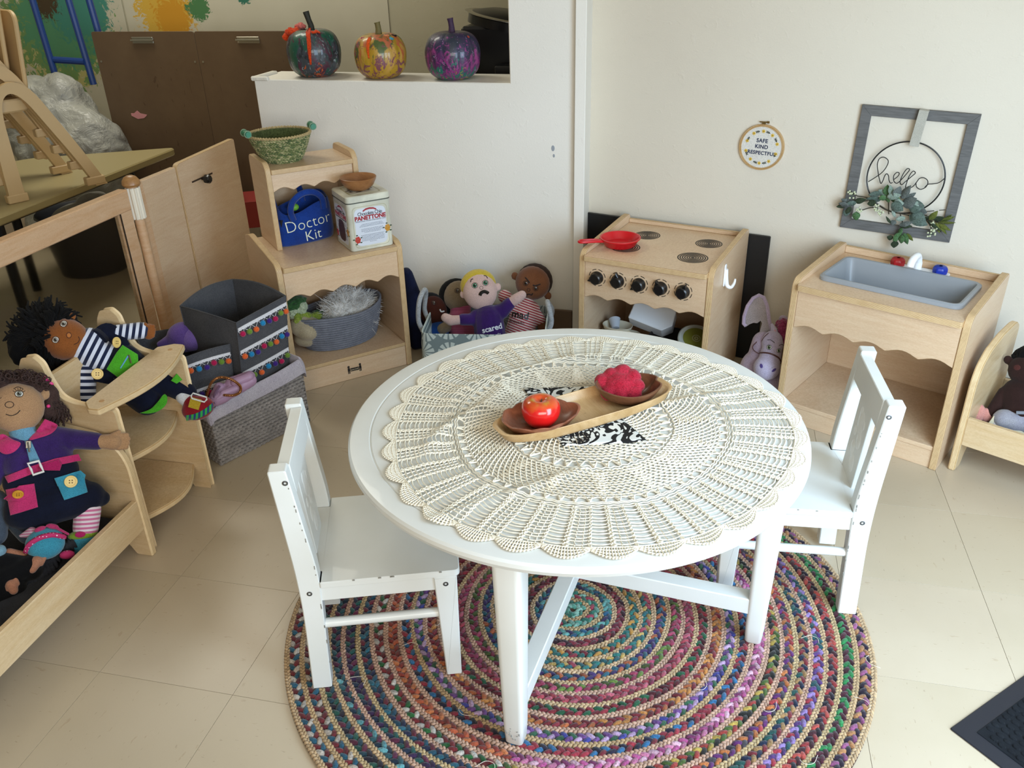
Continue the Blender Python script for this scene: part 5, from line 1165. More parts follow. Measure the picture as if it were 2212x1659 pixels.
# oval rope basket
rb = thing('rope_basket', 'oval grey coiled rope basket on the bottom shelf of the hutch', 'basket', T=HU @ TR(.225, .158, .0885) @ RZ(5))
ROP = fabric('grey_rope', '#868a96', '#787c88', 700, .8, .15, 40)
g = M(); nr = 15
for r in range(nr):
    t = r/(nr-1); sx = .128+.032*t**.7; sy = .088+.022*t**.7; z = .0045+t*.112; P = []
    for k in range(72):
        a = 2*pi*k/72; P.append((sx*cos(a), sy*sin(a), z+t*(.020*max(0, cos(a))**2+.004*sin(2*a)-.006*sin(a))))
    g.ring(P, [.0046+.0004*((k % 2)*2-1) for k in range(72)], 6, closed=True)
g.build('coiled_rope', ROP, rb, ang=80)
g = M(); g.lathe([(.001, .001), (.124, .001), (.150, .10), (.146, .10), (.118, .006), (.001, .005)], 48, sy=.69); g.build('basket_base', ROP, rb)
WG = NT('white_fluff'); WG.rough(.95); WG.b.inputs['Sheen Weight'].default_value = .5; f = WG.noise(WG.tc(), 26, 4); WG.col(WG.ramp(f, [(.3, '#b5b2ae'), (.5, '#dedcd8'), (.8, '#efedea')])); WG = WG.m
fp_ = thing('fluffy_plush', 'long-haired white and grey plush animal lying in the rope basket', 'toy', T=HU @ TR(.262, .160, .175))
fb = soft('plush_body', [((0, 0, 0), (.095, .070, .055)), ((-.035, -.025, .022), (.052, .045, .046)), ((.055, .01, .016), (.048, .042, .038)), ((-.01, .0, .055), (.030, .026, .034)), ((.025, -.01, .055), (.022, .018, .03))], WG, fp_, None, .005, 3, lambda p: .006*nz(p, 45))
g = M(); random.seed(12); vsn = fb.data.vertices; idx = [random.randrange(len(vsn)) for _ in range(3200)]
for i in idx:
    v_ = vsn[i]; 
    if v_.co.z < -.03: continue
    p = v_.co.copy(); d = (v_.normal+V(random.uniform(-.9, .9), random.uniform(-.9, .9), random.uniform(-.2, .5))).normalized(); L = random.uniform(.014, .036)*(1.7 if random.random() < .03 else 1); cu = V(nz(p, 20), nz(p+V(5, 0, 0), 20), -.3)*.8
    g.ring([p, p+d*L*.5, p+(d+cu*.6).normalized()*L], [.0011, .0008, .0002], 3, caps=False)
g.build('long_hair', WG, fp_, ang=80)
for x, y, z in ((-.012, -.012, .058),): M().ell((x, y-.012, z), .003).build('eye', BLKP, fp_)
VG = fabric('plush_cream', '#b9ad92', '#a99d80', 700, .5, .5, 20); VGg = fabric('plush_green', '#3f6b3a', '#2f5530', 300, .9, .5, 60); VGy = fabric('plush_lime', '#9aa84a', '#7d9636', 300, .8, .4, 60); VGw = fabric('plush_white_green', '#c3cdb0', '#aebd98', 300, .8, .4, 60)
vg = thing('vegetable_plush', 'cream and green leafy vegetable plush in the near end of the rope basket', 'toy', T=HU @ TR(.105, .135, .172))
soft('root_body', [((.0, -.02, .0), (.048, .042, .040)), ((-.02, -.01, .012), (.04, .036, .04)), ((.0, 0, -.04), (.05, .04, .03))], VG, vg, None, .004, 3)
soft('lime_leaf', [((-.03, -.02, .035), (.018, .014, .030)), ((-.005, -.005, .040), (.026, .02, .018)), ((.03, .01, .025), (.035, .02, .016))], VGy, vg, None, .003, 2, lambda p: .004*nz(p, 120))
soft('white_leaf', [((-.035, .0, .062), (.026, .022, .026)), ((-.01, .0, .075), (.022, .02, .026))], VGw, vg, None, .003, 2, lambda p: .005*nz(p, 110))
soft('green_leaf', [((-.035, .005, .085), (.034, .026, .018)), ((-.015, .01, .095), (.03, .024, .016)), ((.045, .03, .02), (.035, .02, .018)), ((.06, .03, 0), (.03, .02, .02))], VGg, vg, None, .003, 2, lambda p: .005*nz(p, 110))
# navy cloth bag squeezed between hutch and wall
nb = thing('navy_cloth_bag', 'folded navy cloth bag standing behind the hutch side by the half wall', 'bag', (.148, 1.64, 0), 34)
g = M(); g.prism(rpoly([(-.03, 0), (.045, 0), (.05, .12), (.02, .22), (-.005, .31), (-.035, .31)], .02, 4), .05, XZ, ch=.012); g.build('cloth_body', fabric('navy_cloth', '#1a2140', '#141a33', 500, .5, .3, 20), nb, ang=80)
# ================================================================ STUFFED TOYS (helpers)
class ImgPlane:
    """image pixels on a camera-facing plane in the room: origin, right, up, metres per pixel, origin pixel"""
    def __init__(s, O, r, u, sc, cx, cy): s.T = fr(O, r, u); s.s = sc; s.cx = cx; s.cy = cy
    def __call__(s, x, y, z=0): return V((x-s.cx)*s.s, -(y-s.cy)*s.s, z*s.s)
    def cap(s, a, b, ra, rb): return (s(*a), s(*b), ra*s.s, rb*s.s)
    def ell(s, c, r, rot=0):
        return (s(*c), tuple(q*s.s for q in r), RZ(rot))
FAB = {}
def fb_(name, c, c2=None, sc=800, var=20): return fabric(name, c, c2, sc, .35, .5, var)
def onsurf(par, target, name, pts, rad, mat, lift=.0008, closed=False, n=6, flat=(.5, 1)):
    """embroidered line lying on a target: pts in the target's local xy, seen along -z"""
    b = bvh_of(target); P = []
    for p in pts:
        h = b.ray_cast(V(p[0], p[1], 1), V(0, 0, -1)); 
        P.append(V(p[0], p[1], (h[0].z if h[0] is not None else 0)+lift))
    return M().ring(P, rad, n, closed=closed).build(name, mat, par)
def disc(par, target, name, c, rx, ry, mat, h=.0012, rot=0, n=20, lift=0):
    """a thin domed patch laid over the target"""
    b = bvh_of(target); vs = []; fs = []; R2 = 4
    for i in range(R2+1):
        for k in range(n):
            a = 2*pi*k/n; q = i/R2; x = q*rx*cos(a); y = q*ry*sin(a); X = c[0]+x*cos(rot)-y*sin(rot); Y = c[1]+x*sin(rot)+y*cos(rot)
            hh = b.ray_cast(V(X, Y, 1), V(0, 0, -1)); z = hh[0].z if hh[0] is not None else c[2] if len(c) > 2 else 0
            vs.append((X, Y, z+lift+h*(1-q**4)+(0 if i < R2 else -.0008)))
    fs = [[i*n+k, i*n+(k+1) % n, (i+1)*n+(k+1) % n, (i+1)*n+k][::-1] for i in range(R2) for k in range(n)]
    return M().add(vs, fs).build(name, mat, par, ang=80)
EW = plain('eye_white', '#dcdcd8', .4); EB = plain('eye_black', '#0a0a0a', .25); LINE = plain('face_line', '#1d1210', .8)
def eye(par, tg, S, c, r, iris, big=1.0, white=False, rot=0):
    p = S(*c); k = S.s
    if white: disc(par, tg, 'eye_white', p, r*k*1.25, r*k*.95, EW, .0006, rot)
    disc(par, tg, 'eye_iris', p, r*k*.88, r*k*.95, iris, .0012); disc(par, tg, 'eye_pupil', p, r*k*.5, r*k*.5, EB, .0018); disc(par, tg, 'eye_glint', p+V(r*k*.2, r*k*.25, 0), r*k*.2, r*k*.2, EW, .0022)
    onsurf(par, tg, 'eye_outline', [p+V(r*k*1.05*cos(a*pi/10), r*k*1.0*sin(a*pi/10), 0) for a in range(20)], .0006, LINE, .0006, True)
def curve(par, tg, S, name, P, w, mat=None): return onsurf(par, tg, name, [S(*p) for p in bez2(P)], w*S.s, mat or LINE, .0004)
def bez2(P): return [(p.x, p.y) for p in bez([(a, b, 0) for a, b in P], 5)]
# ================================================================ BASKET OF FEELINGS DOLLS
FLO = NT('floral_canvas'); FLO.rough(.9); tc = FLO.n('TexCoord'); sp = FLO.n('SeparateXYZ'); FLO.l(tc.outputs['Object'], sp.inputs[0]); cb = FLO.n('CombineXYZ'); FLO.l(sp.outputs[0], cb.inputs[0]); FLO.l(sp.outputs[2], cb.inputs[1])
vo = FLO.n('TexVoronoi'); vo.voronoi_dimensions = '2D'; vo.inputs['Scale'].default_value = 13; vo.inputs['Randomness'].default_value = .55; FLO.l(cb.outputs[0], vo.inputs['Vector'])
sb_ = FLO.n('VectorMath', operation='SUBTRACT'); FLO.l(cb.outputs[0], sb_.inputs[0]); FLO.l(vo.outputs['Position'], sb_.inputs[1]); s2 = FLO.n('SeparateXYZ'); FLO.l(sb_.outputs[0], s2.inputs[0])
at = FLO.n('Math', operation='ARCTAN2'); FLO.l(s2.outputs[1], at.inputs[0]); FLO.l(s2.outputs[0], at.inputs[1]); mu = FLO.n('Math', operation='MULTIPLY'); FLO.l(at.outputs[0], mu.inputs[0]); mu.inputs[1].default_value = 6; si = FLO.n('Math', operation='SINE'); FLO.l(mu.outputs[0], si.inputs[0]); ab = FLO.n('Math', operation='ABSOLUTE'); FLO.l(si.outputs[0], ab.inputs[0])
le = FLO.n('VectorMath', operation='LENGTH'); FLO.l(sb_.outputs[0], le.inputs[0]); r1_ = FLO.ramp(le.outputs['Value'], [(0, 1.), (.005, 0.), (.0075, 1.), (.018, 1.), (.020, 0.), (.022, 1.), (.038, 1.), (.042, 0.)], 'CONSTANT'); pe = FLO.ramp(ab.outputs[0], [(.0, 0.), (.5, 1.)], 'CONSTANT'); mm = FLO.n('Math', operation='MULTIPLY'); FLO.l(r1_, mm.inputs[0]); FLO.l(pe, mm.inputs[1])
FLO.col(FLO.mix(mm.outputs[0], '#7f9093', '#cfdcd9')); FLO.bump(FLO.noise(FLO.tc(), 700, 2), .3, .001); FLO = FLO.m
db = thing('floral_basket', 'grey and white flower-print cloth basket with rope handles against the half wall', 'basket', (.243, 1.415, 0), 7.5)
W, D, Hb = .43, .27, .152
g = M(); n = 0; lay = [(.012, 0, .004), (.004, 0, .01), (.0, 0, .04), (.0, 0, .11), (.003, 0, Hb), (.007, 0, Hb), (.009, 0, .10), (.018, 0, .02)]
vs = []; N = None
for off, _, z in lay:
    P = rrect(off, off, W-off, D-off, .035, 5); N = len(P)
    for i, p in enumerate(P): vs.append((p[0], p[1], z))
fs = [[r*N+i, r*N+(i+1) % N, (r+1)*N+(i+1) % N, (r+1)*N+i] for r in range(len(lay)-1) for i in range(N)]+[[i for i in range(N)][::-1], [(len(lay)-1)*N+i for i in range(N)]]
g.add(vs, fs); g.build('cloth_shell', FLO, db, ang=60)
RPW = fabric('white_rope', '#b9bdc0', '#a6abb0', 400, .8, .2, 60)
for x, s in ((-.002, -1), (W+.002, 1)):
    c = 0 if s < 0 else 0
    M().ring(bez([(x, D*.28, .13), (x+s*.012, D*.28, .17), (x+s*.006-.03*0, D*.30, .235 if s < 0 else .21), (x-s*.004, D*.45, .262 if s < 0 else .225), (x-s*.002, D*.62, .235 if s < 0 else .20), (x+s*.010, D*.66, .17), (x, D*.66, .13)], 6), .0085, 10).build('rope_handle', RPW, db)
def headmat(n, c, c2): return fabric(n, c, c2, 900, .2, .5, 14)
def basketdoll(name, label, S, head, hr, rot, skin, hairm, shirt, ears, arms, torso, hairc=None, capz=-.35):
    d = thing(name, label, 'doll', T=S.T, group='cloth feelings dolls in the flower-print basket'); k = S.s
    hd_ = soft('head', [S.ell((*head, 0), (hr[0], hr[1], hr[0]*.72), rot)]+[S.ell((*e, -6), (8, 9, 5)) for e in ears], skin, d, None, .003, 3)
    # hair cap: a shell over the crown
    hc_ = soft('hair_cap', [S.ell((*hairc[:2], hairc[5] if len(hairc) > 5 else -9), (hairc[2], hairc[3], hr[0]*.72), hairc[4])], hairm, d, None, .0025, 1)
    tg = torso
    b_ = soft('shirt', [S.cap(*t) for t in torso]+[S.cap(*a[:4]) for a in arms if a[4] == 's'], shirt, d, None, .0032, 4)
    ch_ = []
    for a in arms:
        if a[4] == 's': continue
        if ch_ and ch_[-1][-1][1] == a[0]: ch_[-1].append(a)
        else: ch_.append([a])
    for q in ch_: soft('arm', [S.cap(*a[:4]) for a in q], skin, d, None, .003, 3)
    return d, hd_, b_
S1 = ImgPlane((.4222, 1.58, .2354), (.9673, .2503, -.0415), (-.0563, .3711, .9269), .001599, 1040, 640)
SK1 = headmat('skin_pale_pink', '#dcbdb4', '#d3b2aa'); YH = fb_('hair_yellow', '#d3bb3e', '#c4aa30')
PUR = fb_('shirt_purple', '#43236f', '#381c60')
d1, h1, b1_ = basketdoll('feelings_doll', 'blond cloth doll in a purple shirt reading scared, front of the basket', S1, (1037, 630), (37, 40), 10, SK1, YH, PUR, [(1001, 636), (1075, 620)],
    [((1022, 690, 4), (1000, 690, 8), 13, 13, 's'), ((1088, 668, 2), (1100, 656, 4), 15, 14, 's'), ((1000, 690, 8), (974, 692, 12), 10, 11, 'a'), ((974, 692, 12), (963, 686, 12), 11.5, 10, 'a'), ((1100, 656, 4), (1116, 645, 8), 11, 12, 'a'), ((1116, 645, 8), (1127, 637, 8), 12, 10, 'a')],
    [((1055, 690, 0), (1060, 740, 0), 33, 36), ((1030, 684, 0), (1084, 672, 0), 17, 17), ((1046, 676, 0), (1048, 668, 0), 20, 16)], (1033, 617, 39.5, 36, 15, -10))
GE = plain('iris_green', '#0f5a3c', .3); BE = plain('iris_brown', '#3b2417', .3)
eye(h1, h1, S1, (1026, 617), 6.2, GE); eye(h1, h1, S1, (1048.5, 611.5), 6.2, GE)
curve(h1, h1, S1, 'brow', [(1017, 610), (1018, 605), (1022, 603)], 1.0); curve(h1, h1, S1, 'brow', [(1045, 596), (1050, 597), (1053, 602)], 1.0)
onsurf(h1, h1, 'nose_ring', [S1(1040+3.6*cos(a*pi/8), 622+3.6*sin(a*pi/8)) for a in range(16)], .0007, plain('nose_line', '#6a4a44', .8), .0006, True)
mo = bez2([(1036, 638), (1038, 631), (1045, 627.5), (1052, 629), (1055, 634), (1052, 636), (1046, 633), (1041, 636), (1037, 640)]); curve(h1, h1, S1, 'mouth', [(1037, 638), (1040, 632.5), (1046, 630), (1052, 632), (1054, 634)], 3.9, EB)
WI = plain('white_ink', '#dfe0e8', .7)
text('scared', .027, WI, b1_, TR(*S1(1064, 713, 60)) @ RZ(14), 'shirt_lettering', b1_, .004, lift=.001, bold=.0007); text('asustado', .013, WI, b1_, TR(*S1(1068, 725, 60)) @ RZ(12), 'shirt_lettering', b1_, .004, lift=.001)
S2 = ImgPlane((.5773, 1.70, .2326), (.98, .1986, -.0133), (-.0603, .3598, .9311), .001639, 1150, 620)
SK2 = headmat('skin_brown', '#7b4d30', '#6e4328'); HB2 = fb_('hair_dark_brown', '#3a2a22', '#32241c')
STR = stripes('red_white_stripe', [(.5, '#9e2f3c'), (.5, '#d3bfb8')], .0085, 1, rot=(0, 0, .35))
d2, h2_, b2_ = basketdoll('feelings_doll', 'brown cloth doll in a red striped shirt reading mad, frowning behind the scared one', S2, (1151, 611), (38, 37), -20, SK2, HB2, STR, [(1112, 596), (1184, 639)],
    [((1110, 662, -4), (1090, 640, -8), 14, 15, 's'), ((1150, 672, 0), (1166, 692, 0), 15, 14, 's'), ((1168, 694, 0), (1174, 716, 2), 11, 12, 'a')], [((1130, 685, 0), (1122, 725, 0), 30, 34), ((1112, 668, 0), (1150, 668, 0), 17, 17), ((1140, 660, -2), (1140, 650, -4), 17, 14)], (1155, 607, 39.5, 38.5, -20, -9))
eye(h2_, h2_, S2, (1136, 612), 5.6, BE); eye(h2_, h2_, S2, (1157, 623), 5.6, BE); curve(h2_, h2_, S2, 'brow', [(1135, 600), (1139, 604), (1144, 611)], 1.4); curve(h2_, h2_, S2, 'brow', [(1151, 616), (1157, 617), (1167, 614)], 1.4)
onsurf(h2_, h2_, 'nose_ring', [S2(1142+3.2*cos(a*pi/8), 626+3.2*sin(a*pi/8)) for a in range(16)], .0008, LINE, .0006, True); curve(h2_, h2_, S2, 'mouth', [(1137, 637), (1143, 635), (1148, 637), (1151, 633)], 1.2)
text('mad', .036, BLK, b2_, TR(*S2(1123, 686, 60)) @ RZ(-10), 'shirt_lettering', b2_, .004, lift=.001, bold=.0009); text('enojado', .017, BLK, b2_, TR(*S2(1116, 697, 60)) @ RZ(-12), 'shirt_lettering', b2_, .004, lift=.001)
S3 = ImgPlane((.2993, 1.68, .1875), (.9596, .2757, -.0554), (-.0533, .372, .9267), .001672, 985, 640)
d3, h3, b3_ = basketdoll('feelings_doll', 'tan cloth doll with black hair half hidden behind the scared one', S3, (991, 640), (33, 34), 0, headmat('skin_tan', '#8d7a62', '#80705a'), fb_('hair_black', '#121214', '#0e0e10'), stripes('pink_dotted', [(.5, '#8e3c58'), (.5, '#a35570')], .006, 1), [(964, 652)],
    [((985, 690, 0), (965, 705, 10), 13, 12, 's'), ((965, 705, 14), (956, 710, 18), 12, 12, 'a')], [((995, 690, 0), (1005, 730, 0), 28, 32), ((990, 670, 0), (1000, 665, 0), 18, 18)], (984, 635, 37, 34, 20, -12))
eye(h3, h3, S3, (988, 628), 5.6, BE)
M().ell(S3(975, 664, -8), (.022, .022, .014)).build('hair_curl', MC['hair_black'], d3)
S4 = ImgPlane((.2213, 1.64, .1446), (.952, .2985, -.0681), (-.0556, .3872, .9203), .001673, 935, 670)
d4, h4, b4_ = basketdoll('feelings_doll', 'dark brown cloth doll smiling at the near end of the basket', S4, (935, 671), (31, 33), 10, headmat('skin_dark_brown', '#4a2318', '#3e1c14'), MC['hair_black'], fb_('shirt_blue', '#1f4f9a', '#184284'), [],
    [((940, 712, 0), (932, 716, 4), 12, 12, 's'), ((934, 716, 6), (926, 712, 8), 11, 11, 'a')], [((945, 715, 0), (950, 745, 0), 24, 26)], (929, 665, 33, 34, 10, -9))
eye(h4, h4, S4, (937, 654), 4.8, BE); curve(h4, h4, S4, 'mouth', [(950, 668), (953, 673), (959, 672)], 1.6, EW)
# ================================================================ WINGED PLUSH HORSE
S5 = ImgPlane((1.375, 1.4418, .15), (.9931, -.0372, .111), (-.0841, .4334, .8973), .001449, 1655, 770)
LIL = fabric('lilac_plush', '#b3a3b8', '#a596ad', 700, .5, .6, 20); LIL2 = fabric('lilac_pale', '#b9b0c6', '#aca2ba', 700, .4, .6, 20)
hs = thing('plush_horse', 'lavender winged plush horse with a pink mane beside the sink cabinet', 'toy', T=S5.T)
hh = soft('head', [S5.ell((1668, 742, 8), (23, 28, 20)), S5.ell((1656, 794, 22), (28, 27, 24)), S5.cap((1668, 750, 10), (1660, 785, 18), 21, 24)], LIL2, hs, None, .003, 5)
soft('body', [S5.ell((1632, 800, -30), (34, 44, 34)), S5.cap((1650, 740, -20), (1640, 800, -28), 26, 34), S5.ell((1672, 830, -20), (34, 34, 34)), S5.cap((1640, 830, -25), (1630, 868, -10), 17, 15), S5.cap((1680, 835, -20), (1686, 868, -5), 17, 15), S5.cap((1690, 690, -22), (1706, 700, -22), 10, 8)], LIL, hs, None, .004, 5)
PKM = fabric('pink_mane', '#8c3358', '#752848', 300, .9, .5, 80)
soft('mane', [S5.ell((1690, 712, 2), (13, 24, 12)), S5.ell((1694, 730, 6), (9, 16, 10)), S5.ell((1683, 700, -4), (9, 9, 8))], PKM, hs, None, .0022, 1, lambda p: .004*nz(p, 160))
for (a, b) in (((1672, 712), (1664, 716)), ((1701, 716), (1703, 720))):
    soft('ear', [S5.cap((a[0], a[1]+6, 6), (a[0]-5, a[1]-10, 4), 8, 3.5)], LIL2, hs, None, .002, 2); soft('ear_lining', [S5.cap((a[0]+1, a[1]+5, 10), (a[0]-3, a[1]-6, 6), 4, 2)], fb_('ear_pink', '#c39aa6'), hs, None, .0015, 1)
WG_ = fabric('wing_sheer', '#9e9494', '#918888', 500, .5, .5, 30)
wp = [(1668, 722), (1661, 690), (1657, 660), (1650, 642), (1640, 637), (1628, 643), (1616, 660), (1609, 682), (1608, 698), (1613, 703), (1620, 698), (1628, 695), (1636, 696), (1644, 690), (1648, 698), (1644, 712), (1642, 724), (1650, 726)]
g = M(); g.prism([tuple(S5(x, y))[:2] for x, y in wp][::-1], .006, ch=.002, z0=-.02); g.build('wing', WG_, hs, ang=60)
M().ring([S5(x, y, -11) for x, y in wp[:10]], .006, 8).build('wing_rim', LIL, hs)
BRD = plain('brown_leather', '#4a2520', .5)
onsurf(hh, hh, 'bridle', [S5(*p) for p in bez2([(1636, 768), (1640, 763), (1652, 762), (1666, 765), (1680, 773), (1685, 782)])], .0026, BRD, .0005); onsurf(hh, hh, 'bridle', [S5(*p) for p in bez2([(1641, 763), (1643, 745), (1650, 730), (1660, 720)])], .0014, BRD, .0005)
M().ring(bez([S5(1640, 764, 14), S5(1630, 757, 6), S5(1627, 748, 0), S5(1636, 738, 0), S5(1650, 725, 0)], 5), .0014, 6).build('rein', BRD, hs)
for c, r in (((1661, 750.5), 5.0), ((1681, 758), 4.2)): eye(hh, hh, S5, c, r, plain('iris_olive', '#3f5a34', .3), white=True)
curve(hh, hh, S5, 'brow', [(1657, 735), (1664, 735), (1672, 741)], .6); curve(hh, hh, S5, 'brow', [(1681, 747), (1687, 745), (1693, 748)], .6)
VIO = fb_('nostril_violet', '#51407e', '#463672'); disc(hh, hh, 'nostril', S5(1645, 790), .0055, .0085, VIO, .0008, .2); disc(hh, hh, 'nostril', S5(1671, 799), .0045, .0095, VIO, .0008, -.9)
# ================================================================ THINGS IN THE STOVE
SL = Matrix.Translation((1.1925, 1.36, 0)) @ RZ(-15.9)      # local: x 0..-.433, y back
CRP = plain('cream_ware', '#c9bfa8', .4); GRYP = plain('grey_white_ware', '#b6bcc4', .4); DBR = plain('dark_brown_tub', '#241c1a', .6)
def Pl(name, label, cat, loc, rz=0, extra=None): return thing(name, label, cat, T=SL @ TR(*loc) @ RZ(rz) @ (extra or Matrix.Identity(4)))
q = Pl('cream_plastic_basket', 'cream slotted plastic basket on the stove shelf', 'basket', (-.34, .10, .069))
g = M(); dish(g, stad(.072, .078, 4), .062, .04, .82, 48, floor_=.003); g.build('basket_shell', CRP, q, ang=50)
g = M()
for k in range(7): g.box((-.052+k*.017, -.0795, .045), (-.046+k*.017, -.077, .050))
g.build('rim_slot', plain('slot_grey', '#3a352e', .8), q)
q = Pl('cream_plate', 'cream toy plate standing on edge in the plastic basket', 'plate', (-.315, .095, .112), 0, RX(66)); g = M(); g.lathe([(.001, 0), (.035, 0), (.052, .006), (.0525, .008), (.035, .003), (.001, .002)], 40); g.build('plate_disc', CRP, q)
q = Pl('cream_toy_bowl', 'cream oval toy bowl lying on top of the plastic basket', 'bowl', (-.345, .125, .134)); g = M(); dish(g, stad(.052, .038, 2.2), .032, .05, .6, 40, floor_=.003); g.build('bowl_shell', CRP, q, ang=50)
q = Pl('white_toy_cup', 'small white toy cup tipped over in the cream bowl', 'cup', (-.352, .125, .150), 30, RX(-55)); g = M(); g.lathe([(.001, 0), (.013, 0), (.019, .034), (.020, .036), (.018, .036), (.012, .003), (.001, .003)], 28); g.build('cup_shell', GRYP, q)
q = Pl('red_toy_spatula', 'red toy spatula leaning in the back of the stove shelf', 'spatula', (-.352, .20, .12), 20, RY(-25)); g = M(); g.ring(bez([(-.045, 0, 0), (0, 0, .004), (.05, 0, .002)], 5), [.011]*4+[.007]*7, 10, flat=(.5, 1.1)); g.build('spatula_body', RED, q)
q = Pl('white_toy_toaster', 'grey-white plastic block with cut corners tipped over in the stove', 'toy', (-.245, .20, .190), 6, RZ(-6) @ RX(42) @ RY(8) ); g = M(); g.prism(rpoly([(-.075, -.042), (.045, -.060), (.075, -.035), (.072, .022), (.035, .045), (-.068, .055)], .004), .06, TR(0, 0, -.03), ch=.003); g.build('block_body', plain('toy_white_grey', '#eef2f6', .45), q, ang=30)
q = Pl('dark_storage_tub', 'dark brown tub of toy food on the stove shelf', 'tub', (-.135, .13, .069)); g = M(); dish(g, stad(.105, .105, 6), .075, .04, .9, 48, floor_=.003); g.build('tub_shell', DBR, q, ang=50)
q = Pl('clear_jar', 'clear plastic jar with a green lid and blue label tilted in the dark tub', 'jar', (-.085, .125, .10), 0, RX(24) @ RY(14) @ RZ(8))
g = M(); g.lathe([(.001, 0), (.040, 0), (.044, .006), (.049, .082), (.001, .083)], 40); g.build('jar_body', plain('cloudy_plastic', '#7f8587', .35), q)
g = M(); g.lathe([(.001, .083), (.056, .083), (.058, .087), (.058, .096), (.054, .099), (.050, .097), (.001, .097)], 40); g.build('lid', plain('lid_clear', '#aeb3ad', .35), q); g = M(); g.lathe([(.001, .0985), (.042, .0985), (.042, .0975)], 40); g.build('lid_label', plain('lid_green', '#757a2e', .5), q); g = M(); ringflat(g, (0, 0), .011, .0135, .0985, .0995, 30); ringflat(g, (0, 0), .003, .007, .0985, .0992, 20); g.build('lid_ring', plain('lid_ring_grey', '#a3a684', .5), q)
g = M(); vs = []
for k in range(9):
    a = R_(-120+8*k)
    for z in (.014, .062): r = .0405+.0085*z/.082+.0008; vs.append((r*1.03*cos(a), r*1.03*sin(a), z))
g.add(vs, [[2*k, 2*k+2, 2*k+3, 2*k+1] for k in range(8)]); g.build('blue_label', plain('label_blue', '#2f6b94', .5), q)
for (nm, lab, cat, loc, r, col) in (('orange_toy_fruit', 'orange toy fruit in the dark tub', 'toy', (-.175, .075, .105), (.024, .022, .02), '#c4672c'), ('peach_toy_bread', 'peach coloured toy food standing by the jar', 'toy', (-.137, .098, .115), (.014, .016, .034), '#b5855e'), ('clear_toy_cup', 'cloudy plastic cup in front of the jar', 'cup', (-.060, .075, .115), (.026, .020, .028), '#6f7578'), ('green_toy_leaf', 'green toy leaf under the jar', 'toy', (-.085, .055, .095), (.02, .012, .008), '#5f9c3c')):
    q = Pl(nm, lab, cat, loc); g = M(); g.lathe([(.001, -1), (.55, -.86), (.92, -.4), (1, .1), (.8, .66), (.35, .95), (.001, .9)], 24); me = g.mesh(nm+'_body', plain(nm+'_m', col, .5)); o = link(nm.replace('toy_', '')+'_body', me, q, Matrix.Diagonal((*r, 1)))
# ================================================================ HAMPER EXTRAS
S6 = ImgPlane((-.1051, .8056, .24), (.8599, .4807, -.1716), (-.0829, .4634, .8823), .001293, 495, 835)
LEA = plain('lilac_leather', '#a786a3', .42, bump=(60, .25, .004)); LEAD = plain('lilac_leather_dark', '#6d5068', .55)
pu = thing('lilac_purse', 'lilac leather purse with a gold chain at the front of the hamper', 'purse', T=S6.T)
soft('purse_body', [S6.cap((470, 862, 0), (540, 822, -4), 16, 13), S6.cap((458, 872, -2), (475, 838, -6), 10, 12), S6.cap((500, 828, -8), (538, 812, -10), 14, 12)], LEA, pu, None, .003, 2, lambda p: .0015*nz(p, 60))
soft('flap_upper', [S6.cap((508, 826, 4), (536, 814, 2), 11, 11)], LEA, pu, None, .0025, 1); soft('flap_lower', [S6.cap((482, 850, 10), (512, 838, 6), 7, 9), S6.cap((470, 862, 10), (486, 850, 10), 6, 7)], LEA, pu, None, .0025, 1)
M().ring(bez([S6(465, 872, 10), S6(466, 850, 12), S6(476, 833, 12)], 5), .004, 6).build('dark_fold', LEAD, pu)
g = M(); gd = bez([S6(448, 868, 10), S6(452, 846, 16), S6(460, 826, 20), S6(474, 816, 20), S6(492, 817, 20), S6(508, 825, 20), S6(518, 836, 20), S6(516, 848, 20), S6(502, 854, 20), S6(484, 853, 18)], 9)
for i in range(0, len(gd)-1, 1):
    d = (gd[i+1]-gd[i]).normalized(); s = V(0, 0, 1) if i % 2 else d.cross(V(0, 0, 1)).normalized(); c = gd[i]; s = (s-d*s.dot(d)).normalized()
    g.ring([c+d*(.0042*cos(a*pi/5))+s*(.0027*sin(a*pi/5)) for a in range(10)], .0010, 5, closed=True)
g.build('gold_chain', plain('rose_gold', '#b07a4a', .25, metal=.9), pu)
S7 = ImgPlane((-.3105, .9502, .33), (.8359, .5145, -.1915), (-.0497, .4183, .9069), .001361, 400, 715)
pp_ = thing('purple_plush', 'purple velvet plush with a pink tuft sticking out of the lower canvas bin', 'toy', T=S7.T)
soft('plush_body', [S7.ell((400, 728, -6), (38, 34, 26)), S7.cap((380, 735, -10), (350, 745, -16), 20, 8)], fb_('violet_velvet', '#6c5096', '#5e4488'), pp_, None, .004, 3); soft('plush_patch', [S7.ell((413, 732, 4), (25, 27, 20))], fb_('violet_pale', '#8468ac', '#785ca0'), pp_, None, .003, 2)
M().ring([S7(413+25.5*cos(a*pi/14), 732-27*sin(a*pi/14), 3) for a in range(-2, 17)], .0011, 6).build('piping', plain('navy_pipe', '#241c4c', .8), pp_)
g = M(); g.prism([tuple(S7(x, y))[:2] for x, y in [(402, 684), (416, 696), (414, 702), (398, 702)]][::-1], .006, TR(0, 0, .0), ch=.001); g.build('pink_tuft', fb_('tuft_pink', '#b02a5c'), pp_)
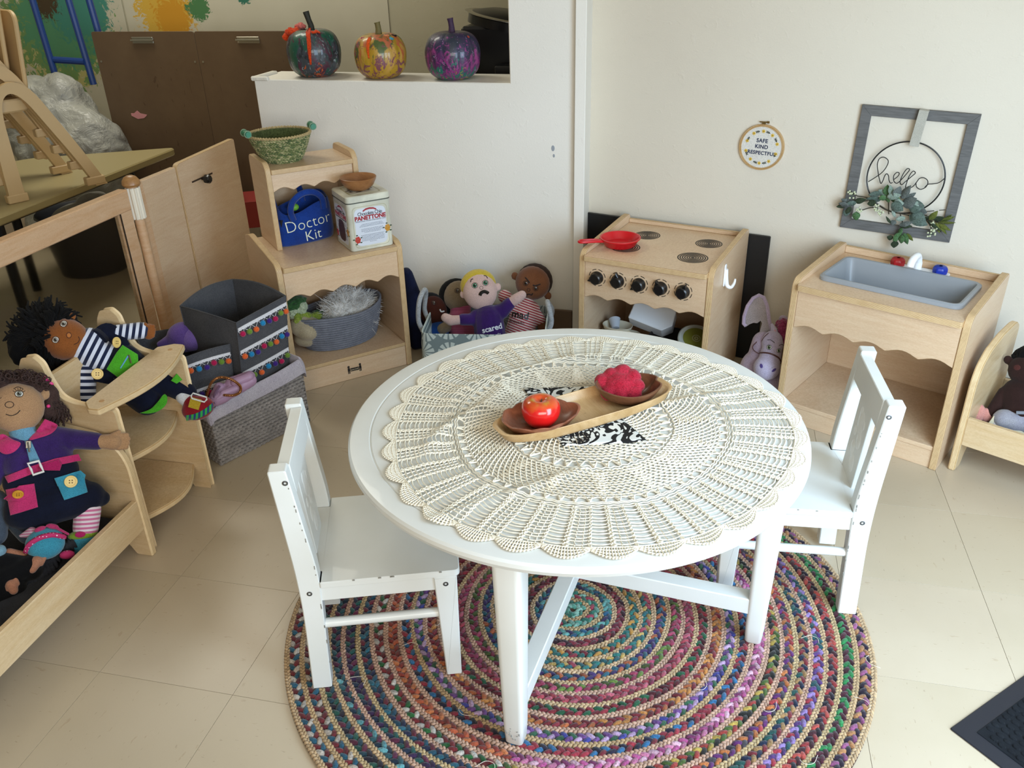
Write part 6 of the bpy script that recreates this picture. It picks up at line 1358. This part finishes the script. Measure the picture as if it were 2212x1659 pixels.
# ================================================================ BOY DOLL IN THE HIGH CHAIR
S8 = ImgPlane((-.27, .584, .4266), (.7935, .5664, -.2225), (-.0637, .441, .8953), .001159, 240, 770)
NVY = fb_('navy_corduroy', '#141a30', '#0f1426'); bd = thing('rag_doll', 'rag doll with shaggy black yarn hair and navy dungarees lying in the high chair', 'doll', T=S8.T)
SKB = headmat('skin_warm_brown', '#8f5528', '#844c22'); k = S8.s
bh = soft('head', [S8.ell((151, 735, 2), (48, 45, 36), 0), S8.ell((166, 686, 0), (7, 9, 5)), S8.ell((119, 772, 0), (9, 7, 5))], SKB, bd, None, .0028, 4)
# the head is tipped over: its crown points to the far end of the seat
YARN = fabric('black_yarn', '#0d0d0f', '#09090b', 700, .9, .3, 60)
soft('hair_base', [S8.ell((112, 728, -14), (52, 60, 32)), S8.ell((136, 694, -20), (40, 30, 22)), S8.ell((85, 750, -14), (40, 50, 26)), S8.ell((120, 790, -22), (34, 28, 20))], YARN, bd, None, .004, 2, lambda p: .004*nz(p, 60))
g = M(); random.seed(31); C0 = (122, 728)
for i in range(760):
    a = random.uniform(40, 335); ar = R_(a); r0_ = random.uniform(4, 40); o = S8(C0[0]+r0_*cos(ar), C0[1]-r0_*sin(ar)*1.05, random.uniform(12, 26)-r0_*.42)
    L = random.uniform(30, 54)*k*(1 if not (a < 70) else .9); dr = V(cos(ar), sin(ar), random.uniform(-.55, .0)).normalized(); side = V(-sin(ar), cos(ar), 0)*random.uniform(-.55, .55); z_ = V(0, 0, -.55)
    rr_ = .0027
    P = [o, o+dr*L*.4+V(0, 0, .004), o+(dr+side*.5).normalized()*L*.75+z_*L*.12, o+(dr+side+z_*.5).normalized()*L]
    g.ring(P, [rr_, rr_*1.05, rr_, rr_*.75], 5)
for (p, q) in (((118, 690), (126, 712)), ((124, 684), (132, 708)), ((132, 682), (126, 700)), ((112, 735), (124, 728)), ((104, 740), (112, 752)), ((108, 722), (122, 724)), ((100, 748), (108, 756)), ((112, 712), (118, 718))):
    for j in range(5): o = V(random.uniform(-3, 3), random.uniform(-3, 3), 0)*k; g.ring([S8(p[0]-8, p[1]-4, 28)+o, S8(*p, 36)+o, S8(*q, 36)+o*1.5], [.0021, .0021, .0016], 5)
g.build('yarn_hair', YARN, bd, ang=80)
GI = plain('iris_grey', '#6f675c', .3)
for c in ((136, 737), (150.5, 703)): eye(bh, bh, S8, c, 6.6, GI, white=True, rot=1.2)
disc(bh, bh, 'nose', S8(160.7, 727), .0050, .0058, fb_('nose_tan', '#b9743c'), .002); onsurf(bh, bh, 'nose_ring', [S8(160.7+4.6*cos(a*pi/9), 727+6*sin(a*pi/9)) for a in range(18)], .0006, plain('nose_line_dark', '#3f1c10', .8), .0004, True)
curve(bh, bh, S8, 'mouth', [(178, 729), (180, 735), (177, 742), (170, 746)], .8, MC['nose_line_dark']); curve(bh, bh, S8, 'brow', [(137, 696), (139, 691), (144, 690)], .7, MC['nose_line_dark']); curve(bh, bh, S8, 'brow', [(119, 728), (119, 734), (120, 740)], .7, MC['nose_line_dark'])
SWN = [(.5, '#1a2340'), (.5, '#cdd4e6')]
STB = stripes('navy_white_torso', SWN, .0158, 0, rot=(0, 0, .42), off=.2); STA = stripes('navy_white_sleeve', SWN, .0150, 0, rot=(0, 0, .12), off=.35); STL = stripes('navy_white_cuff', SWN, .0160, 1, off=.1)
torso_ = soft('striped_shirt', [S8.cap((192, 752, -8), (250, 792, -20), 40, 40), S8.cap((186, 748, -4), (198, 738, -6), 24, 30)], STB, bd, None, .0035, 4)
soft('sleeve', [S8.cap((222, 722, -14), (300, 712, -10), 17, 19)], STA, bd, None, .003, 3)
hnd = soft('hand', [S8.ell((315, 714, -8), (14, 18, 9)), S8.cap((300, 712, -10), (312, 714, -9), 13, 13)]+[S8.cap((316, 706+i*6.2, -7), (326-(abs(i-1.3)*1.5), 702+i*7.2, -6), 4.6, 4.2) for i in range(4)]+[S8.cap((312, 704, -2), (308, 698, 2), 4.5, 3.8)], SKB, bd, None, .0018, 3)
soft('sleeve', [S8.cap((192, 805, -2), (187, 856, -4), 21, 24)], STL, bd, None, .003, 3)
soft('dungarees', [S8.cap((262, 784, -11), (292, 810, -44), 43, 42), S8.cap((285, 815, -55), (330, 838, -50), 36, 34), S8.cap((300, 800, -52), (392, 848, -22), 30, 25), S8.cap((285, 850, -48), (312, 868, -30), 30, 33)], NVY, bd, None, .0035, 4)
b = bvh_of(torso_)
for P, w_ in (([(218, 728), (232, 716), (246, 726), (262, 752)], 19), ([(168, 806), (192, 800), (216, 806), (246, 812)], 20)):
    Q = []; 
    for x, y in bez2(P):
        p = S8(x, y); h = b.ray_cast(V(p.x, p.y, 1), V(0, 0, -1)); Q.append(V(p.x, p.y, (h[0].z if h[0] is not None else -.004)+.002))
    M().ring(Q, w_*k, 10, flat=(.35, 1), upv=(0, 0, 1)).build('strap', NVY, bd)
LIM = fb_('lime_felt', '#4fae2a', '#459e22'); YB = plain('cream_button', '#dcbf73', .4)
g = M(); g.prism([tuple(S8(x, y))[:2] for x, y in [(262, 745), (292, 765), (294, 800), (264, 823), (231, 797), (250, 762)]][::-1], .005, TR(0, 0, .036), ch=.0015); o = g.build('chest_pocket', LIM, bd, ang=50)
def lay_(obj, tg, off, min_z=0):
    bb_ = bvh_of(tg)
    for v in obj.data.vertices:
        h = bb_.ray_cast(V(v.co.x, v.co.y, 1), V(0, 0, -1))
        if h[0] is not None: v.co.z = h[0].z+off+(v.co.z-min_z)
dg_ = [c_ for c_ in bd.children if c_.name.startswith('dungarees')][0]
M().ring([S8(273, 768, 36), S8(258, 795, 36)], [.0022, .0014], 6).build('pocket_slit', plain('sky_cloth', '#5f9fc6', .8), bd); M().ring([S8(274, 766, 38), S8(279, 784, 38)], [.0022, .0018], 6).build('zip_pull', plain('old_brass', '#6f6648', .4, metal=.7), bd)
def button(par, p, r, T=None, mat=YB, tilt=0):
    g = M(); K = TR(*p) @ RX(tilt[0] if tilt else 0) @ RY(tilt[1] if tilt else 0); g.lathe([(r, -.001), (r, .0012), (r*.92, .0024), (r*.75, .0024), (r*.68, .0014), (.0002, .0014)], 28, T=K); q = g.build('button', mat, par)
    h_ = M()
    for x in (-1, 1):
        for y in (-1, 1): h_.cyl((x*r*.2, y*r*.2, .0013), (x*r*.2, y*r*.2, .0018), r*.1, n=8, T=K)
    h_.build('button_hole', plain('hole_brown', '#4a2f18', .8), q)
button(bd, S8(214, 807, 46), .0135, tilt=None); button(bd, S8(250.5, 740, 34), .0135, tilt=(0, 48))
soft('sock', [S8.cap((388, 858, -14), (400, 872, -8), 18, 16)], fb_('sock_white', '#d6d9de'), bd, None, .003, 3)
STS = stripes('shoe_stripe', [(.25, '#2f9c46'), (.25, '#20366a'), (.25, '#2f9c46'), (.25, '#20366a')], .022, 0)
soft('shoe', [S8.ell((417, 884, -2), (36, 27, 24), 20), S8.ell((405, 872, -4), (20, 18, 18))], fb_('shoe_red', '#8c1020', '#7c0c1a'), bd, None, .003, 3)
sh = [c_ for c_ in bd.children if c_.name.startswith('shoe')][0]
bs = bvh_of(sh); g = M(); n = 0; Pq = bez2([(391, 906), (410, 902), (430, 892), (449, 878)]); vs = []
for i, (x, y) in enumerate(Pq):
    for dy in (-6.5, -2, 2, 6.5):
        p = S8(x+dy*.3, y+dy); h = bs.ray_cast(V(p.x, p.y, 1), V(0, 0, -1)); vs.append((p.x, p.y, (h[0].z if h[0] is not None else -.006)+.0014))
g.add(vs, [[i*4+j, (i+1)*4+j, (i+1)*4+j+1, i*4+j+1] for i in range(len(Pq)-1) for j in range(3)]); g.build('shoe_band', STS, bd)
g = M(); g.prism([tuple(S8(x, y))[:2] for x, y in [(400, 857), (423, 864), (416, 887), (394, 880)]][::-1], .004, TR(0, 0, .024), ch=.001); g.build('shoe_strap', fb_('mustard_felt', '#b09328', '#a0851f'), bd)
M().ring([S8(x, y, 27) for x, y in ((404, 849), (432, 858), (433, 863), (428, 869), (402, 861), (400, 855))], .0022, 6, closed=True).build('shoe_buckle', fb_('buckle_white', '#d8d8d4'), bd)
g = M(); g.prism([tuple(S8(x, y))[:2] for x, y in bez2([(296, 893), (318, 884), (333, 868), (345, 852), (352, 858), (350, 874), (336, 888), (316, 894), (296, 893)])][:-1][::-1], .004, TR(0, 0, .008), ch=.001); g.build('sole_patch', LIM, bd, ang=50)
disc(bd, dg_, 'yellow_dot', S8(341, 869), .0045, .0045, plain('yellow_dot', '#d9b52c', .6), .001, lift=.009)
g = M(); g.prism([tuple(S8(x, y))[:2] for x, y in [(372, 806), (384, 820), (372, 829), (360, 822)]][::-1], .003, TR(0, 0, -.0015), ch=.001); g.build('knee_patch', LIM, bd)
# ================================================================ GIRL DOLL IN THE CRADLE
S9 = ImgPlane((-.27, .2728, .383), (.7446, .6175, -.2537), (-.1161, .494, .8617), .001024, 60, 940); k = S9.s
gd_ = thing('rag_doll', 'big rag doll with brown curls, purple jacket and navy skirt leaning in the cradle', 'doll', T=S9.T)
SKG = headmat('skin_tan_pink', '#b48f6b', '#aa8562')
gh = soft('head', [S9.ell((40, 880, 0), (53, 55, 40)), S9.ell((94, 851, -6), (9, 13, 6)), S9.ell((-16, 885, -6), (9, 12, 6))], SKG, gd_, None, .0028, 4)
CUR = fabric('brown_curl', '#4c3a36', '#3c2d2b', 500, .8, .4, 60)
soft('hair_base', [S9.ell((38, 838, -16), (58, 34, 30)), S9.ell((100, 868, -26), (22, 46, 18))], CUR, gd_, None, .004, 2, lambda p: .005*nz(p, 80))
g = M(); random.seed(6)
for i in range(230):
    x = random.uniform(-20, 98); y = 836-26*sqrt(max(0, 1-((x-38)/62)**2))+random.uniform(-8, 12); z = random.uniform(-18, 26) if y > 812 else random.uniform(-18, 8); r = random.uniform(4, 8)*k; a0 = random.uniform(0, 6.28); o = S9(x, y, z)
    g.ring([o+V(r*cos(a0+q*.9), r*sin(a0+q*.9), q*.0016) for q in range(8)], .0012, 4)
for i in range(90):
    x0 = random.uniform(92, 104); x1 = x0+random.uniform(-4, 46); o = S9(x0, random.uniform(862, 880), random.uniform(-30, -8)); e = S9(x1, random.uniform(898, 922), random.uniform(-40, -14)); m_ = (o+e)/2+V(.010, .012, 0)
    P = bez([o, m_, e], 8); g.ring([p+V(.0018*sin(j*1.7+i), .0018*cos(j*1.7+i), 0) for j, p in enumerate(P)], .0014, 4)
g.build('curly_hair', CUR, gd_, ang=80)
PK = fb_('hot_pink_felt', '#c83672', '#b82e66')
g = M(); g.ell(S9(88, 819, 12), (.011, .007, .006), rot=RZ(-8)); g.ell(S9(99, 825, 8), (.012, .004, .003), rot=RZ(-30)); g.build('hair_bow', plain('satin_pink', '#d2347c', .35), gd_); M().ell(S9(99, 878, 4), (.004, .004, .004)).build('hair_tie', MC['satin_pink'], gd_)
for c in ((44, 852), (1, 866)): eye(gh, gh, S9, c, 7.2, plain('iris_blue_grey', '#66695f', .3), white=True)
for c in ((44, 852), (1, 866)):
    for j in range(6): a = R_(30+24*j); onsurf(gh, gh, 'lash', [S9(c[0]+8*cos(a), c[1]-8*sin(a)), S9(c[0]+13*cos(a), c[1]-13*sin(a))], .0005, LINE, .0006)
curve(gh, gh, S9, 'brow', [(34, 841), (42, 837), (51, 841)], .7); onsurf(gh, gh, 'nose_ring', [S9(26.5+8*cos(a*pi/9), 875+6.4*sin(a*pi/9)) for a in range(18)], .0007, LINE, .0004, True); curve(gh, gh, S9, 'mouth', [(20, 895), (30, 898), (40, 894), (46, 887)], .9)
PJ = fb_('jacket_purple', '#3b2566', '#301d56'); SB = fb_('sky_blue_knit', '#6fa3c0', '#6094b2')
soft('turtleneck', [S9.cap((50, 930, -6), (58, 952, -2), 27, 24)], SB, gd_, None, .003, 3)
jk = soft('jacket', [S9.cap((28, 972, -6), (104, 960, -8), 32, 34), S9.cap((50, 1000, -4), (112, 988, -6), 40, 36), S9.cap((110, 946, -10), (194, 958, 4), 25, 20), S9.cap((10, 975, -10), (-10, 1030, -14), 28, 26)], PJ, gd_, None, .0035, 4)
ghn = soft('hand', [S9.cap((196, 958, 8), (226, 960, 14), 15, 19)]+[S9.cap((236, 948+i*8.5, 16), (258-(abs(i-1.3)*3.0), 945+i*9.3, 18), 6, 5.2) for i in range(4)]+[S9.cap((224, 946, 18), (238, 938, 22), 6, 5)], SKG, gd_, None, .002, 3)
def patch(P, z, t, mat, nm, tg=None, off=.001, par=gd_):
    g = M(); Q = [tuple(S9(x, y))[:2] for x, y in P][::-1]; g.prism(Q, t, TR(0, 0, z), ch=t*.3); o = g.build(nm, mat, par, ang=50)
    if tg is not None:
        bm = bmesh.new(); bm.from_mesh(o.data); bmesh.ops.triangulate(bm, faces=bm.faces); bmesh.ops.subdivide_edges(bm, edges=[e for e in bm.edges if e.calc_length() > .006], cuts=3, use_grid_fill=False); bmesh.ops.triangulate(bm, faces=bm.faces); bm.to_mesh(o.data); bm.free()
        bbs = [bvh_of(q) for q in (tg if isinstance(tg, list) else [tg])]
        for v in o.data.vertices:
            hs_ = [h[0].z for h in (b0.ray_cast(V(v.co.x, v.co.y, 1), V(0, 0, -1)) for b0 in bbs) if h[0] is not None]; v.co.z = (max(hs_) if hs_ else z-.004)+off+(v.co.z-z)
    return o
patch(bez2([(92, 906), (112, 916), (116, 924), (104, 938), (80, 947), (62, 950), (78, 928), (92, 906)])[:-1], .02, .004, PK, 'collar', jk); patch(bez2([(2, 944), (14, 936), (32, 948), (47, 957), (36, 974), (18, 979), (4, 966), (2, 944)])[:-1], .02, .004, PK, 'collar', jk)
patch([(54, 952), (66, 952), (84, 998), (64, 1000)], .02, .002, SB, 'zip_opening', jk, .0008); g = M(); g.box(S9(56, 968, 40), S9(66, 952, 38)); g.ring([S9(60, 955, 40), S9(63, 976, 40)], .0022, 6); g.build('zipper_pull', plain('old_nickel', '#8a857a', .35, metal=.8), gd_)
sk_ = soft('skirt', [S9.cap((60, 1130, -14), (204, 1086, -12), 22, 18), S9.cap((50, 1040, -6), (120, 1020, -8), 38, 40), S9.cap((60, 1100, -10), (150, 1080, -10), 46, 46), S9.cap((66, 1112, -12), (178, 1080, -8), 38, 34), S9.cap((50, 1050, -8), (44, 1110, -10), 30, 30)], NVY, gd_, None, .004, 4)
blt = patch([(17, 1026), (60, 1008), (110, 992), (156, 984), (162, 999), (118, 1006), (70, 1022), (24, 1040)], .03, .004, PK, 'belt', [sk_, jk], .0015)
patch([(82, 1005), (118, 993), (124, 1005), (120, 1018), (88, 1016), (78, 1012)], .03, .005, fb_('deep_pink_felt', '#b02260', '#a01c56'), 'belt_tail', [sk_, jk], .005)
M().ring([S9(x, y, 50) for x, y in ((60, 1000), (80, 995), (84, 1006), (89, 1018), (70, 1024), (66, 1012))], .0028, 8, closed=True).build('belt_buckle', plain('buckle_plastic', '#d9d9d6', .4), gd_)
po = patch([(19, 1054), (72, 1043), (79, 1093), (28, 1108)], .03, .004, PK, 'skirt_pocket', sk_, .001); patch([(16, 1072), (44, 1046), (72, 1043), (70, 1066), (44, 1078), (22, 1078)], .03, .004, PK, 'pocket_flap', sk_, .004)
TQ = fb_('turquoise_felt', '#3f98b4', '#378ca8'); patch([(112, 1040), (166, 1026), (174, 1068), (128, 1082)], .03, .004, TQ, 'skirt_pocket', sk_, .001); patch([(109, 1034), (160, 1020), (170, 1030), (168, 1040), (142, 1054), (116, 1052)], .03, .004, TQ, 'pocket_flap', sk_, .004)
bk_ = bvh_of(sk_)
def zs(x, y): p = S9(x, y); h = bk_.ray_cast(V(p.x, p.y, 1), V(0, 0, -1)); return V(p.x, p.y, (h[0].z if h[0] is not None else .03)+.0145)
button(gd_, zs(141, 1043), .0135); button(gd_, zs(42, 1064), .011, mat=plain('mustard_button', '#c9912c', .4), tilt=(38, 0))
STP = stripes('pink_white_stripe', [(.5, '#c06a92'), (.5, '#d9ccd4')], .0098, 1)
soft('striped_leg', [S9.cap((176, 1108, -10), (172, 1150, -14), 28, 27)], STP, gd_, None, .003, 3)
soft('boot', [S9.ell((166, 1172, -14), (30, 22, 22)), S9.ell((160, 1190, -14), (26, 20, 18))], fb_('boot_teal', '#3f8fa6', '#37839a'), gd_, None, .003, 3)
soft('boot_cuff', [S9.ell((166, 1164, -9), (31, 12, 21), 4)], fb_('boot_lime', '#86a833', '#7a9c2a'), gd_, None, .003, 2); M().ell(S9(160, 1161, 11), (.011, .007, .003)).build('pink_dot', fb_('dot_magenta', '#b02260'), gd_)
# ---- turquoise plush with a polka-dot band
S10 = ImgPlane((-.1932, .1454, .16), (.7555, .6068, -.2471), (-.1939, .5674, .8003), .001013, 100, 1200)
pb2 = thing('turquoise_plush', 'turquoise round plush head with pink dotted band and bow by the cradle rail', 'toy', T=S10.T); 
tb3 = soft('plush_head', [S10.ell((98, 1174, 0), (39, 35, 30), 10)], fb_('turquoise_velvet', '#3f93ab', '#36879f'), pb2, None, .003, 3)
DOT = NT('pink_polka'); DOT.rough(.9); vv_ = DOT.n('TexVoronoi'); vv_.inputs['Scale'].default_value = 150; vv_.inputs['Randomness'].default_value = .15; DOT.l(DOT.tc(), vv_.inputs['Vector']); DOT.col(DOT.ramp(vv_.outputs['Distance'], [(0, '#e6dfe2'), (.22, '#b32a62')], 'CONSTANT')); DOT = DOT.m
onsurf(pb2, tb3, 'dotted_band', [S10(x, y) for x, y in bez2([(61, 1192), (68, 1175), (88, 1162), (112, 1158), (134, 1164)])], .0062, DOT, .0, flat=(.25, 1))
soft('ear', [S10.cap((72, 1148, -6), (52, 1154, -10), 12, 4)], stripes('ear_stripe', [(.5, '#a8607f'), (.5, '#b9a3ad')], .006, 1), pb2, None, .0025, 2)
soft('bow', [S10.ell((88, 1143, 14), (12, 6, 5), 20), S10.ell((112, 1139, 14), (13, 6, 5), -15), S10.cap((118, 1142, 12), (142, 1158, 8), 3.5, 3)], fb_('bow_pink', '#b8386a', '#a83060'), pb2, None, .002, 2)
soft('plush_foot', [S10.ell((140, 1202, -6), (16, 10, 12))], DOT, pb2, None, .003, 2)
# ---- baby dolls lower in the cradle
SKN = headmat('skin_baby_pink', '#b07a5f', '#a36e54'); SKD = headmat('skin_baby_brown', '#6d3a28', '#5e3020'); BC = fb_('black_cotton', '#0d0d0f', '#0a0a0c')
def foot(S, c, ang, L, par, mat):
    a = R_(ang); d = V(cos(a), sin(a), 0); s_ = V(-sin(a), cos(a), 0); o = S(*c); q = S.s
    bl = [(o, o+d*L*q, 9*q, 12*q)]
    for i in range(5): t = o+d*(L+3-i*1.2)*q+s_*(-10+i*5)*q; bl.append((t-d*5*q, t+d*(8-i*1.1)*q, (5.2-i*.5)*q, (4.6-i*.5)*q))
    return soft('foot', bl, mat, par, None, .0016, 2)
by = thing('baby_doll', 'baby doll in black trousers with bare feet under the rag doll', 'doll', T=S10.T)
soft('trousers', [S10.cap((-10, 1255, -6), (72, 1216, 0), 26, 22), S10.cap((0, 1280, -10), (45, 1262, -4), 26, 20), S10.cap((20, 1210, -14), (70, 1226, -12), 24, 26)], BC, by, None, .0035, 4)
foot(S10, (74, 1226, 12), 62, 18, by, SKN); foot(S10, (40, 1266, 14), 108, 12, by, SKN)
soft('bare_thigh', [S10.cap((-20, 1225, -4), (12, 1232, -2), 20, 15), S10.cap((30, 1185, -20), (62, 1196, -16), 8, 8)], SKN, by, None, .003, 3)
soft('blue_shirt', [S10.cap((-30, 1180, -8), (12, 1182, -6), 18, 14)], fb_('pale_blue_cloth', '#7fa3b4', '#7096a8'), by, None, .003, 3, lambda p: .002*nz(p, 60))
jn = thing('denim_doll_trousers', 'grey-blue denim doll trousers tucked behind the rag doll skirt', 'clothes', T=S9.T); soft('denim_leg', [S9.cap((2, 1075, -24), (0, 1150, -22), 20, 24), S9.cap((16, 1100, -44), (60, 1160, -50), 20, 20)], fb_('grey_denim', '#4a5563', '#3f4957'), jn, None, .0035, 3)
b2_ = thing('baby_doll', 'brown bare baby doll curled at the near end of the cradle', 'doll', T=S10.T)
soft('body', [S10.cap((-10, 1318, 0), (22, 1304, 0), 22, 18), S10.cap((-12, 1345, 2), (34, 1316, 4), 12, 9), S10.cap((34, 1316, 4), (46, 1304, 6), 8, 6), S10.cap((-25, 1330, -8), (10, 1345, -6), 22, 14), S10.ell((-40, 1330, -8), (34, 36, 24))], SKD, b2_, None, .003, 4)
bk2 = thing('grey_knit_blanket', 'dark grey knit blanket bunched along the cradle rail', 'blanket', T=S10.T); soft('knit_cloth', [S10.cap((60, 1268, -22), (110, 1228, -22), 16, 13), S10.cap((30, 1296, -20), (90, 1250, -22), 12, 12), S10.cap((0, 1325, -30), (60, 1280, -30), 20, 18), S10.cap((90, 1222, -34), (150, 1180, -34), 18, 14)], MC['dark_grey_cloth'], bk2, None, .0035, 2, lambda p: .003*sin(p.x*700+p.y*300)+.002*nz(p, 50))
# ================================================================ OTHER CRADLE
S11 = ImgPlane((2.0061, 1.2476, .2541), (.9435, -.2499, .2175), (-.0859, .4494, .8892), .001260, 2190, 800)
rd = thing('dark_cloth_doll', 'dark brown cloth doll with curly black hair sitting in the cradle beside the sink', 'doll', T=S11.T); SKE = headmat('skin_deep_brown', '#33201c', '#2b1a17')
rh = soft('head', [S11.ell((2214, 800, 0), (36, 34, 28)), S11.ell((2179, 777, -4), (9, 10, 6))], SKE, rd, None, .003, 4)
soft('hair', [S11.ell((2222, 768, -6), (30, 24, 26)), S11.ell((2208, 775, -14), (24, 22, 20))], fabric('curly_black', '#0e0e10', '#0b0b0d', 300, 1, .3, 80), rd, None, .003, 1, lambda p: .004*nz(p, 150))
soft('body', [S11.cap((2200, 850, -4), (2205, 900, 0), 34, 40), S11.cap((2172, 848, 0), (2146, 894, 6), 13, 12)], SKE, rd, None, .0035, 4); eye(rh, rh, S11, (2215, 783), 5, EB, white=True); disc(rh, rh, 'cheek', S11(2196, 794), .010, .009, fb_('cheek_rose', '#4e2a26'), .0006)
gr = thing('grey_cloth_roll', 'pale grey cloth wrap lying over the dark doll in the cradle', 'cloth', T=S11.T); soft('cloth_fold', [S11.cap((2172, 905, 22), (2240, 915, 18), 22, 24), S11.cap((2160, 900, 26), (2152, 915, 26), 10, 5)], fb_('pale_grey_cloth', '#a3a2a8', '#9392a0'), gr, None, .003, 3, lambda p: .002*nz(p, 40)); M().box(S11(2194, 886, 44), S11(2230, 893, 42), ch=.001).build('grey_tab', plain('grey_tab', '#6a6f78', .5), gr)
pf = thing('pink_cloth_flower', 'peach pink cloth bud in the corner of the cradle by the sink', 'toy', T=S11.T); PP = fb_('peach_fleece', '#d6968a', '#ca887c')
for (x, y, rx, ry, z) in ((2112, 890, 13, 16, 8), (2126, 888, 12, 17, 14), (2138, 897, 13, 16, 10), (2120, 900, 14, 14, 16)): soft('petal', [S11.ell((x, y, z), (rx, ry, 9), 15)], PP, pf, None, .0022, 2)
sg = thing('cream_framed_card', 'cream edged card leaning on the rail of the cradle by the sink', 'card', T=S11.T); g = M(); K = TR(*S11(2190, 935, 30)) @ RZ(-32); g.box((-.065, -.016, 0), (.065, .016, .004), K); g.build('card_frame', plain('cream_card', '#c9c0a2', .5), sg); g = M(); g.box((-.055, -.010, .0038), (.055, .008, .0046), K); g.build('card_face', plain('card_grey', '#b7aca4', .6), sg)
